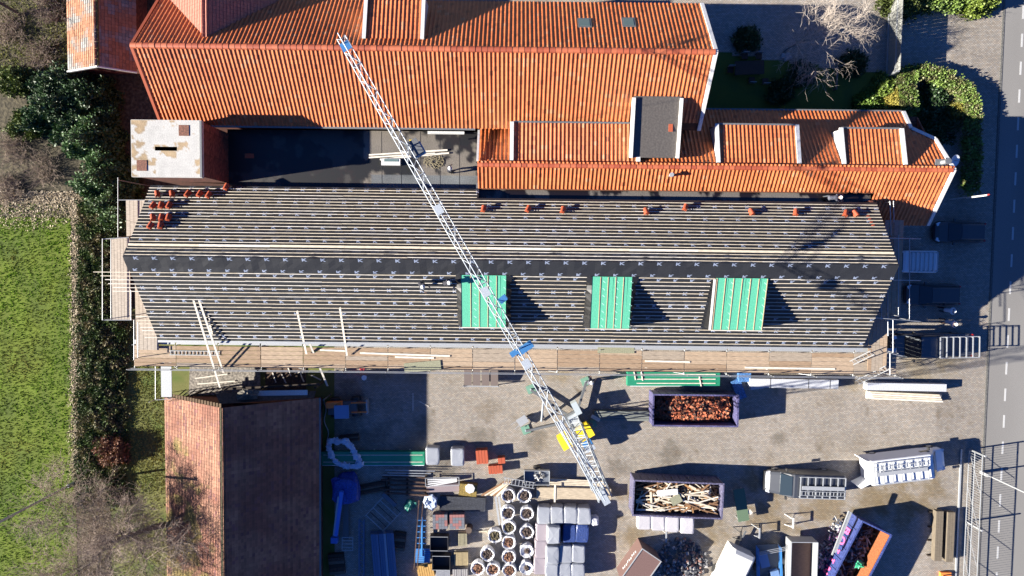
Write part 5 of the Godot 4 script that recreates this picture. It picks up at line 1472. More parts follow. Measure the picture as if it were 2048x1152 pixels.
	pbox(fr, "box_end", mats["tipper_blue_grey"], Vector3(-0.5, 0.4, -1.3), Vector3(1.5, 0.2, 0.35))
	var br := thing("blue_rack", "bright blue steel cradle with cross arms", "rack", P(845, 1075, 0))
	pbox(br, "spine", mat("rack_blue", C(0.05, 0.22, 0.55), 0.5), Vector3(0, 0.5, -0.3), Vector3(0.12, 0.12, 3.4))
	for i in 6: pbox(br, "arm", mats["rack_blue"], Vector3(0, 0.5, -1.7 + i * 0.5), Vector3(0.8, 0.06, 0.06))
	pbox(br, "mesh_tray", mats["rack_blue"], Vector3(0.1, 0.42, 1.4), Vector3(1.25, 0.12, 1.2))
	for i in 7: pbox(br, "tray_bar", mats["crane_grey"], Vector3(0.1, 0.5, 0.9 + i * 0.17), Vector3(1.2, 0.05, 0.03))
	var rn := 0
	for q in [[880, 1080, "dark_bin", C(0.025, 0.025, 0.03), "open dark steel bin below the red and grey pavers", "bin"], [884, 1118, "black_crate", C(0.02, 0.02, 0.022), "black open crate with a pale rim among the pallets", "crate"]]:
		var t := thing(q[2], q[4], q[5], P(q[0], q[1], 0))
		pbox(t, "floor", mat(q[2], q[3], 0.6), Vector3(0, 0.1, 0), Vector3(1.5, 0.06, 1.2))
		for s in [-1.0, 1.0]:
			pbox(t, "side", mats[q[2]], Vector3(s * 0.75, 0.45, 0), Vector3(0.05, 0.7, 1.2)); pbox(t, "end", mats[q[2]], Vector3(0, 0.45, s * 0.6), Vector3(1.45, 0.7, 0.05)); pbox(t, "rim", zinc, Vector3(0, 0.81, s * 0.6), Vector3(1.5, 0.03, 0.04))
		rn += 1
	for q in [[925, 1080, 0.75, 1.1, C(0.42, 0.40, 0.28), "slatted pallet with pale green-grey boards"], [922, 1118, 1.2, 1.15, C(0.46, 0.38, 0.22), "pallet of tan boards beside the black crate"], [920, 1148, 1.3, 0.8, C(0.40, 0.40, 0.42), "pallet of grey concrete slabs at the foot of the tan boards"], [851, 1143, 1.4, 1.1, C(0.62, 0.38, 0.12), "yellow-orange pallet of boards below the blue cradle"], [886, 1147, 1.2, 0.8, C(0.35, 0.38, 0.45), "pallet with two grey slabs and dark gaps"]]:
		var p := P(q[0], q[1], 0.6); p.y = 0
		var t := thing("board_pallet", q[5], "pallet", p, 0.02 if q[0] != 851 else 0.2)
		for i in 7: pbox(t, "board", mat("board_%d" % int(q[0] * 10 + q[1]), q[4], 0.85, 0, "wood", 0.6), Vector3(-q[2] * 0.5 + (i + 0.5) * q[2] / 7.0, 0.42 + rnd(0, 0.04), 0), Vector3(q[2] / 7.0 - 0.03, 0.3, q[3]))
		pbox(t, "pallet", mats["pine_dull"], Vector3(0, 0.12, 0), Vector3(q[2], 0.22, q[3]))
	# boxes and trailers along the south edge
	var bx := thing("brown_site_box", "brown site box with white lettering, standing askew", "container", P(1272, 1118, 0), 0.98)
	pbox(bx, "body", mat("brown_panel", C(0.20, 0.12, 0.105), 0.6, 0, "fine", 0.8), Vector3(0, 1.1, 0), Vector3(3.2, 2.2, 1.9))
	for z in [-0.95, 0.95]: pbox(bx, "roof_edge", zinc, Vector3(0, 2.22, z), Vector3(3.26, 0.06, 0.07))
	for x in [-1.6, 1.6]: pbox(bx, "roof_edge", zinc, Vector3(x, 2.223, 0), Vector3(0.07, 0.06, 1.83))
	for i in 9: pbox(bx, "letter_stroke", white, Vector3(-0.9 + i * 0.22, 1.3 + 0.07 * (i % 3), -0.965), Vector3(0.12, 0.3, 0.01), Basis(Vector3.BACK, 0.3 * (i % 2)))
	var wt2 := thing("white_box_trailer", "white box trailer standing between the cobble heap and the cage trailer", "trailer", P(1452, 1132, 0), -0.42)
	var bo := MB.new()
	var ring := func(z: float, k: float) -> Array: return [Vector3(-1.05, 0.45, z), Vector3(1.05, 0.45, z), Vector3(1.05, 1.9 * k, z), Vector3(0.8, 2.2 * k, z), Vector3(-0.8, 2.2 * k, z), Vector3(-1.05, 1.9 * k, z)]
	bo.loft([ring.call(-2.2, 0.93), ring.call(-1.9, 1.0), ring.call(2.4, 1.0)])
	put("body", bo, mat("trailer_white", C(0.74, 0.74, 0.71), 0.45, 0, "fine", 0.7), wt2)
	pbox(wt2, "hatch", zinc, Vector3(-1.06, 1.4, 1.0), Vector3(0.02, 0.8, 0.5)); pbox(wt2, "drawbar", mats["crane_grey"], Vector3(0, 0.45, -2.9), Vector3(0.12, 0.1, 1.4))
	for x in [-1.0, 1.0]: ptube(wt2, "wheel", mats["strap_black"], Vector3(x - 0.1, 0.35, 0.5), Vector3(x + 0.1, 0.35, 0.5), 0.35, false)
	var ot := thing("open_trailer", "long open trailer with grey sides and brown floor", "trailer", P(1590, 1110, 0), 0.0)
	pbox(ot, "floor", mat("trailer_floor", C(0.22, 0.13, 0.10), 0.8, 0, "wood", 0.6), Vector3(0, 0.7, 0.4), Vector3(2.1, 0.1, 4.6))
	for x in [-1.1, 1.1]: pbox(ot, "side_board", zinc, Vector3(x, 1.3, 0.4), Vector3(0.06, 1.2, 4.6))
	pbox(ot, "head_board", zinc, Vector3(0, 1.3, -1.9), Vector3(2.2, 1.2, 0.06))
	for q in [[-1.2, 0.3], [1.2, 0.3], [-1.2, 1.2], [1.2, 1.2]]: ptube(ot, "wheel", mats["strap_black"], Vector3(q[0] - 0.1, 0.36, q[1]), Vector3(q[0] + 0.1, 0.36, q[1]), 0.36, false)
	var cg := thing("blue_cage_trailer", "low trailer with blue cage sides carrying blue tool boxes", "trailer", P(1530, 1120, 0), 0.06)
	pbox(cg, "floor", mats["crane_grey"], Vector3(0, 0.5, 0.2), Vector3(1.9, 0.08, 3.6))
	for x in [-0.95, 0.95]:
		for y in [0.7, 1.0, 1.3]: pbox(cg, "side_rail", mats["rack_blue"], Vector3(x, y, 0.2), Vector3(0.05, 0.05, 3.6))
	for i in 3: pbox(cg, "top_bar", zinc, Vector3(0.2, 1.35, -1.5 + i * 0.14), Vector3(2.2, 0.04, 0.04), Basis(Vector3.UP, 0.15))
	for q in [[-0.4, -0.4, 0.5, 0.8], [0.5, 0.9, 0.45, 0.5], [-0.1, 1.5, 0.7, 0.4]]: pbox(cg, "tool_box", mat("box_blue", C(0.12, 0.20, 0.36), 0.5), Vector3(q[0], 0.75, q[1]), Vector3(q[2] * 1.5, 0.5, q[3] * 1.5), Basis(Vector3.UP, 0.2))
	for x in [-1.02, 1.02]: ptube(cg, "wheel", mats["strap_black"], Vector3(x - 0.08, 0.32, 0.4), Vector3(x + 0.08, 0.32, 0.4), 0.32, false)
	# heap of cobbles, every stone
	var hp := thing("cobble_heap", "heap of loose grey and reddish stone cobbles", "cobbles", P(1362, 1122, 0))
	var cm := [mat("cobble_dark", C(0.09, 0.095, 0.11), 0.85, 0, "fine", 3.0), mat("cobble_mid", C(0.18, 0.18, 0.19), 0.85, 0, "fine", 3.0), mat("cobble_red", C(0.34, 0.19, 0.15), 0.85, 0, "fine", 3.0), mat("cobble_pale", C(0.45, 0.43, 0.42), 0.85, 0, "fine", 3.0)]
	var cmesh := blob(Vector3(0.5, 0.5, 0.5), 0.25, 2.0, 0.35, 7, 5).mesh()
	for i in 280:
		var a := rnd(0, TAU); var rr := pow(rnd(0, 1), 0.55)
		var y := maxf(0.1, 0.85 * (1.0 - rr)) * rnd(0.75, 1.05)
		part(hp, "cobble", cmesh, cm[[0, 0, 1, 1, 1, 2, 3][rng.randi() % 7]], Transform3D(Basis.from_euler(Vector3(rnd(0, 3), rnd(0, 3), rnd(0, 3))) * Basis.from_scale(Vector3(rnd(0.2, 0.32), rnd(0.16, 0.24), rnd(0.2, 0.3))), Vector3(cos(a) * rr * 2.3, y, sin(a) * rr * 2.0)), false)
	# green bench-like table and trestles
	var gtb := thing("green_work_table", "long green-topped work table beside the timber skip", "table", P(1476, 1003, 0), 0.19)
	pbox(gtb, "top", mat("table_green", C(0.13, 0.20, 0.12), 0.6, 0, "fine", 1.0), Vector3(0, 0.85, 0), Vector3(0.95, 0.05, 2.8))
	for q in [[-0.4, -1.2], [0.4, -1.2], [-0.4, 1.2], [0.4, 1.2]]: pbox(gtb, "leg", zinc, Vector3(q[0], 0.42, q[1]), Vector3(0.06, 0.84, 0.06))
	pbox(gtb, "side_shelf", pale, Vector3(0.65, 0.8, 0.75), Vector3(0.3, 0.05, 0.4), Basis(Vector3.UP, 0.5))
	for q in [[1582, 1042, "white A-frame trestle standing beyond the open trailer"], [1515, 1062, "grey A-frame trestle beside the cage trailer"], [1478, 1068, "dark A-frame trestle south of the green table"], [1330, 1070, "metal A-frame trestle by the cobble heap"]]:
		var p := P(q[0], q[1], 0.4); p.y = 0
		var t := thing("trestle", q[2], "trestle", p)
		var tm2: Material = white if q[0] == 1582 else ([zinc, mats["strap_black"]][1 if q[0] == 1478 else 0])
		for s in [-1.0, 1.0]:
			pbeam(t, "leg", tm2, Vector3(s * 0.06, 0.85, -0.35), Vector3(s * 0.4, 0.0, -0.45), 0.05, 0.05, false); pbeam(t, "leg", tm2, Vector3(s * 0.06, 0.85, 0.35), Vector3(s * 0.4, 0.0, 0.45), 0.05, 0.05, false)
		pbox(t, "top_bar", tm2, Vector3(0, 0.88, 0), Vector3(0.12, 0.07, 0.9)); pbox(t, "cross_bar", tm2, Vector3(0, 0.35, 0.4), Vector3(0.5, 0.04, 0.04))
	# timber troughs by the gate
	for q in [[1868, 1066, "nearer the white van, narrow grey timber beam on cross bearers"], [1891, 1068, "broad grey timber beam on cross bearers beside the sliding gate"]]:
		var t := thing("timber_beam_stack", q[2], "timber", P(q[0], q[1], 0))
		for i in 3: pbox(t, "beam", mat("weathered_beam", C(0.20, 0.17, 0.13), 0.9, 0, "wood", 0.5), Vector3(-0.2 + i * 0.21, 0.45, 0), Vector3(0.19, 0.5, 4.3))
		for z in [-1.9, -0.6, 0.6, 1.9]: pbox(t, "bearer", mats["dark_timber"], Vector3(-0.1, 0.1, z), Vector3(1.0, 0.2, 0.1))
	var ob := thing("orange_barrier", "orange plastic barrier foot near the sliding gate", "barrier", P(1888, 1148, 0))
	pbox(ob, "foot", mat("orange_plastic", C(0.72, 0.20, 0.04), 0.5), Vector3(0, 0.15, 0), Vector3(0.9, 0.3, 0.5)); pbox(ob, "post", mats["orange_plastic"], Vector3(-0.3, 0.45, 0), Vector3(0.12, 0.5, 0.1))
	# sliding gate and fence at the street
	var gate := thing("sliding_gate", "galvanised steel sliding gate with a mesh of bars", "gate", P(1925, 1020, 0))
	var ga := P(1960, 900, 1.9); var gz := P(1925, 1110, 1.9)
	var gx := P(1930, 1000, 0).x
	var z0 := P(1940, 905, 1.0).z; var z1 := P(1925, 1150, 1.0).z + 2.0
	for y in [0.25, 1.0, 1.95]: pbox(gate, "rail", zinc, Vector3(gx, y, (z0 + z1) * 0.5), Vector3(0.05, 0.05, z1 - z0), Basis.IDENTITY, true)
	for i in 60: ptube(gate, "bar", zinc, Vector3(gx, 0.25, z0 + (z1 - z0) * i / 59.0), Vector3(gx, 1.95, z0 + (z1 - z0) * i / 59.0), 0.014)
	for z in [z0, (z0 + z1) * 0.5, z1]: pbox(gate, "post", zinc, Vector3(gx + 0.15, 1.05, z), Vector3(0.12, 2.1, 0.12), Basis.IDENTITY, true)
	for i in 4: pbeam(gate, "diagonal", zinc, Vector3(gx - 0.03, 0.3, z0 + i * (z1 - z0) / 4.0), Vector3(gx - 0.03, 1.9, z0 + (i + 1) * (z1 - z0) / 4.0), 0.03, 0.03)
	pbox(gate, "guide_track", zinc, Vector3(gx - 0.55, 0.06, (z0 + z1) * 0.5), Vector3(0.14, 0.1, z1 - z0), Basis.IDENTITY, true)
	var hg := thing("drive_gate", "grey ribbed double gate closing the courtyard drive", "gate", P(1810, 75, 0))
	var hx := P(1797, 75, 1.8).x; var hz0 := P(1826, -20, 1.8).z; var hz1 := P(1800, 148, 1.0).z
	for i in 22: pbox(hg, "board", mat("gate_grey", C(0.36, 0.38, 0.37), 0.7, 0, "wood", 0.6), Vector3(hx, 1.15, lerpf(hz0, hz1, (i + 0.5) / 22.0)), Vector3(0.05, 2.2, (hz1 - hz0) / 22.0 - 0.02), Basis(Vector3.BACK, -0.0), true)
	for y in [0.3, 1.6]: pbox(hg, "rail", zinc, Vector3(hx - 0.06, y, (hz0 + hz1) * 0.5), Vector3(0.06, 0.1, hz1 - hz0), Basis.IDENTITY, true)
	for z in [hz0, hz1]: pbox(hg, "post", zinc, Vector3(hx, 1.0, z), Vector3(0.16, 2.0, 0.16), Basis.IDENTITY, true)
	# poles
	for q in [[1880, 401, 5.9, "flag_pole", "white flagpole with red tip and furled flag beside the small house", "flagpole", 0.035], [1962, 944, 8.0, "lamp_post", "grey street lamp post standing beside the sliding gate", "street lamp", 0.07], [150, 965, 10.5, "field_lamp_post", "grey lamp post standing at the edge of the grass field", "street lamp", 0.10]]:
		var p := P(q[0], q[1], 0)
		var t := thing(q[3], q[4], q[5], p)
		ptube(t, "pole", white if q[3] == "flag_pole" else zinc, Vector3(0, 0, 0), Vector3(0, q[2], 0), q[6], false)
		if q[3] == "flag_pole":
			ptube(t, "tip", mat("red_tip", C(0.6, 0.05, 0.03), 0.5), Vector3(0, q[2], 0), Vector3(0, q[2] + 0.15, 0), 0.05, false)
			pbox(t, "furled_flag", white, Vector3(0.08, q[2] - 1.4, 0.05), Vector3(0.09, 2.4, 0.07), Basis(Vector3.BACK, 0.03))
		else:
			pbox(t, "collar", zinc, Vector3(0, 0.5, 0), Vector3(0.24, 1.0, 0.24)); pbox(t, "lamp_head", zinc, Vector3(-0.3, q[2] + 0.03, 0), Vector3(0.8, 0.12, 0.25))
	# garden furniture in the shade
	var tbl := thing("garden_table", "dark garden table in the shaded front garden", "table", P(1493, 140, 0), 0.05)
	pbox(tbl, "top", mats["dark_timber"], Vector3(0, 0.74, 0), Vector3(2.4, 0.05, 1.1))
	for q in [[-1.0, -0.4], [1.0, -0.4], [-1.0, 0.4], [1.0, 0.4]]: pbox(tbl, "leg", mats["dark_timber"], Vector3(q[0], 0.36, q[1]), Vector3(0.08, 0.72, 0.08))
	for q in [[1486, 115], [1514, 115], [1500, 163], [1527, 165], [1458, 142]]:
		var t := thing("garden_chair", "dark garden chair drawn up to the garden table", "chair", P(q[0], q[1], 0), 0.0 if q[1] > 150 else PI, "chairs round the garden table")
		pbox(t, "seat", mats["dark_timber"], Vector3(0, 0.44, 0), Vector3(0.5, 0.04, 0.48)); pbox(t, "backrest", zinc, Vector3(0, 0.72, 0.24), Vector3(0.5, 0.5, 0.03))
		for s in [[-0.2, -0.2], [0.2, -0.2], [-0.2, 0.2], [0.2, 0.2]]: pbox(t, "leg", mats["dark_timber"], Vector3(s[0], 0.21, s[1]), Vector3(0.04, 0.42, 0.04))
	var pp := thing("garden_post", "thin grey wooden post rail standing in the shaded lawn", "post", P(1668, 150, 0))
	pbox(pp, "rail", mats["weathered_beam"], Vector3(0, 0.5, 0), Vector3(0.14, 0.12, 2.6)); pbox(pp, "post", mats["weathered_beam"], Vector3(0, 0.25, 1.2), Vector3(0.14, 0.5, 0.14)); pbox(pp, "post", mats["weathered_beam"], Vector3(0, 0.25, -1.2), Vector3(0.14, 0.5, 0.14))
	var stn := blob(Vector3(0.5, 0.5, 0.5), 0.3, 9.0, 0.8, 7, 5).mesh()
	for i in 9:
		var w := MeshInstance3D.new()
		w.name = numbered("white_stone")
		add_child(w)
		w.mesh = stn
		w.material_override = mats["cobble_pale"]
		w.transform = Transform3D(Basis.from_scale(Vector3(0.4, 0.25, 0.35)), P(1560 + rnd(0, 34), 108 + rnd(0, 14), 0) + Vector3(0, 0.08, 0))
		tag(w, "white boulder at the foot of the birch", "stone", "white stones under the birch")
	# low goods near the scaffold
	var tp := thing("tilted_glazed_frame", "aluminium rack holding brown panels against the scaffold", "rack", P(963, 750, 0))
	for i in 4: pbox(tp, "panel", mat("panel_brown", C(0.20, 0.16, 0.14), 0.4, 0, "fine", 1.0), Vector3(-1.1 + i * 0.74, 1.0, 0), Vector3(0.62, 0.06, 1.5), Basis(Vector3.RIGHT, 0.25))
	for z in [-0.8, 0.8]: pbox(tp, "rail", zinc, Vector3(0, 1.0 - z * 0.2, z), Vector3(3.0, 0.08, 0.08))
	for q in [[-1.45, -0.8], [1.45, -0.8], [-1.45, 0.8], [1.45, 0.8]]: pbox(tp, "leg", zinc, Vector3(q[0], 0.5, q[1]), Vector3(0.07, 1.0, 0.07))
	for q in [[730, 754, "white_bucket", "white plastic bucket standing by the shadow's edge", C(0.7, 0.75, 0.8)], [726, 735, "red_bucket", "red plastic bucket close to the scaffold foot", C(0.65, 0.06, 0.06)]]:
		var bk := thing(q[2], q[3], "bucket", P(q[0], q[1], 0))
		var mb := MB.new()
		mb.tube(Vector3.ZERO, Vector3(0, 0.38, 0), 0.16, 0.22, 12)
		put("pail", mb, mat(q[2], q[4], 0.5), bk)
		ptube(bk, "rim", mats[q[2]], Vector3(0, 0.36, 0), Vector3(0, 0.39, 0), 0.235, false)
	for q in [[826, 786, 826, 822], [839, 803, 858, 813]]:
		var mb := MB.new()
		mb.beam(P(q[0], q[1], 0.03), P(q[2], q[3], 0.03), 0.07, 0.05)
		tag(put("pale_lath", mb, pale), "pale lath lying on the shaded paving", "lath", "laths on the shaded paving")
	for q in [[390, 757, 455, 748], [395, 768, 470, 762], [545, 745, 552, 765], [563, 748, 572, 766], [576, 735, 582, 752], [590, 745, 606, 745], [600, 745, 608, 764], [622, 750, 642, 760]]:
		var mb := MB.new()
		mb.beam(P(q[0], q[1], 0.12), P(q[2], q[3], 0.12), 0.09, 0.06)
		tag(put("offcut", mb, pale), "pale timber offcut lying on the slabs by the barn", "offcut", "timber offcuts on the slabs")
	var cbl := blob(Vector3(0.42, 0.6, 0.42), 0.2, 3.0, 0.7)
	var cn := put("upright_sack", cbl, cloth)
	cn.position = P(1188, 1040, 0.5)
	tag(cn, "small white sack standing alone east of the pallet block", "sack")
	var twr := thing("folded_tarp_heap", "brown tarpaulin hanging over the stripped barn end", "tarp", P(492, 790, 3.4))
	var tw2 := blob(Vector3(0.9, 0.25, 0.45), 0.9, 12.0, 0.9)
	put("tarp_cloth", tw2, mat("tarp_taupe", C(0.26, 0.23, 0.18), 0.7, 0, "rough", 1.0), twr)
	# more clutter between barn and big bags
	for q in [[838, 1000, 828, 1138, "long rusty angle bar standing against the blue cradle, nearer the barn"], [846, 1005, 834, 1140, "long rusty angle bar standing against the blue cradle, nearer the pavers"]]:
		var mb := MB.new()
		mb.beam(P(q[0], q[1], 0.9), P(q[2], q[3], 0.9), 0.08, 0.1)
		tag(put("angle_bar", mb, rusty), q[4], "steel bar")
	for i in 5:
		var mb := MB.new()
		mb.beam(P(930 + i * 12, 1064 + rnd(-3, 3), 0.1), P(985 + i * 3, 1062 + i * 3 + rnd(-3, 3), 0.1), 0.07, 0.06)
		tag(put("thin_batten", mb, mats["pine_dull"]), "thin dull batten lying on the ground west of the big bags", "batten", "thin battens west of the big bags")
	for q in [[745, 975, 2.4, 0.9, 0.2, "low dark pallet of steel plates behind the blue tarpaulin"], [800, 1080, 1.0, 1.6, -0.1, "dark crate of fittings between corrugated sheets and cradle"], [675, 1125, 1.3, 1.8, 0.1, "dark plank stack beside the boom lift's basket"], [700, 875, 1.6, 0.6, 0.1, "low dark pallet against the barn above the green panels"]]:
		var t := thing("dark_pallet_stack", q[5], "pallet", P(q[0], q[1], 0), q[4])
		for i in 6: pbox(t, "slat", [mats["dark_timber"], rusty, mats["weathered_beam"]][i % 3], Vector3(0, 0.22 + 0.03 * (i % 2), -q[3] * 0.5 + (i + 0.5) * q[3] / 6.0), Vector3(q[2], 0.3, q[3] / 6.0 - 0.03))
		pbox(t, "base", mats["dark_timber"], Vector3(0, 0.05, 0), Vector3(q[2], 0.1, q[3]))
	for q in [[655, 765, 700, 1040, "grey hose lying along the barn's shaded foot"]]:
		var mb := MB.new()
		var pv := P(648, 800, 0.06)
		for i in 20:
			var nx2 := P(648 + 3 * sin(i * 0.8) + i * 0.6, 800 + (i + 1) * 6, 0.06)
			mb.tube(pv, nx2, 0.04, 0.04, 5, false)
			pv = nx2
		tag(put("grey_hose", mb, zinc), q[4], "hose")
	var wb2 := thing("wheel_barrow", "grey wheelbarrow standing west of the crane's outrigger", "wheelbarrow", P(1045, 838, 0), 0.6)
	var tub := MB.new()
	tub.hexa([Vector3(-0.25, 0.35, 0.2), Vector3(0.25, 0.35, 0.2), Vector3(0.25, 0.35, -0.2), Vector3(-0.25, 0.35, -0.2), Vector3(-0.45, 0.62, 0.34), Vector3(0.42, 0.62, 0.34), Vector3(0.42, 0.62, -0.34), Vector3(-0.45, 0.62, -0.34)])
	put("tub", tub, zinc, wb2)
	for z in [-0.26, 0.26]: pbeam(wb2, "handle", zinc, Vector3(-1.0, 0.55, z), Vector3(0.6, 0.25, z * 0.3), 0.04, 0.04, false)
	ptube(wb2, "wheel", mats["strap_black"], Vector3(0.62, 0.2, -0.05), Vector3(0.62, 0.2, 0.05), 0.2, false)

# ---------------------------------------------------------------- vehicles (nose towards +x)
func ring(x: float, hw: float, y0: float, y1: float, r: float) -> Array:
	return [Vector3(x, y0, -hw * 0.94), Vector3(x, y0 + 0.12, -hw), Vector3(x, y1 - r, -hw), Vector3(x, y1 - r * 0.3, -hw + r * 0.35), Vector3(x, y1, -hw + r * 1.3), Vector3(x, y1 + r * 0.12, 0), Vector3(x, y1, hw - r * 1.3), Vector3(x, y1 - r * 0.3, hw - r * 0.35), Vector3(x, y1 - r, hw), Vector3(x, y0 + 0.12, hw), Vector3(x, y0, hw * 0.94)]

func wheels(t: Node, xs: Array, hw: float, r: float) -> void:
	for x in xs:
		for s in [-1.0, 1.0]:
			var w := ptube(t, "wheel", mats["strap_black"], Vector3(x, r, s * (hw - 0.2)), Vector3(x, r, s * (hw + 0.01)), r, false)
			part(w, "rim", ucyl, mats["zinc"], Transform3D(Basis.from_scale(Vector3(0.6, 0.6, 0.1)), Vector3(0, 0, 0.48)), false)

func hatch(label: String, at: Vector3, turn: float, l: float, w: float, h: float, paint: Material) -> void:
	var t := thing("parked_car", label, "car", at, turn)
	var hw := w * 0.5; var a := -l * 0.5; var gl: Material = mats["car_glass"]
	var mb := MB.new()
	mb.loft([ring(a, hw * 0.80, 0.40, 0.72, 0.08), ring(a + 0.12, hw * 0.93, 0.28, 0.90, 0.12), ring(a + 0.5, hw, 0.22, 0.97, 0.14), ring(0.2, hw, 0.2, 0.95, 0.14), ring(l * 0.5 - 1.0, hw, 0.22, 0.92, 0.16), ring(l * 0.5 - 0.35, hw * 0.94, 0.26, 0.80, 0.16), ring(l * 0.5 - 0.08, hw * 0.80, 0.32, 0.66, 0.12), ring(l * 0.5, hw * 0.60, 0.38, 0.58, 0.08)])
	put("body", mb, paint, t)
	var cb := MB.new()
	var bw := hw * 0.92; var tw := hw * 0.72
	var sec := func(x: float, y0: float, y1: float, k0: float, k1: float) -> Array: return [Vector3(x, y0, -bw * k0), Vector3(x, y1 - 0.05, -tw * k1), Vector3(x, y1, -tw * k1 * 0.85), Vector3(x, y1 + 0.02, 0), Vector3(x, y1, tw * k1 * 0.85), Vector3(x, y1 - 0.05, tw * k1), Vector3(x, y0, bw * k0)]
	cb.loft([sec.call(a + 0.18, 0.88, 1.0, 0.9, 1.15), sec.call(a + 0.55, 0.9, h - 0.05, 0.98, 0.98), sec.call(-0.2, 0.9, h, 1.0, 1.0), sec.call(l * 0.5 - 1.75, 0.9, h - 0.03, 1.0, 0.98), sec.call(l * 0.5 - 1.0, 0.88, 0.96, 0.98, 1.2)])
	put("glasshouse", cb, gl, t)
	var rf := MB.new()
	rf.loft([sec.call(a + 0.5, h - 0.10, h - 0.02, 0.78, 0.96), sec.call(-0.2, h - 0.08, h + 0.03, 0.79, 0.98), sec.call(l * 0.5 - 1.8, h - 0.1, h - 0.0, 0.77, 0.94)])
	put("roof_panel", rf, paint, t)
	for s in [-1.0, 1.0]:
		pbox(t, "headlight", mats["lamp_clear"], Vector3(l * 0.5 - 0.28, 0.72, s * hw * 0.72), Vector3(0.34, 0.12, 0.26), Basis(Vector3.UP, s * 0.4))
		pbox(t, "tail_light", mats["lamp_red"], Vector3(a + 0.1, 0.82, s * hw * 0.78), Vector3(0.1, 0.25, 0.16))
		pbox(t, "mirror", paint, Vector3(l * 0.5 - 1.45, 0.98, s * (hw + 0.1)), Vector3(0.14, 0.12, 0.2))
	wheels(t, [a + 0.75, l * 0.5 - 0.8], hw, 0.31)

func van(label: String, at: Vector3, turn: float, l: float, w: float, h: float, paint: Material, rack := 1, pickup := false) -> Node3D:
	var t := thing("work_van", label, "van", at, turn)
	var hw := w * 0.5; var f := l * 0.5; var gl: Material = mats["car_glass"]
	var mb := MB.new()
	if pickup:
		mb.loft([ring(-f, hw * 0.96, 0.45, 0.95, 0.06), ring(f - 2.3, hw * 0.98, 0.35, 0.98, 0.08), ring(f - 1.2, hw * 0.98, 0.32, 1.02, 0.14), ring(f - 0.25, hw * 0.9, 0.34, 0.88, 0.16), ring(f, hw * 0.72, 0.4, 0.7, 0.1)])
		put("body", mb, paint, t)
		var cb := MB.new()
		cb.loft([ring(f - 3.9, hw * 0.92, 0.95, h - 0.03, 0.14), ring(f - 2.6, hw * 0.92, 0.95, h, 0.16), ring(f - 1.9, hw * 0.90, 0.95, h - 0.06, 0.16)])
		put("cab", cb, paint, t)
	else:
		mb.loft([ring(-f, hw * 0.97, 0.4, h - 0.04, 0.12), ring(-f + 0.1, hw, 0.32, h, 0.14), ring(f - 2.0, hw, 0.32, h, 0.16), ring(f - 1.75, hw * 0.98, 0.32, h - 0.1, 0.2), ring(f - 1.05, hw * 0.97, 0.32, 1.32, 0.2), ring(f - 0.3, hw * 0.9, 0.34, 1.02, 0.2), ring(f, hw * 0.72, 0.4, 0.8, 0.14)])
		put("body", mb, paint, t)
	var ws := MB.new()
	var ya := h - 0.12; var xa := f - 1.80; var xb := f - 1.02; var yb := 1.36 if not pickup else 1.08
	ws.loft([[Vector3(xa, ya - 0.02, -hw * 0.78), Vector3(xa, ya - 0.02, hw * 0.78), Vector3(xa, ya + 0.11, hw * 0.78), Vector3(xa, ya + 0.11, -hw * 0.78)], [Vector3(xb, yb - 0.02, -hw * 0.88), Vector3(xb, yb - 0.02, hw * 0.88), Vector3(xb, yb + 0.06, hw * 0.88), Vector3(xb, yb + 0.06, -hw * 0.88)]])
	put("windscreen", ws, gl, t)
	for s in [-1.0, 1.0]:
		pbox(t, "side_window", gl, Vector3(f - 2.0, 1.45 if not pickup else 1.3, s * hw * (0.99 if not pickup else 0.92)), Vector3(0.75, 0.4, 0.03))
		pbox(t, "headlight", mats["lamp_clear"], Vector3(f - 0.22, 0.86, s * hw * 0.74), Vector3(0.3, 0.2, 0.26), Basis(Vector3.UP, s * 0.35))
		pbox(t, "tail_light", mats["lamp_red"], Vector3(-f - 0.01, 1.0, s * hw * 0.88), Vector3(0.04, 0.35, 0.1))
		pbox(t, "mirror", mats["strap_black"], Vector3(f - 1.55, 1.35, s * (hw + 0.16)), Vector3(0.12, 0.28, 0.22))
	pbox(t, "bumper", mats["strap_black"], Vector3(f - 0.03, 0.48, 0), Vector3(0.16, 0.2, w * 0.8))
	wheels(t, [-f + 1.1, f - 0.95], hw, 0.34)
	if rack:
		var y := h + 0.18
		var r0 := -f + 0.1; var r1 := f - 2.4 if not pickup else f - 3.3
		var R := thing_part(t, "roof_rack")
		for s in [-1.0, 1.0]: pbox(R, "rack_rail", mats["zinc"], Vector3((r0 + r1) * 0.5, y, s * hw * 0.86), Vector3(r1 - r0, 0.06, 0.06))
		var n := 7
		for i in n:
			var x := lerpf(r0, r1, i / float(n - 1))
			pbox(R, "cross_bar", mats["zinc"], Vector3(x, y + 0.003, 0), Vector3(0.08, 0.05, w * 0.86))
			for s in [-1.0, 1.0]: pbox(R, "rack_foot", mats["zinc"], Vector3(x, y - 0.12, s * hw * 0.8), Vector3(0.05, 0.22, 0.05))
		if rack == 2:
			pbox(R, "rack_walkway", mats["zinc"], Vector3((r0 + r1) * 0.5, y + 0.07, 0), Vector3(r1 - r0 - 0.2, 0.04, 0.32))
			for z in [-0.62, -0.28]: pbox(R, "ladder_rail", mats["zinc"], Vector3((r0 + r1) * 0.5, y + 0.1, z), Vector3(r1 - r0, 0.06, 0.04))
			for i in 13: pbox(R, "ladder_rung", mats["zinc"], Vector3(lerpf(r0 + 0.1, r1 - 0.1, i / 12.0), y + 0.1, -0.45), Vector3(0.035, 0.035, 0.3))
	return t

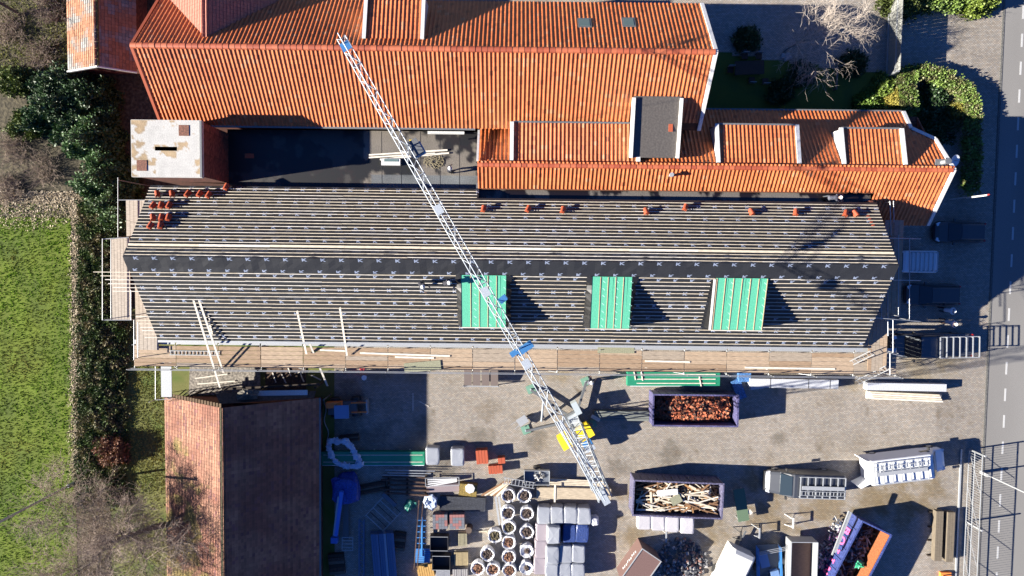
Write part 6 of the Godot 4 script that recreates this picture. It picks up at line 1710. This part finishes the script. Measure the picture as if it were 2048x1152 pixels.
func vehicles() -> void:
	mat("car_glass", C(0.02, 0.03, 0.04), 0.06); mat("lamp_clear", C(0.6, 0.62, 0.65), 0.15); mat("lamp_red", C(0.35, 0.02, 0.02), 0.3)
	var black := mat("black_paint", C(0.012, 0.014, 0.02), 0.3)
	black.clearcoat_enabled = true
	var dark := mat("anthracite_paint", C(0.05, 0.055, 0.065), 0.35, 0.3)
	dark.clearcoat_enabled = true
	var wh := mat("van_white", C(0.70, 0.72, 0.74), 0.35)
	var ctr := func(px: float, py: float, h: float) -> Vector3:
		var p := P(px, py, h)
		return Vector3(p.x, 0.0, p.z)
	hatch("black hatchback parked beside the small tiled house's gable", ctr.call(1922, 464, 0.9), PI, 4.15, 1.78, 1.5, black)
	hatch("black car parked between the white van and the two men", ctr.call(1868, 590, 0.9), PI, 4.5, 1.82, 1.45, black)
	van("white van with roof rack parked half under the east scaffold", ctr.call(1815, 523, 1.6), PI, 4.6, 1.8, 1.85, wh)
	van("dark pickup with pale ladder rack parked at the scaffold's corner", ctr.call(1870, 693, 1.4), PI + 0.03, 6.6, 2.0, 1.95, dark, 1, true)
	van("anthracite van with aluminium roof rack and ladder", ctr.call(1612, 971, 1.6), PI - 0.02, 6.2, 2.05, 2.0, dark, 2)
	var w := van("white panel van with roof rack and open rear doors", ctr.call(1824, 936, 2.1), 0.13, 6.9, 2.1, 2.45, wh, 2)
	for s in [-1.0, 1.0]: pbox(w, "rear_door", wh, Vector3(-3.45 - 0.45 * (1.0 if s > 0 else 0.3), 1.3, s * 1.0), Vector3(1.0 if s > 0 else 0.5, 1.8, 0.06), Basis(Vector3.UP, s * 0.35))
	# small loader in the barn's shade
	var orange: Material = mats["orange_plastic"]
	var gr: Material = mats["crane_grey"]
	var ld := thing("wheel_loader", "compact loader with orange trim parked in the barn's shade", "loader", ctr.call(690, 815, 0.8), 0.05)
	pbox(ld, "chassis", gr, Vector3(-0.2, 0.7, 0), Vector3(2.4, 0.5, 1.1)); pbox(ld, "engine_cover", orange, Vector3(-0.8, 1.15, -0.35), Vector3(1.3, 0.5, 0.5)); pbox(ld, "cab_roof", mats["box_blue"], Vector3(0.0, 2.0, 0.1), Vector3(1.2, 0.08, 1.1))
	for q in [[-0.55, -0.4], [0.55, -0.4], [-0.55, 0.6], [0.55, 0.6]]: pbox(ld, "cab_pillar", gr, Vector3(q[0], 1.45, q[1]), Vector3(0.07, 1.1, 0.07))
	for q in [[-0.9, -0.65], [0.9, -0.65], [-0.9, 0.65], [0.9, 0.65]]: ptube(ld, "wheel", mats["strap_black"], Vector3(q[0], 0.42, q[1] - 0.15), Vector3(q[0], 0.42, q[1] + 0.15), 0.42, false)
	for s in [-0.4, 0.4]: pbox(ld, "lift_arm", orange, Vector3(1.2, 1.0, s), Vector3(1.3, 0.14, 0.1))
	pbox(ld, "fork_plate", zincm(), Vector3(1.85, 0.6, 0), Vector3(0.12, 0.7, 1.2))
	# blue sheeted lifting machine
	var bt := mat("blue_tarp", C(0.03, 0.09, 0.48), 0.45, 0, "rough", 0.9, 4.0)
	var bm := thing("tarped_boom_lift", "trailer lift with blue tarpaulin and long blue boom in the shade", "boom lift", ctr.call(690, 1020, 0.8), 0.0)
	var tb := blob(Vector3(1.15, 0.75, 1.25), 0.45, 31.0, 0.6)
	var tn := put("tarpaulin", tb, bt, bm)
	tn.position = Vector3(0.15, 0.95, -1.9)
	pbeam(bm, "boom", mat("boom_blue", C(0.06, 0.16, 0.55), 0.4), Vector3(0.0, 1.9, -2.0), Vector3(-0.65, 1.3, 2.0), 0.32, 0.3, false)
	pbeam(bm, "boom_extension", mats["blue_steel_pale"], Vector3(-0.25, 1.98, -1.6), Vector3(-0.8, 1.4, 1.9), 0.12, 0.2, false)
	pbox(bm, "counterweight", mats["boom_blue"], Vector3(-0.9, 0.7, 2.6), Vector3(0.55, 0.5, 0.5))
	for i in 5: pbox(bm, "basket_bar", zincm(), Vector3(0.3, 1.2, 2.2 + i * 0.28), Vector3(0.9, 0.04, 0.04))
	for s in [-0.15, 0.75]: pbox(bm, "basket_rail", zincm(), Vector3(s, 1.2, 2.76), Vector3(0.04, 0.04, 1.2))
	pbox(bm, "chassis", gr, Vector3(0, 0.45, 0), Vector3(0.5, 0.25, 5.2))
	for s in [-0.75, 0.75]: ptube(bm, "wheel", mats["strap_black"], Vector3(s - 0.1, 0.36, -1.2), Vector3(s + 0.1, 0.36, -1.2), 0.36, false)

func zincm() -> Material:
	return mats["zinc"]

# ---------------------------------------------------------------- plants
func leaf_clump(n: int, r: float, ls: float) -> ArrayMesh:
	var mb := MB.new()
	for i in n:
		var d := Vector3(rnd(-1, 1), rnd(-0.6, 1), rnd(-1, 1)).normalized()
		var p := d * r * rnd(0.4, 1.0)
		var u := d.cross(Vector3(rnd(-1, 1), rnd(-1, 1), rnd(-1, 1))).normalized() * ls * 0.5
		var f := (d + Vector3(0, 0.3, 0)).normalized() * ls
		mb.col = jit(Color(1, 1, 1), 0.3)
		mb.quad(p - u, p + f * 0.5 - u * 0.9, p + f, p + u)
	return mb.mesh()

func shrub(called: String, label: String, cat: String, o: Vector3, r: Vector3, n: int, m: Material, clump: Mesh, tint: Color, group := "", bare := 0.0) -> Node3D:
	var t := thing(called, label, cat, o, 0.0, group)
	var xs := []; var cs := []
	var sd := rnd(0, 500)
	for i in n:
		var d := Vector3(rnd(-1, 1), rnd(-0.15, 1), rnd(-1, 1)).normalized()
		var e := 1.0 + 0.9 * nz.get_noise_3d(d.x * 70 + sd, d.y * 70, d.z * 70)
		var p := Vector3(d.x * r.x, maxf(0.05, d.y * r.y), d.z * r.z) * e * pow(rnd(0.2, 1.0), 0.35)
		xs.append(Transform3D(Basis(Vector3.UP, rnd(0, TAU)) * Basis.from_scale(Vector3.ONE * rnd(0.7, 1.4)), o + p))
		cs.append(jit(tint, 0.35))
	multi(t, "foliage", clump, m, xs, cs)
	var st := MB.new()
	for i in 5:
		var a := TAU * i / 5.0
		st.tube(Vector3(0, -0.05, 0), Vector3(cos(a) * r.x * 0.5, r.y * 0.6, sin(a) * r.z * 0.5), 0.06, 0.02, 5)
	put("stems", st, mats["bark_brown"], t)
	return t

var maxlev := 4
func limb(mb: MB, tw: MB, a: Vector3, d: Vector3, l: float, r: float, lev: int, droop: float) -> void:
	var p := a
	var seg := 4
	var dir := d.normalized()
	for i in seg:
		var q := p + dir * l / seg
		var r0 := r * (1.0 - 0.6 * i / seg); var r1 := r * (1.0 - 0.6 * (i + 1) / seg)
		(mb if lev < 2 else tw).tube(p, q, r0, r1, 6 if lev < 2 else 3, false)
		p = q
		dir = (dir + Vector3(rnd(-1, 1), rnd(-0.6, 0.6) - droop * lev, rnd(-1, 1)) * 0.16).normalized()
		if lev < maxlev and (i > 0 or lev > 0):
			var kids := 2 if lev < maxlev - 1 else 1
			for k in kids:
				var side := dir.cross(Vector3(rnd(-1, 1), rnd(-1, 1), rnd(-1, 1))).normalized()
				limb(mb, tw, p, dir * rnd(0.5, 0.9) + side * rnd(0.5, 0.9), l * (rnd(0.48, 0.70) if lev > 0 else rnd(0.62, 0.95)), maxf(r1 * 0.62, 0.011), lev + 1, droop)

func bare_tree(called: String, label: String, o: Vector3, lean: Vector3, hgt: float, r: float, m: Material, tm: Material, droop: float) -> void:
	var t := thing(called, label, "tree", o)
	var mb := MB.new(); var tw := MB.new()
	limb(mb, tw, Vector3(0, -0.1, 0), lean, hgt, r, 0, droop)
	put("trunk", mb, m, t)
	put("crown", tw, tm, t)

func greenery() -> void:
	mat("bark_brown", C(0.12, 0.085, 0.055), 0.9, 0, "rough", 1.0)
	var birch := mat("birch_bark", C(0.55, 0.52, 0.47), 0.8, 0, "rough", 1.0)
	var twig := mat("grey_twigs", C(0.27, 0.21, 0.165), 0.9)
	var leaf := mat("leaf", C(1, 1, 1), 0.55)
	leaf.backlight_enabled = true
	leaf.backlight = Color(0.25, 0.30, 0.08)
	var lc := leaf_clump(12, 0.16, 0.13)
	var big := leaf_clump(14, 0.22, 0.16)
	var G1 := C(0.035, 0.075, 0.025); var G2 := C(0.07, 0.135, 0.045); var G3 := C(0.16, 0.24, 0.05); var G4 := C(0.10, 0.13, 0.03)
	# evergreens by the north-west corner
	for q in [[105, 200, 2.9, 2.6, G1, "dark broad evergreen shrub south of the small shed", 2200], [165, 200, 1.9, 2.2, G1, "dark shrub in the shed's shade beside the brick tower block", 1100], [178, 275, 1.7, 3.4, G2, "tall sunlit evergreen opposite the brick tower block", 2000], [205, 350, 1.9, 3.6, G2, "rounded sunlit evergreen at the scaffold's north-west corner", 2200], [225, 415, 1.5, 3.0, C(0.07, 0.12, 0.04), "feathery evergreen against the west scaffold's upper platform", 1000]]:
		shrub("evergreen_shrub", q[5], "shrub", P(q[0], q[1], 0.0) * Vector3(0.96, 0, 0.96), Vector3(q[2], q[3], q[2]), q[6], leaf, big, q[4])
	for q in [[60, 250, "olive-green shrub left of the dark evergreens"], [40, 165, "small yellow-green shrub beside the bare soil"]]:
		shrub("olive_shrub", q[2], "shrub", P(q[0], q[1], 0), Vector3(1.4, 1.2, 1.2), 500, leaf, lc, G4)
	for q in [[30, 300, "grey leafless bush at the field's north edge"], [90, 340, "brownish leafless bush beside the tall evergreen"], [20, 380, "low twiggy bush at the corner of the grass field"], [25, 60, "twiggy scrub bush on the rough ground by the shed"], [85, 110, "small twiggy bush in front of the shed's sunny wall"], [100, 20, "thin leafless bush close to the shed's tiled eave"]]:
		bush(q[2], P(q[0], q[1], 0), 2.0, twig)
	# hedge between field and verge
	var hd := thing("field_hedge", "long ragged dark hedge between the grass field and the verge", "hedge", P(205, 720, 0))
	var xs := []; var cs := []
	for i in 5200:
		var py := rnd(405, 1010)
		var k := rng.randf()
		var px := lerpf(158, 255, k) + rnd(-6, 6) - (py - 700) * 0.01
		var h := (0.2 + 0.55 * sin(PI * clampf(k, 0.05, 0.95))) * (0.75 + 0.8 * nz.get_noise_2d(px * 2.0, py * 2.0)) * sqrt(rng.randf())
		xs.append(Transform3D(Basis(Vector3.UP, rnd(0, TAU)) * Basis.from_scale(Vector3.ONE * rnd(0.6, 1.4)), P(px, py, 0) + Vector3(0, h, 0)))
		var n := nz.get_noise_2d(px * 1.6, py * 1.6)
		cs.append(jit(C(0.07, 0.105, 0.03).lerp(C(0.20, 0.165, 0.09), clampf(n * 2.5 + 0.15, 0, 1)), 0.4))
	multi(hd, "foliage", lc, leaf, xs, cs)
	var st := MB.new()
	for i in 60:
		var p := P(rnd(175, 240), rnd(410, 1000), 0) - hd.position
		st.tube(p, p + Vector3(rnd(-0.3, 0.3), 0.9, rnd(-0.3, 0.3)), 0.03, 0.012, 4)
	put("stems", st, mats["bark_brown"], hd)
	shrub("copper_shrub", "copper-leaved shrub at the hedge's south part", "shrub", P(232, 895, 0), Vector3(1.2, 1.3, 1.2), 420, leaf, lc, C(0.24, 0.12, 0.075))
	# dead leaves along the field edge
	xs = []; cs = []
	var dl := leaf_clump(5, 0.12, 0.09)
	for i in 2600:
		var top := rng.randf() < 0.45
		var p := P(rnd(0, 165), 385 + absf(rnd(-1, 1) * rnd(0, 1)) * 80, 0) if top else P(150 + rnd(-1, 1) * rnd(0, 16), rnd(400, 960), 0)
		xs.append(Transform3D(Basis(Vector3.UP, rnd(0, TAU)) * Basis.from_scale(Vector3(1, 0.4, 1) * rnd(0.6, 1.2)), p + Vector3(0, 0.03, 0)))
		cs.append(jit(C(0.33, 0.25, 0.15), 0.4))
	var lit := multi(null, "leaf_litter", dl, leaf, xs, cs)
	tag(lit, "dry brown leaf litter along the edges of the field", "leaf litter")
	# grass tufts
	xs = []; cs = []
	var tuft := MB.new()
	for i in 7:
		var a := rnd(0, TAU)
		var b := Vector3(cos(a), 0, sin(a))
		tuft.col = jit(Color(1, 1, 1), 0.3)
		tuft.tri(b * 0.03 + b.cross(Vector3.UP) * 0.02, b * 0.03 - b.cross(Vector3.UP) * 0.02, b * rnd(0.08, 0.16) + Vector3(0, rnd(0.07, 0.14), 0))
	for i in 19500:
		var p: Vector3
		if i >= 16500: p = P(rnd(-10, 140), rnd(-10, 150), 0)
		elif i < 11000: p = P(rnd(-30, 154), rnd(408, 1190), 0)
		else:
			var yy := rnd(720, 1190)
			p = P(rnd(262 if yy < 985 else 160, 330), yy, 0)
		var n := nz.get_noise_2d(p.x * 8.0, p.z * 8.0)
		xs.append(Transform3D(Basis(Vector3.UP, rnd(0, TAU)) * Basis.from_scale(Vector3.ONE * rnd(0.5, 1.05)), p - Vector3(0, 0.035, 0)))
		cs.append(jit((C(0.17, 0.29, 0.012) if i < 11000 else C(0.20, 0.21, 0.05)).lerp(C(0.26, 0.22, 0.05), clampf(n * 1.5, 0, 0.8)), 0.3))
	var gr := multi(null, "field_grass", tuft.mesh(), leaf, xs, cs)
	tag(gr, "short bright green meadow grass of the western field and verge", "grass")
	# curved clipped hedge and garden planting in the north-east
	var hc := thing("clipped_hedge", "clipped green hedge curving round the front garden by the street", "hedge", P(1900, 200, 0))
	xs = []; cs = []
	var path := [[1815, 150], [1818, 185], [1822, 215], [1815, 150], [1850, 140], [1895, 155], [1935, 180], [1948, 215], [1948, 262], [1948, 320], [1945, 380]]
	for i in 3600:
		var s := rng.randi() % (path.size() - 1)
		if s == 2: continue
		var f := rng.randf()
		var px := lerpf(path[s][0], path[s + 1][0], f) + rnd(-15, 15); var py := lerpf(path[s][1], path[s + 1][1], f) + rnd(-13, 13)
		xs.append(Transform3D(Basis(Vector3.UP, rnd(0, TAU)) * Basis.from_scale(Vector3.ONE * rnd(0.6, 1.2)), P(px, py, 1.2) - Vector3(0, 1.2 * (1.0 - pow(rng.randf(), 0.3)), 0)))
		cs.append(jit(G3 if nz.get_noise_2d(px * 3, py * 3) > -0.1 else C(0.15, 0.15, 0.06), 0.35))
	multi(hc, "foliage", lc, leaf, xs, cs)
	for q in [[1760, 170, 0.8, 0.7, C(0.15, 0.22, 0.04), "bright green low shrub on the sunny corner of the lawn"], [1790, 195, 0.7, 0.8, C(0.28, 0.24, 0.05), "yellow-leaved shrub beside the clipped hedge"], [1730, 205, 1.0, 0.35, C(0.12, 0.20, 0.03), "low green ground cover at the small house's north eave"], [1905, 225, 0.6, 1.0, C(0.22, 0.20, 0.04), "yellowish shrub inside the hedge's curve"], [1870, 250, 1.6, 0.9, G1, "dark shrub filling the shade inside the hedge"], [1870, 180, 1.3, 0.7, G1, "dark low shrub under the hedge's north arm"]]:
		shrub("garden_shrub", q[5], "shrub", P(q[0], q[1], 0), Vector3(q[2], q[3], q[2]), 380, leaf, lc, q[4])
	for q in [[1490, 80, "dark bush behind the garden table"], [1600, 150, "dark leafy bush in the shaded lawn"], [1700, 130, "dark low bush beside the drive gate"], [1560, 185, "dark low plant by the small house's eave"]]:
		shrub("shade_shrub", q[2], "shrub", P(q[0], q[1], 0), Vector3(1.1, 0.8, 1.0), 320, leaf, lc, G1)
	for q in [[1800, 5, 2.0, G4, "olive hedge bush above the drive gate"], [1880, -5, 2.2, G3, "green hedge bush on the far side of the drive"], [1950, 5, 1.6, C(0.16, 0.22, 0.03), "bright yellow-green bush at the street corner"]]:
		shrub("corner_bush", q[4], "shrub", P(q[0], q[1], 0), Vector3(q[2], 1.5, 1.2), 800, leaf, lc, q[3])
	# bare trees
	rng.seed = 21
	bare_tree("birch_tree", "bare white birch in the front garden beside the drive", P(1568, 103, 0), Vector3(0.2, 1, -0.15), 3.4, 0.11, birch, mat("birch_twigs", C(0.42, 0.36, 0.30), 0.9), 0.05)
	maxlev = 5
	bare_tree("bare_tree", "large bare tree spreading over the old barn's sunny eave", P(333, 1053, 0) + Vector3(-0.6, 0, 0), Vector3(-0.25, 1, -0.22), 5.2, 0.26, mat("grey_bark", C(0.20, 0.17, 0.14), 0.9, 0, "rough", 1.0), twig, 0.02)
	maxlev = 4
	bare_tree("leafless_tree", "bare tree on the soil at the shed's west side", P(40, 30, 0), Vector3(0.0, 1, -0.1), 5.0, 0.16, mats["grey_bark"], twig, 0.02)

func bush(label: String, o: Vector3, r: float, m: Material) -> void:
	var t := thing("leafless_bush", label, "bush", o)
	var mb := MB.new()
	for i in 170:
		var d := Vector3(rnd(-1, 1), rnd(0.25, 1.2), rnd(-1, 1)).normalized()
		var a := Vector3(rnd(-0.5, 0.5), 0, rnd(-0.5, 0.5)) * r
		var b := a + d * rnd(0.5, 1.0) * r * 0.7
		mb.tube(a, b, 0.018, 0.01, 3, false)
		for k in 3:
			var q := a.lerp(b, rnd(0.4, 1.0))
			mb.tube(q, q + (d + Vector3(rnd(-1, 1), rnd(-0.3, 0.8), rnd(-1, 1))).normalized() * rnd(0.2, 0.5), 0.009, 0.005, 3, false)
	put("twigs", mb, m, t)

# ---------------------------------------------------------------- people
func body_mesh(j: Dictionary, cols: Dictionary) -> ArrayMesh:
	var bones := [["hip", "chest", 0.15, 0.17, "top"], ["chest", "neck", 0.15, 0.07, "top"], ["neck", "head", 0.055, 0.10, "skin"], ["head", "crown", 0.10, 0.085, "skin"]]
	for s in ["l", "r"]:
		bones += [["chest", "sh" + s, 0.11, 0.075, "top"], ["sh" + s, "el" + s, 0.062, 0.047, "top"], ["el" + s, "wr" + s, 0.046, 0.032, "top"], ["wr" + s, "hd" + s, 0.034, 0.036, "skin"], ["hip", "th" + s, 0.12, 0.095, "leg"], ["th" + s, "kn" + s, 0.092, 0.062, "leg"], ["kn" + s, "an" + s, 0.06, 0.042, "leg"], ["an" + s, "to" + s, 0.045, 0.038, "boot"]]
	var lo := Vector3.ONE * 9; var hi := -lo
	for k in j:
		lo = lo.min(j[k]); hi = hi.max(j[k])
	lo -= Vector3.ONE * 0.2; hi += Vector3.ONE * 0.2
	var cell := 0.03
	var n := Vector3i(((hi - lo) / cell).ceil())
	var fld := PackedFloat32Array(); fld.resize(n.x * n.y * n.z); fld.fill(1.0)
	var who := PackedInt32Array(); who.resize(fld.size())
	var bi := 0
	for b in bones:
		var a: Vector3 = j[b[0]]; var e: Vector3 = j[b[1]]
		var R: float = maxf(b[2], b[3]) + 0.09
		var p0 := Vector3i(((a.min(e) - Vector3.ONE * R - lo) / cell).floor()).clamp(Vector3i.ZERO, n - Vector3i.ONE)
		var p1 := Vector3i(((a.max(e) + Vector3.ONE * R - lo) / cell).ceil()).clamp(Vector3i.ZERO, n - Vector3i.ONE)
		var ab := e - a; var il := 1.0 / maxf(ab.length_squared(), 0.0001)
		for z in range(p0.z, p1.z + 1):
			for y in range(p0.y, p1.y + 1):
				for x in range(p0.x, p1.x + 1):
					var p := lo + Vector3(x, y, z) * cell
					var t := clampf((p - a).dot(ab) * il, 0, 1)
					var d: float = (p - a - ab * t).length() - lerpf(b[2], b[3], t)
					var i := x + n.x * (y + n.y * z)
					var o := fld[i]
					if d < o: who[i] = bi
					var h := maxf(0.05 - absf(o - d), 0) / 0.05
					fld[i] = minf(o, d) - h * h * 0.0125
		bi += 1
	var mb := MB.new()
	var vid := {}
	var vs := []; var ns := []; var vc := []
	var off := [Vector3i(0, 0, 0), Vector3i(1, 0, 0), Vector3i(0, 1, 0), Vector3i(1, 1, 0), Vector3i(0, 0, 1), Vector3i(1, 0, 1), Vector3i(0, 1, 1), Vector3i(1, 1, 1)]
	var st := [0, 1, n.x, n.x + 1, n.x * n.y, n.x * n.y + 1, n.x * n.y + n.x, n.x * n.y + n.x + 1]
	for z in n.z - 1:
		for y in n.y - 1:
			for x in n.x - 1:
				var i := x + n.x * (y + n.y * z)
				var m := 0
				for k in 8:
					if fld[i + st[k]] < 0: m |= 1 << k
				if m == 0 or m == 255: continue
				var acc := Vector3.ZERO; var cnt := 0
				for e in [[0, 1], [2, 3], [4, 5], [6, 7], [0, 2], [1, 3], [4, 6], [5, 7], [0, 4], [1, 5], [2, 6], [3, 7]]:
					var fa := fld[i + st[e[0]]]; var fb := fld[i + st[e[1]]]
					if (fa < 0) != (fb < 0):
						acc += Vector3(off[e[0]]).lerp(Vector3(off[e[1]]), fa / (fa - fb)); cnt += 1
				vid[i] = vs.size()
				vs.append(lo + (Vector3(x, y, z) + acc / cnt) * cell)
				ns.append(Vector3(fld[i + 1] - fld[i], fld[i + n.x] - fld[i], fld[i + n.x * n.y] - fld[i]).normalized())
				vc.append(cols[bones[who[i]][4]])
	var dx := [1, n.x, n.x * n.y]
	for i in vid:
		for ax in 3:
			var u: int = dx[(ax + 1) % 3]; var v: int = dx[(ax + 2) % 3]
			if (fld[i] < 0) == (fld[i + dx[ax]] < 0): continue
			if not (vid.has(i - u) and vid.has(i - v) and vid.has(i - u - v)): continue
			var q := [vid[i], vid[i - u], vid[i - u - v], vid[i - v]]
			if fld[i] >= 0: q.reverse()
			for t in [[0, 1, 2], [0, 2, 3]]:
				for k in [0, 2, 1]:
					mb.v.append(vs[q[t[k]]]); mb.n.append(ns[q[t[k]]]); mb.c.append(vc[q[t[k]]]); mb.t.append(Vector2.ZERO)
	# fingers, nose, ears
	mb.col = cols["skin"]
	for s in ["l", "r"]:
		var w: Vector3 = j["wr" + s]; var hd: Vector3 = j["hd" + s]
		var f := (hd - w).normalized()
		var side := f.cross(Vector3(0.3, 0.5, 0.8)).normalized()
		for k in 4:
			var b := hd + side * (k - 1.5) * 0.02
			var m: Vector3 = b + f * [0.05, 0.058, 0.055, 0.042][k]
			mb.tube(b, m, 0.010, 0.009, 5, false); mb.tube(m, m + (f - Vector3(0, 0.5, 0)).normalized() * 0.035, 0.009, 0.007, 5)
		mb.tube(w.lerp(hd, 0.5), w.lerp(hd, 0.7) + side * 0.05 + f * 0.03, 0.011, 0.009, 5)
	var fwd: Vector3 = j["look"] - j["head"]
	mb.tube(j["head"] + fwd * 0.085, j["head"] + fwd * 0.125 - Vector3(0, 0.015, 0), 0.012, 0.016, 5)
	for s in [-1.0, 1.0]:
		var e: Vector3 = j["head"] + fwd.cross(Vector3.UP).normalized() * s * 0.1
		mb.tube(e, e + Vector3(0, 0.05, 0), 0.016, 0.02, 5)
		mb.col = C(0.03, 0.02, 0.02)
		var ey: Vector3 = j["head"] + fwd * 0.088 + fwd.cross(Vector3.UP).normalized() * s * 0.035 + Vector3(0, 0.02, 0)
		mb.tube(ey, ey + fwd * 0.012, 0.011, 0.009, 5)
		mb.col = cols["skin"]
	return mb.mesh()

func pose(bend: float, squat: float, reach: float) -> Dictionary:
	var j := {}
	var hy := 0.95 - squat * 0.52
	j.hip = Vector3(0, hy, 0)
	var up := Vector3(sin(bend), cos(bend), 0)
	j.chest = j.hip + up * 0.40; j.neck = j.chest + up * 0.17
	var hu := Vector3(sin(bend * 0.75), cos(bend * 0.75), 0)
	j.head = j.neck + hu * 0.14; j.crown = j.head + hu * 0.09
	j.look = j.head + Vector3(cos(bend * 0.8), -sin(bend * 0.8), 0)
	for s in [["l", -1.0], ["r", 1.0]]:
		var z: float = s[1]
		j["sh" + s[0]] = j.chest + up * 0.08 + Vector3(0, 0, z * 0.19)
		var ad := Vector3(sin(bend * 0.6 + reach * 0.9), -cos(bend * 0.3 + reach * 0.6), z * 0.22).normalized()
		j["el" + s[0]] = j["sh" + s[0]] + ad * 0.29
		j["wr" + s[0]] = j["el" + s[0]] + (ad + Vector3(0.5 * reach + 0.15, 0.15 * reach, -z * 0.2)).normalized() * 0.25
		j["hd" + s[0]] = j["wr" + s[0]] + (j["wr" + s[0]] - j["el" + s[0]]).normalized() * 0.08
		j["th" + s[0]] = j.hip + Vector3(0, -0.05, z * 0.09)
		j["an" + s[0]] = Vector3(-0.05 - 0.12 * squat + z * 0.09, 0.08, z * 0.14)
		j["kn" + s[0]] = (j["th" + s[0]] + j["an" + s[0]]) * 0.5 + Vector3(0.05 + 0.36 * squat, 0.06 * squat, z * 0.05)
		j["to" + s[0]] = j["an" + s[0]] + Vector3(0.17, -0.04, z * 0.02)
	return j

func people() -> void:
	var skin := C(0.45, 0.27, 0.19)
	var dk := {"top": C(0.02, 0.022, 0.03), "leg": C(0.022, 0.024, 0.032), "skin": skin, "boot": C(0.03, 0.02, 0.015)}
	var gy := {"top": C(0.085, 0.09, 0.11), "leg": C(0.05, 0.055, 0.07), "skin": skin, "boot": C(0.03, 0.02, 0.015)}
	var wt3 := {"top": C(0.62, 0.64, 0.68), "leg": C(0.03, 0.03, 0.04), "skin": skin, "boot": C(0.03, 0.02, 0.015)}
	var pk := {"top": C(0.55, 0.47, 0.45), "leg": C(0.17, 0.10, 0.08), "skin": skin, "boot": C(0.03, 0.02, 0.015)}
	var cl := mat("clothing", C(1, 1, 1), 0.85)
	var hm := mat("white_helmet", C(0.80, 0.82, 0.85), 0.3)
	var hs := func(z: float) -> float: return 9.6 - absf(z - 0.6) * 0.708
	var za := P(845, 566, 8.7).z
	for q in [[843, 0, za, 0.5, 0.4, 0.6, -0.7, dk, "person in black top and white helmet crouching near the ridge, western one"], [891, 0, za, 0.6, 0.3, 0.8, 0.2, dk, "person in black and white helmet bending near the ridge beside the green dormer"], [900, 344, 4.5, 0.25, 0.05, 0.3, 0.6, dk, "person in dark clothes and white helmet standing on the wet flat roof"], [1650, 397, 5.27, 1.1, 0.25, 0.8, 0.0, gy, "person in grey with white helmet bending in the valley gutter"], [1878, 618, 0.0, 0.55, 0.1, 0.7, -0.15, wt3, "person in white top leaning forward beside the black car"], [1880, 641, 0.0, 0.75, 0.1, 0.9, -0.35, pk, "person in pale top and brown trousers bending beside the dark pickup"], [1176, 762, 0.0, 0.3, 0.0, 0.4, 0.9, gy, "person in grey and blue standing at the crane's outrigger"]]:
		var at: Vector3
		if q[1] == 0:
			at = P(q[0], 566, hs.call(q[2]))
			at.y = hs.call(at.z) - 0.02
		else: at = P(q[0], q[1], q[2])
		var t := thing("person", q[8], "person", at, q[6])
		var j := pose(q[3], q[4], q[5])
		var b := MeshInstance3D.new()
		b.name = "body"
		t.add_child(b)
		b.mesh = body_mesh(j, q[7])
		b.material_override = cl
		var hb := MB.new()
		var hu: Vector3 = (j.crown - j.head).normalized()
		var cx: Vector3 = j.head + hu * 0.055
		for i in 5:
			var t0 := i * 0.3; var t1 := (i + 1) * 0.3
			hb.tube(cx + hu * sin(t0) * 0.125, cx + hu * sin(t1) * 0.125, cos(t0) * 0.15, cos(t1) * 0.15, 12, false)
		hb.tube(cx - hu * 0.01, cx + hu * 0.005, 0.165, 0.165, 12)
		put("helmet", hb, hm, t)
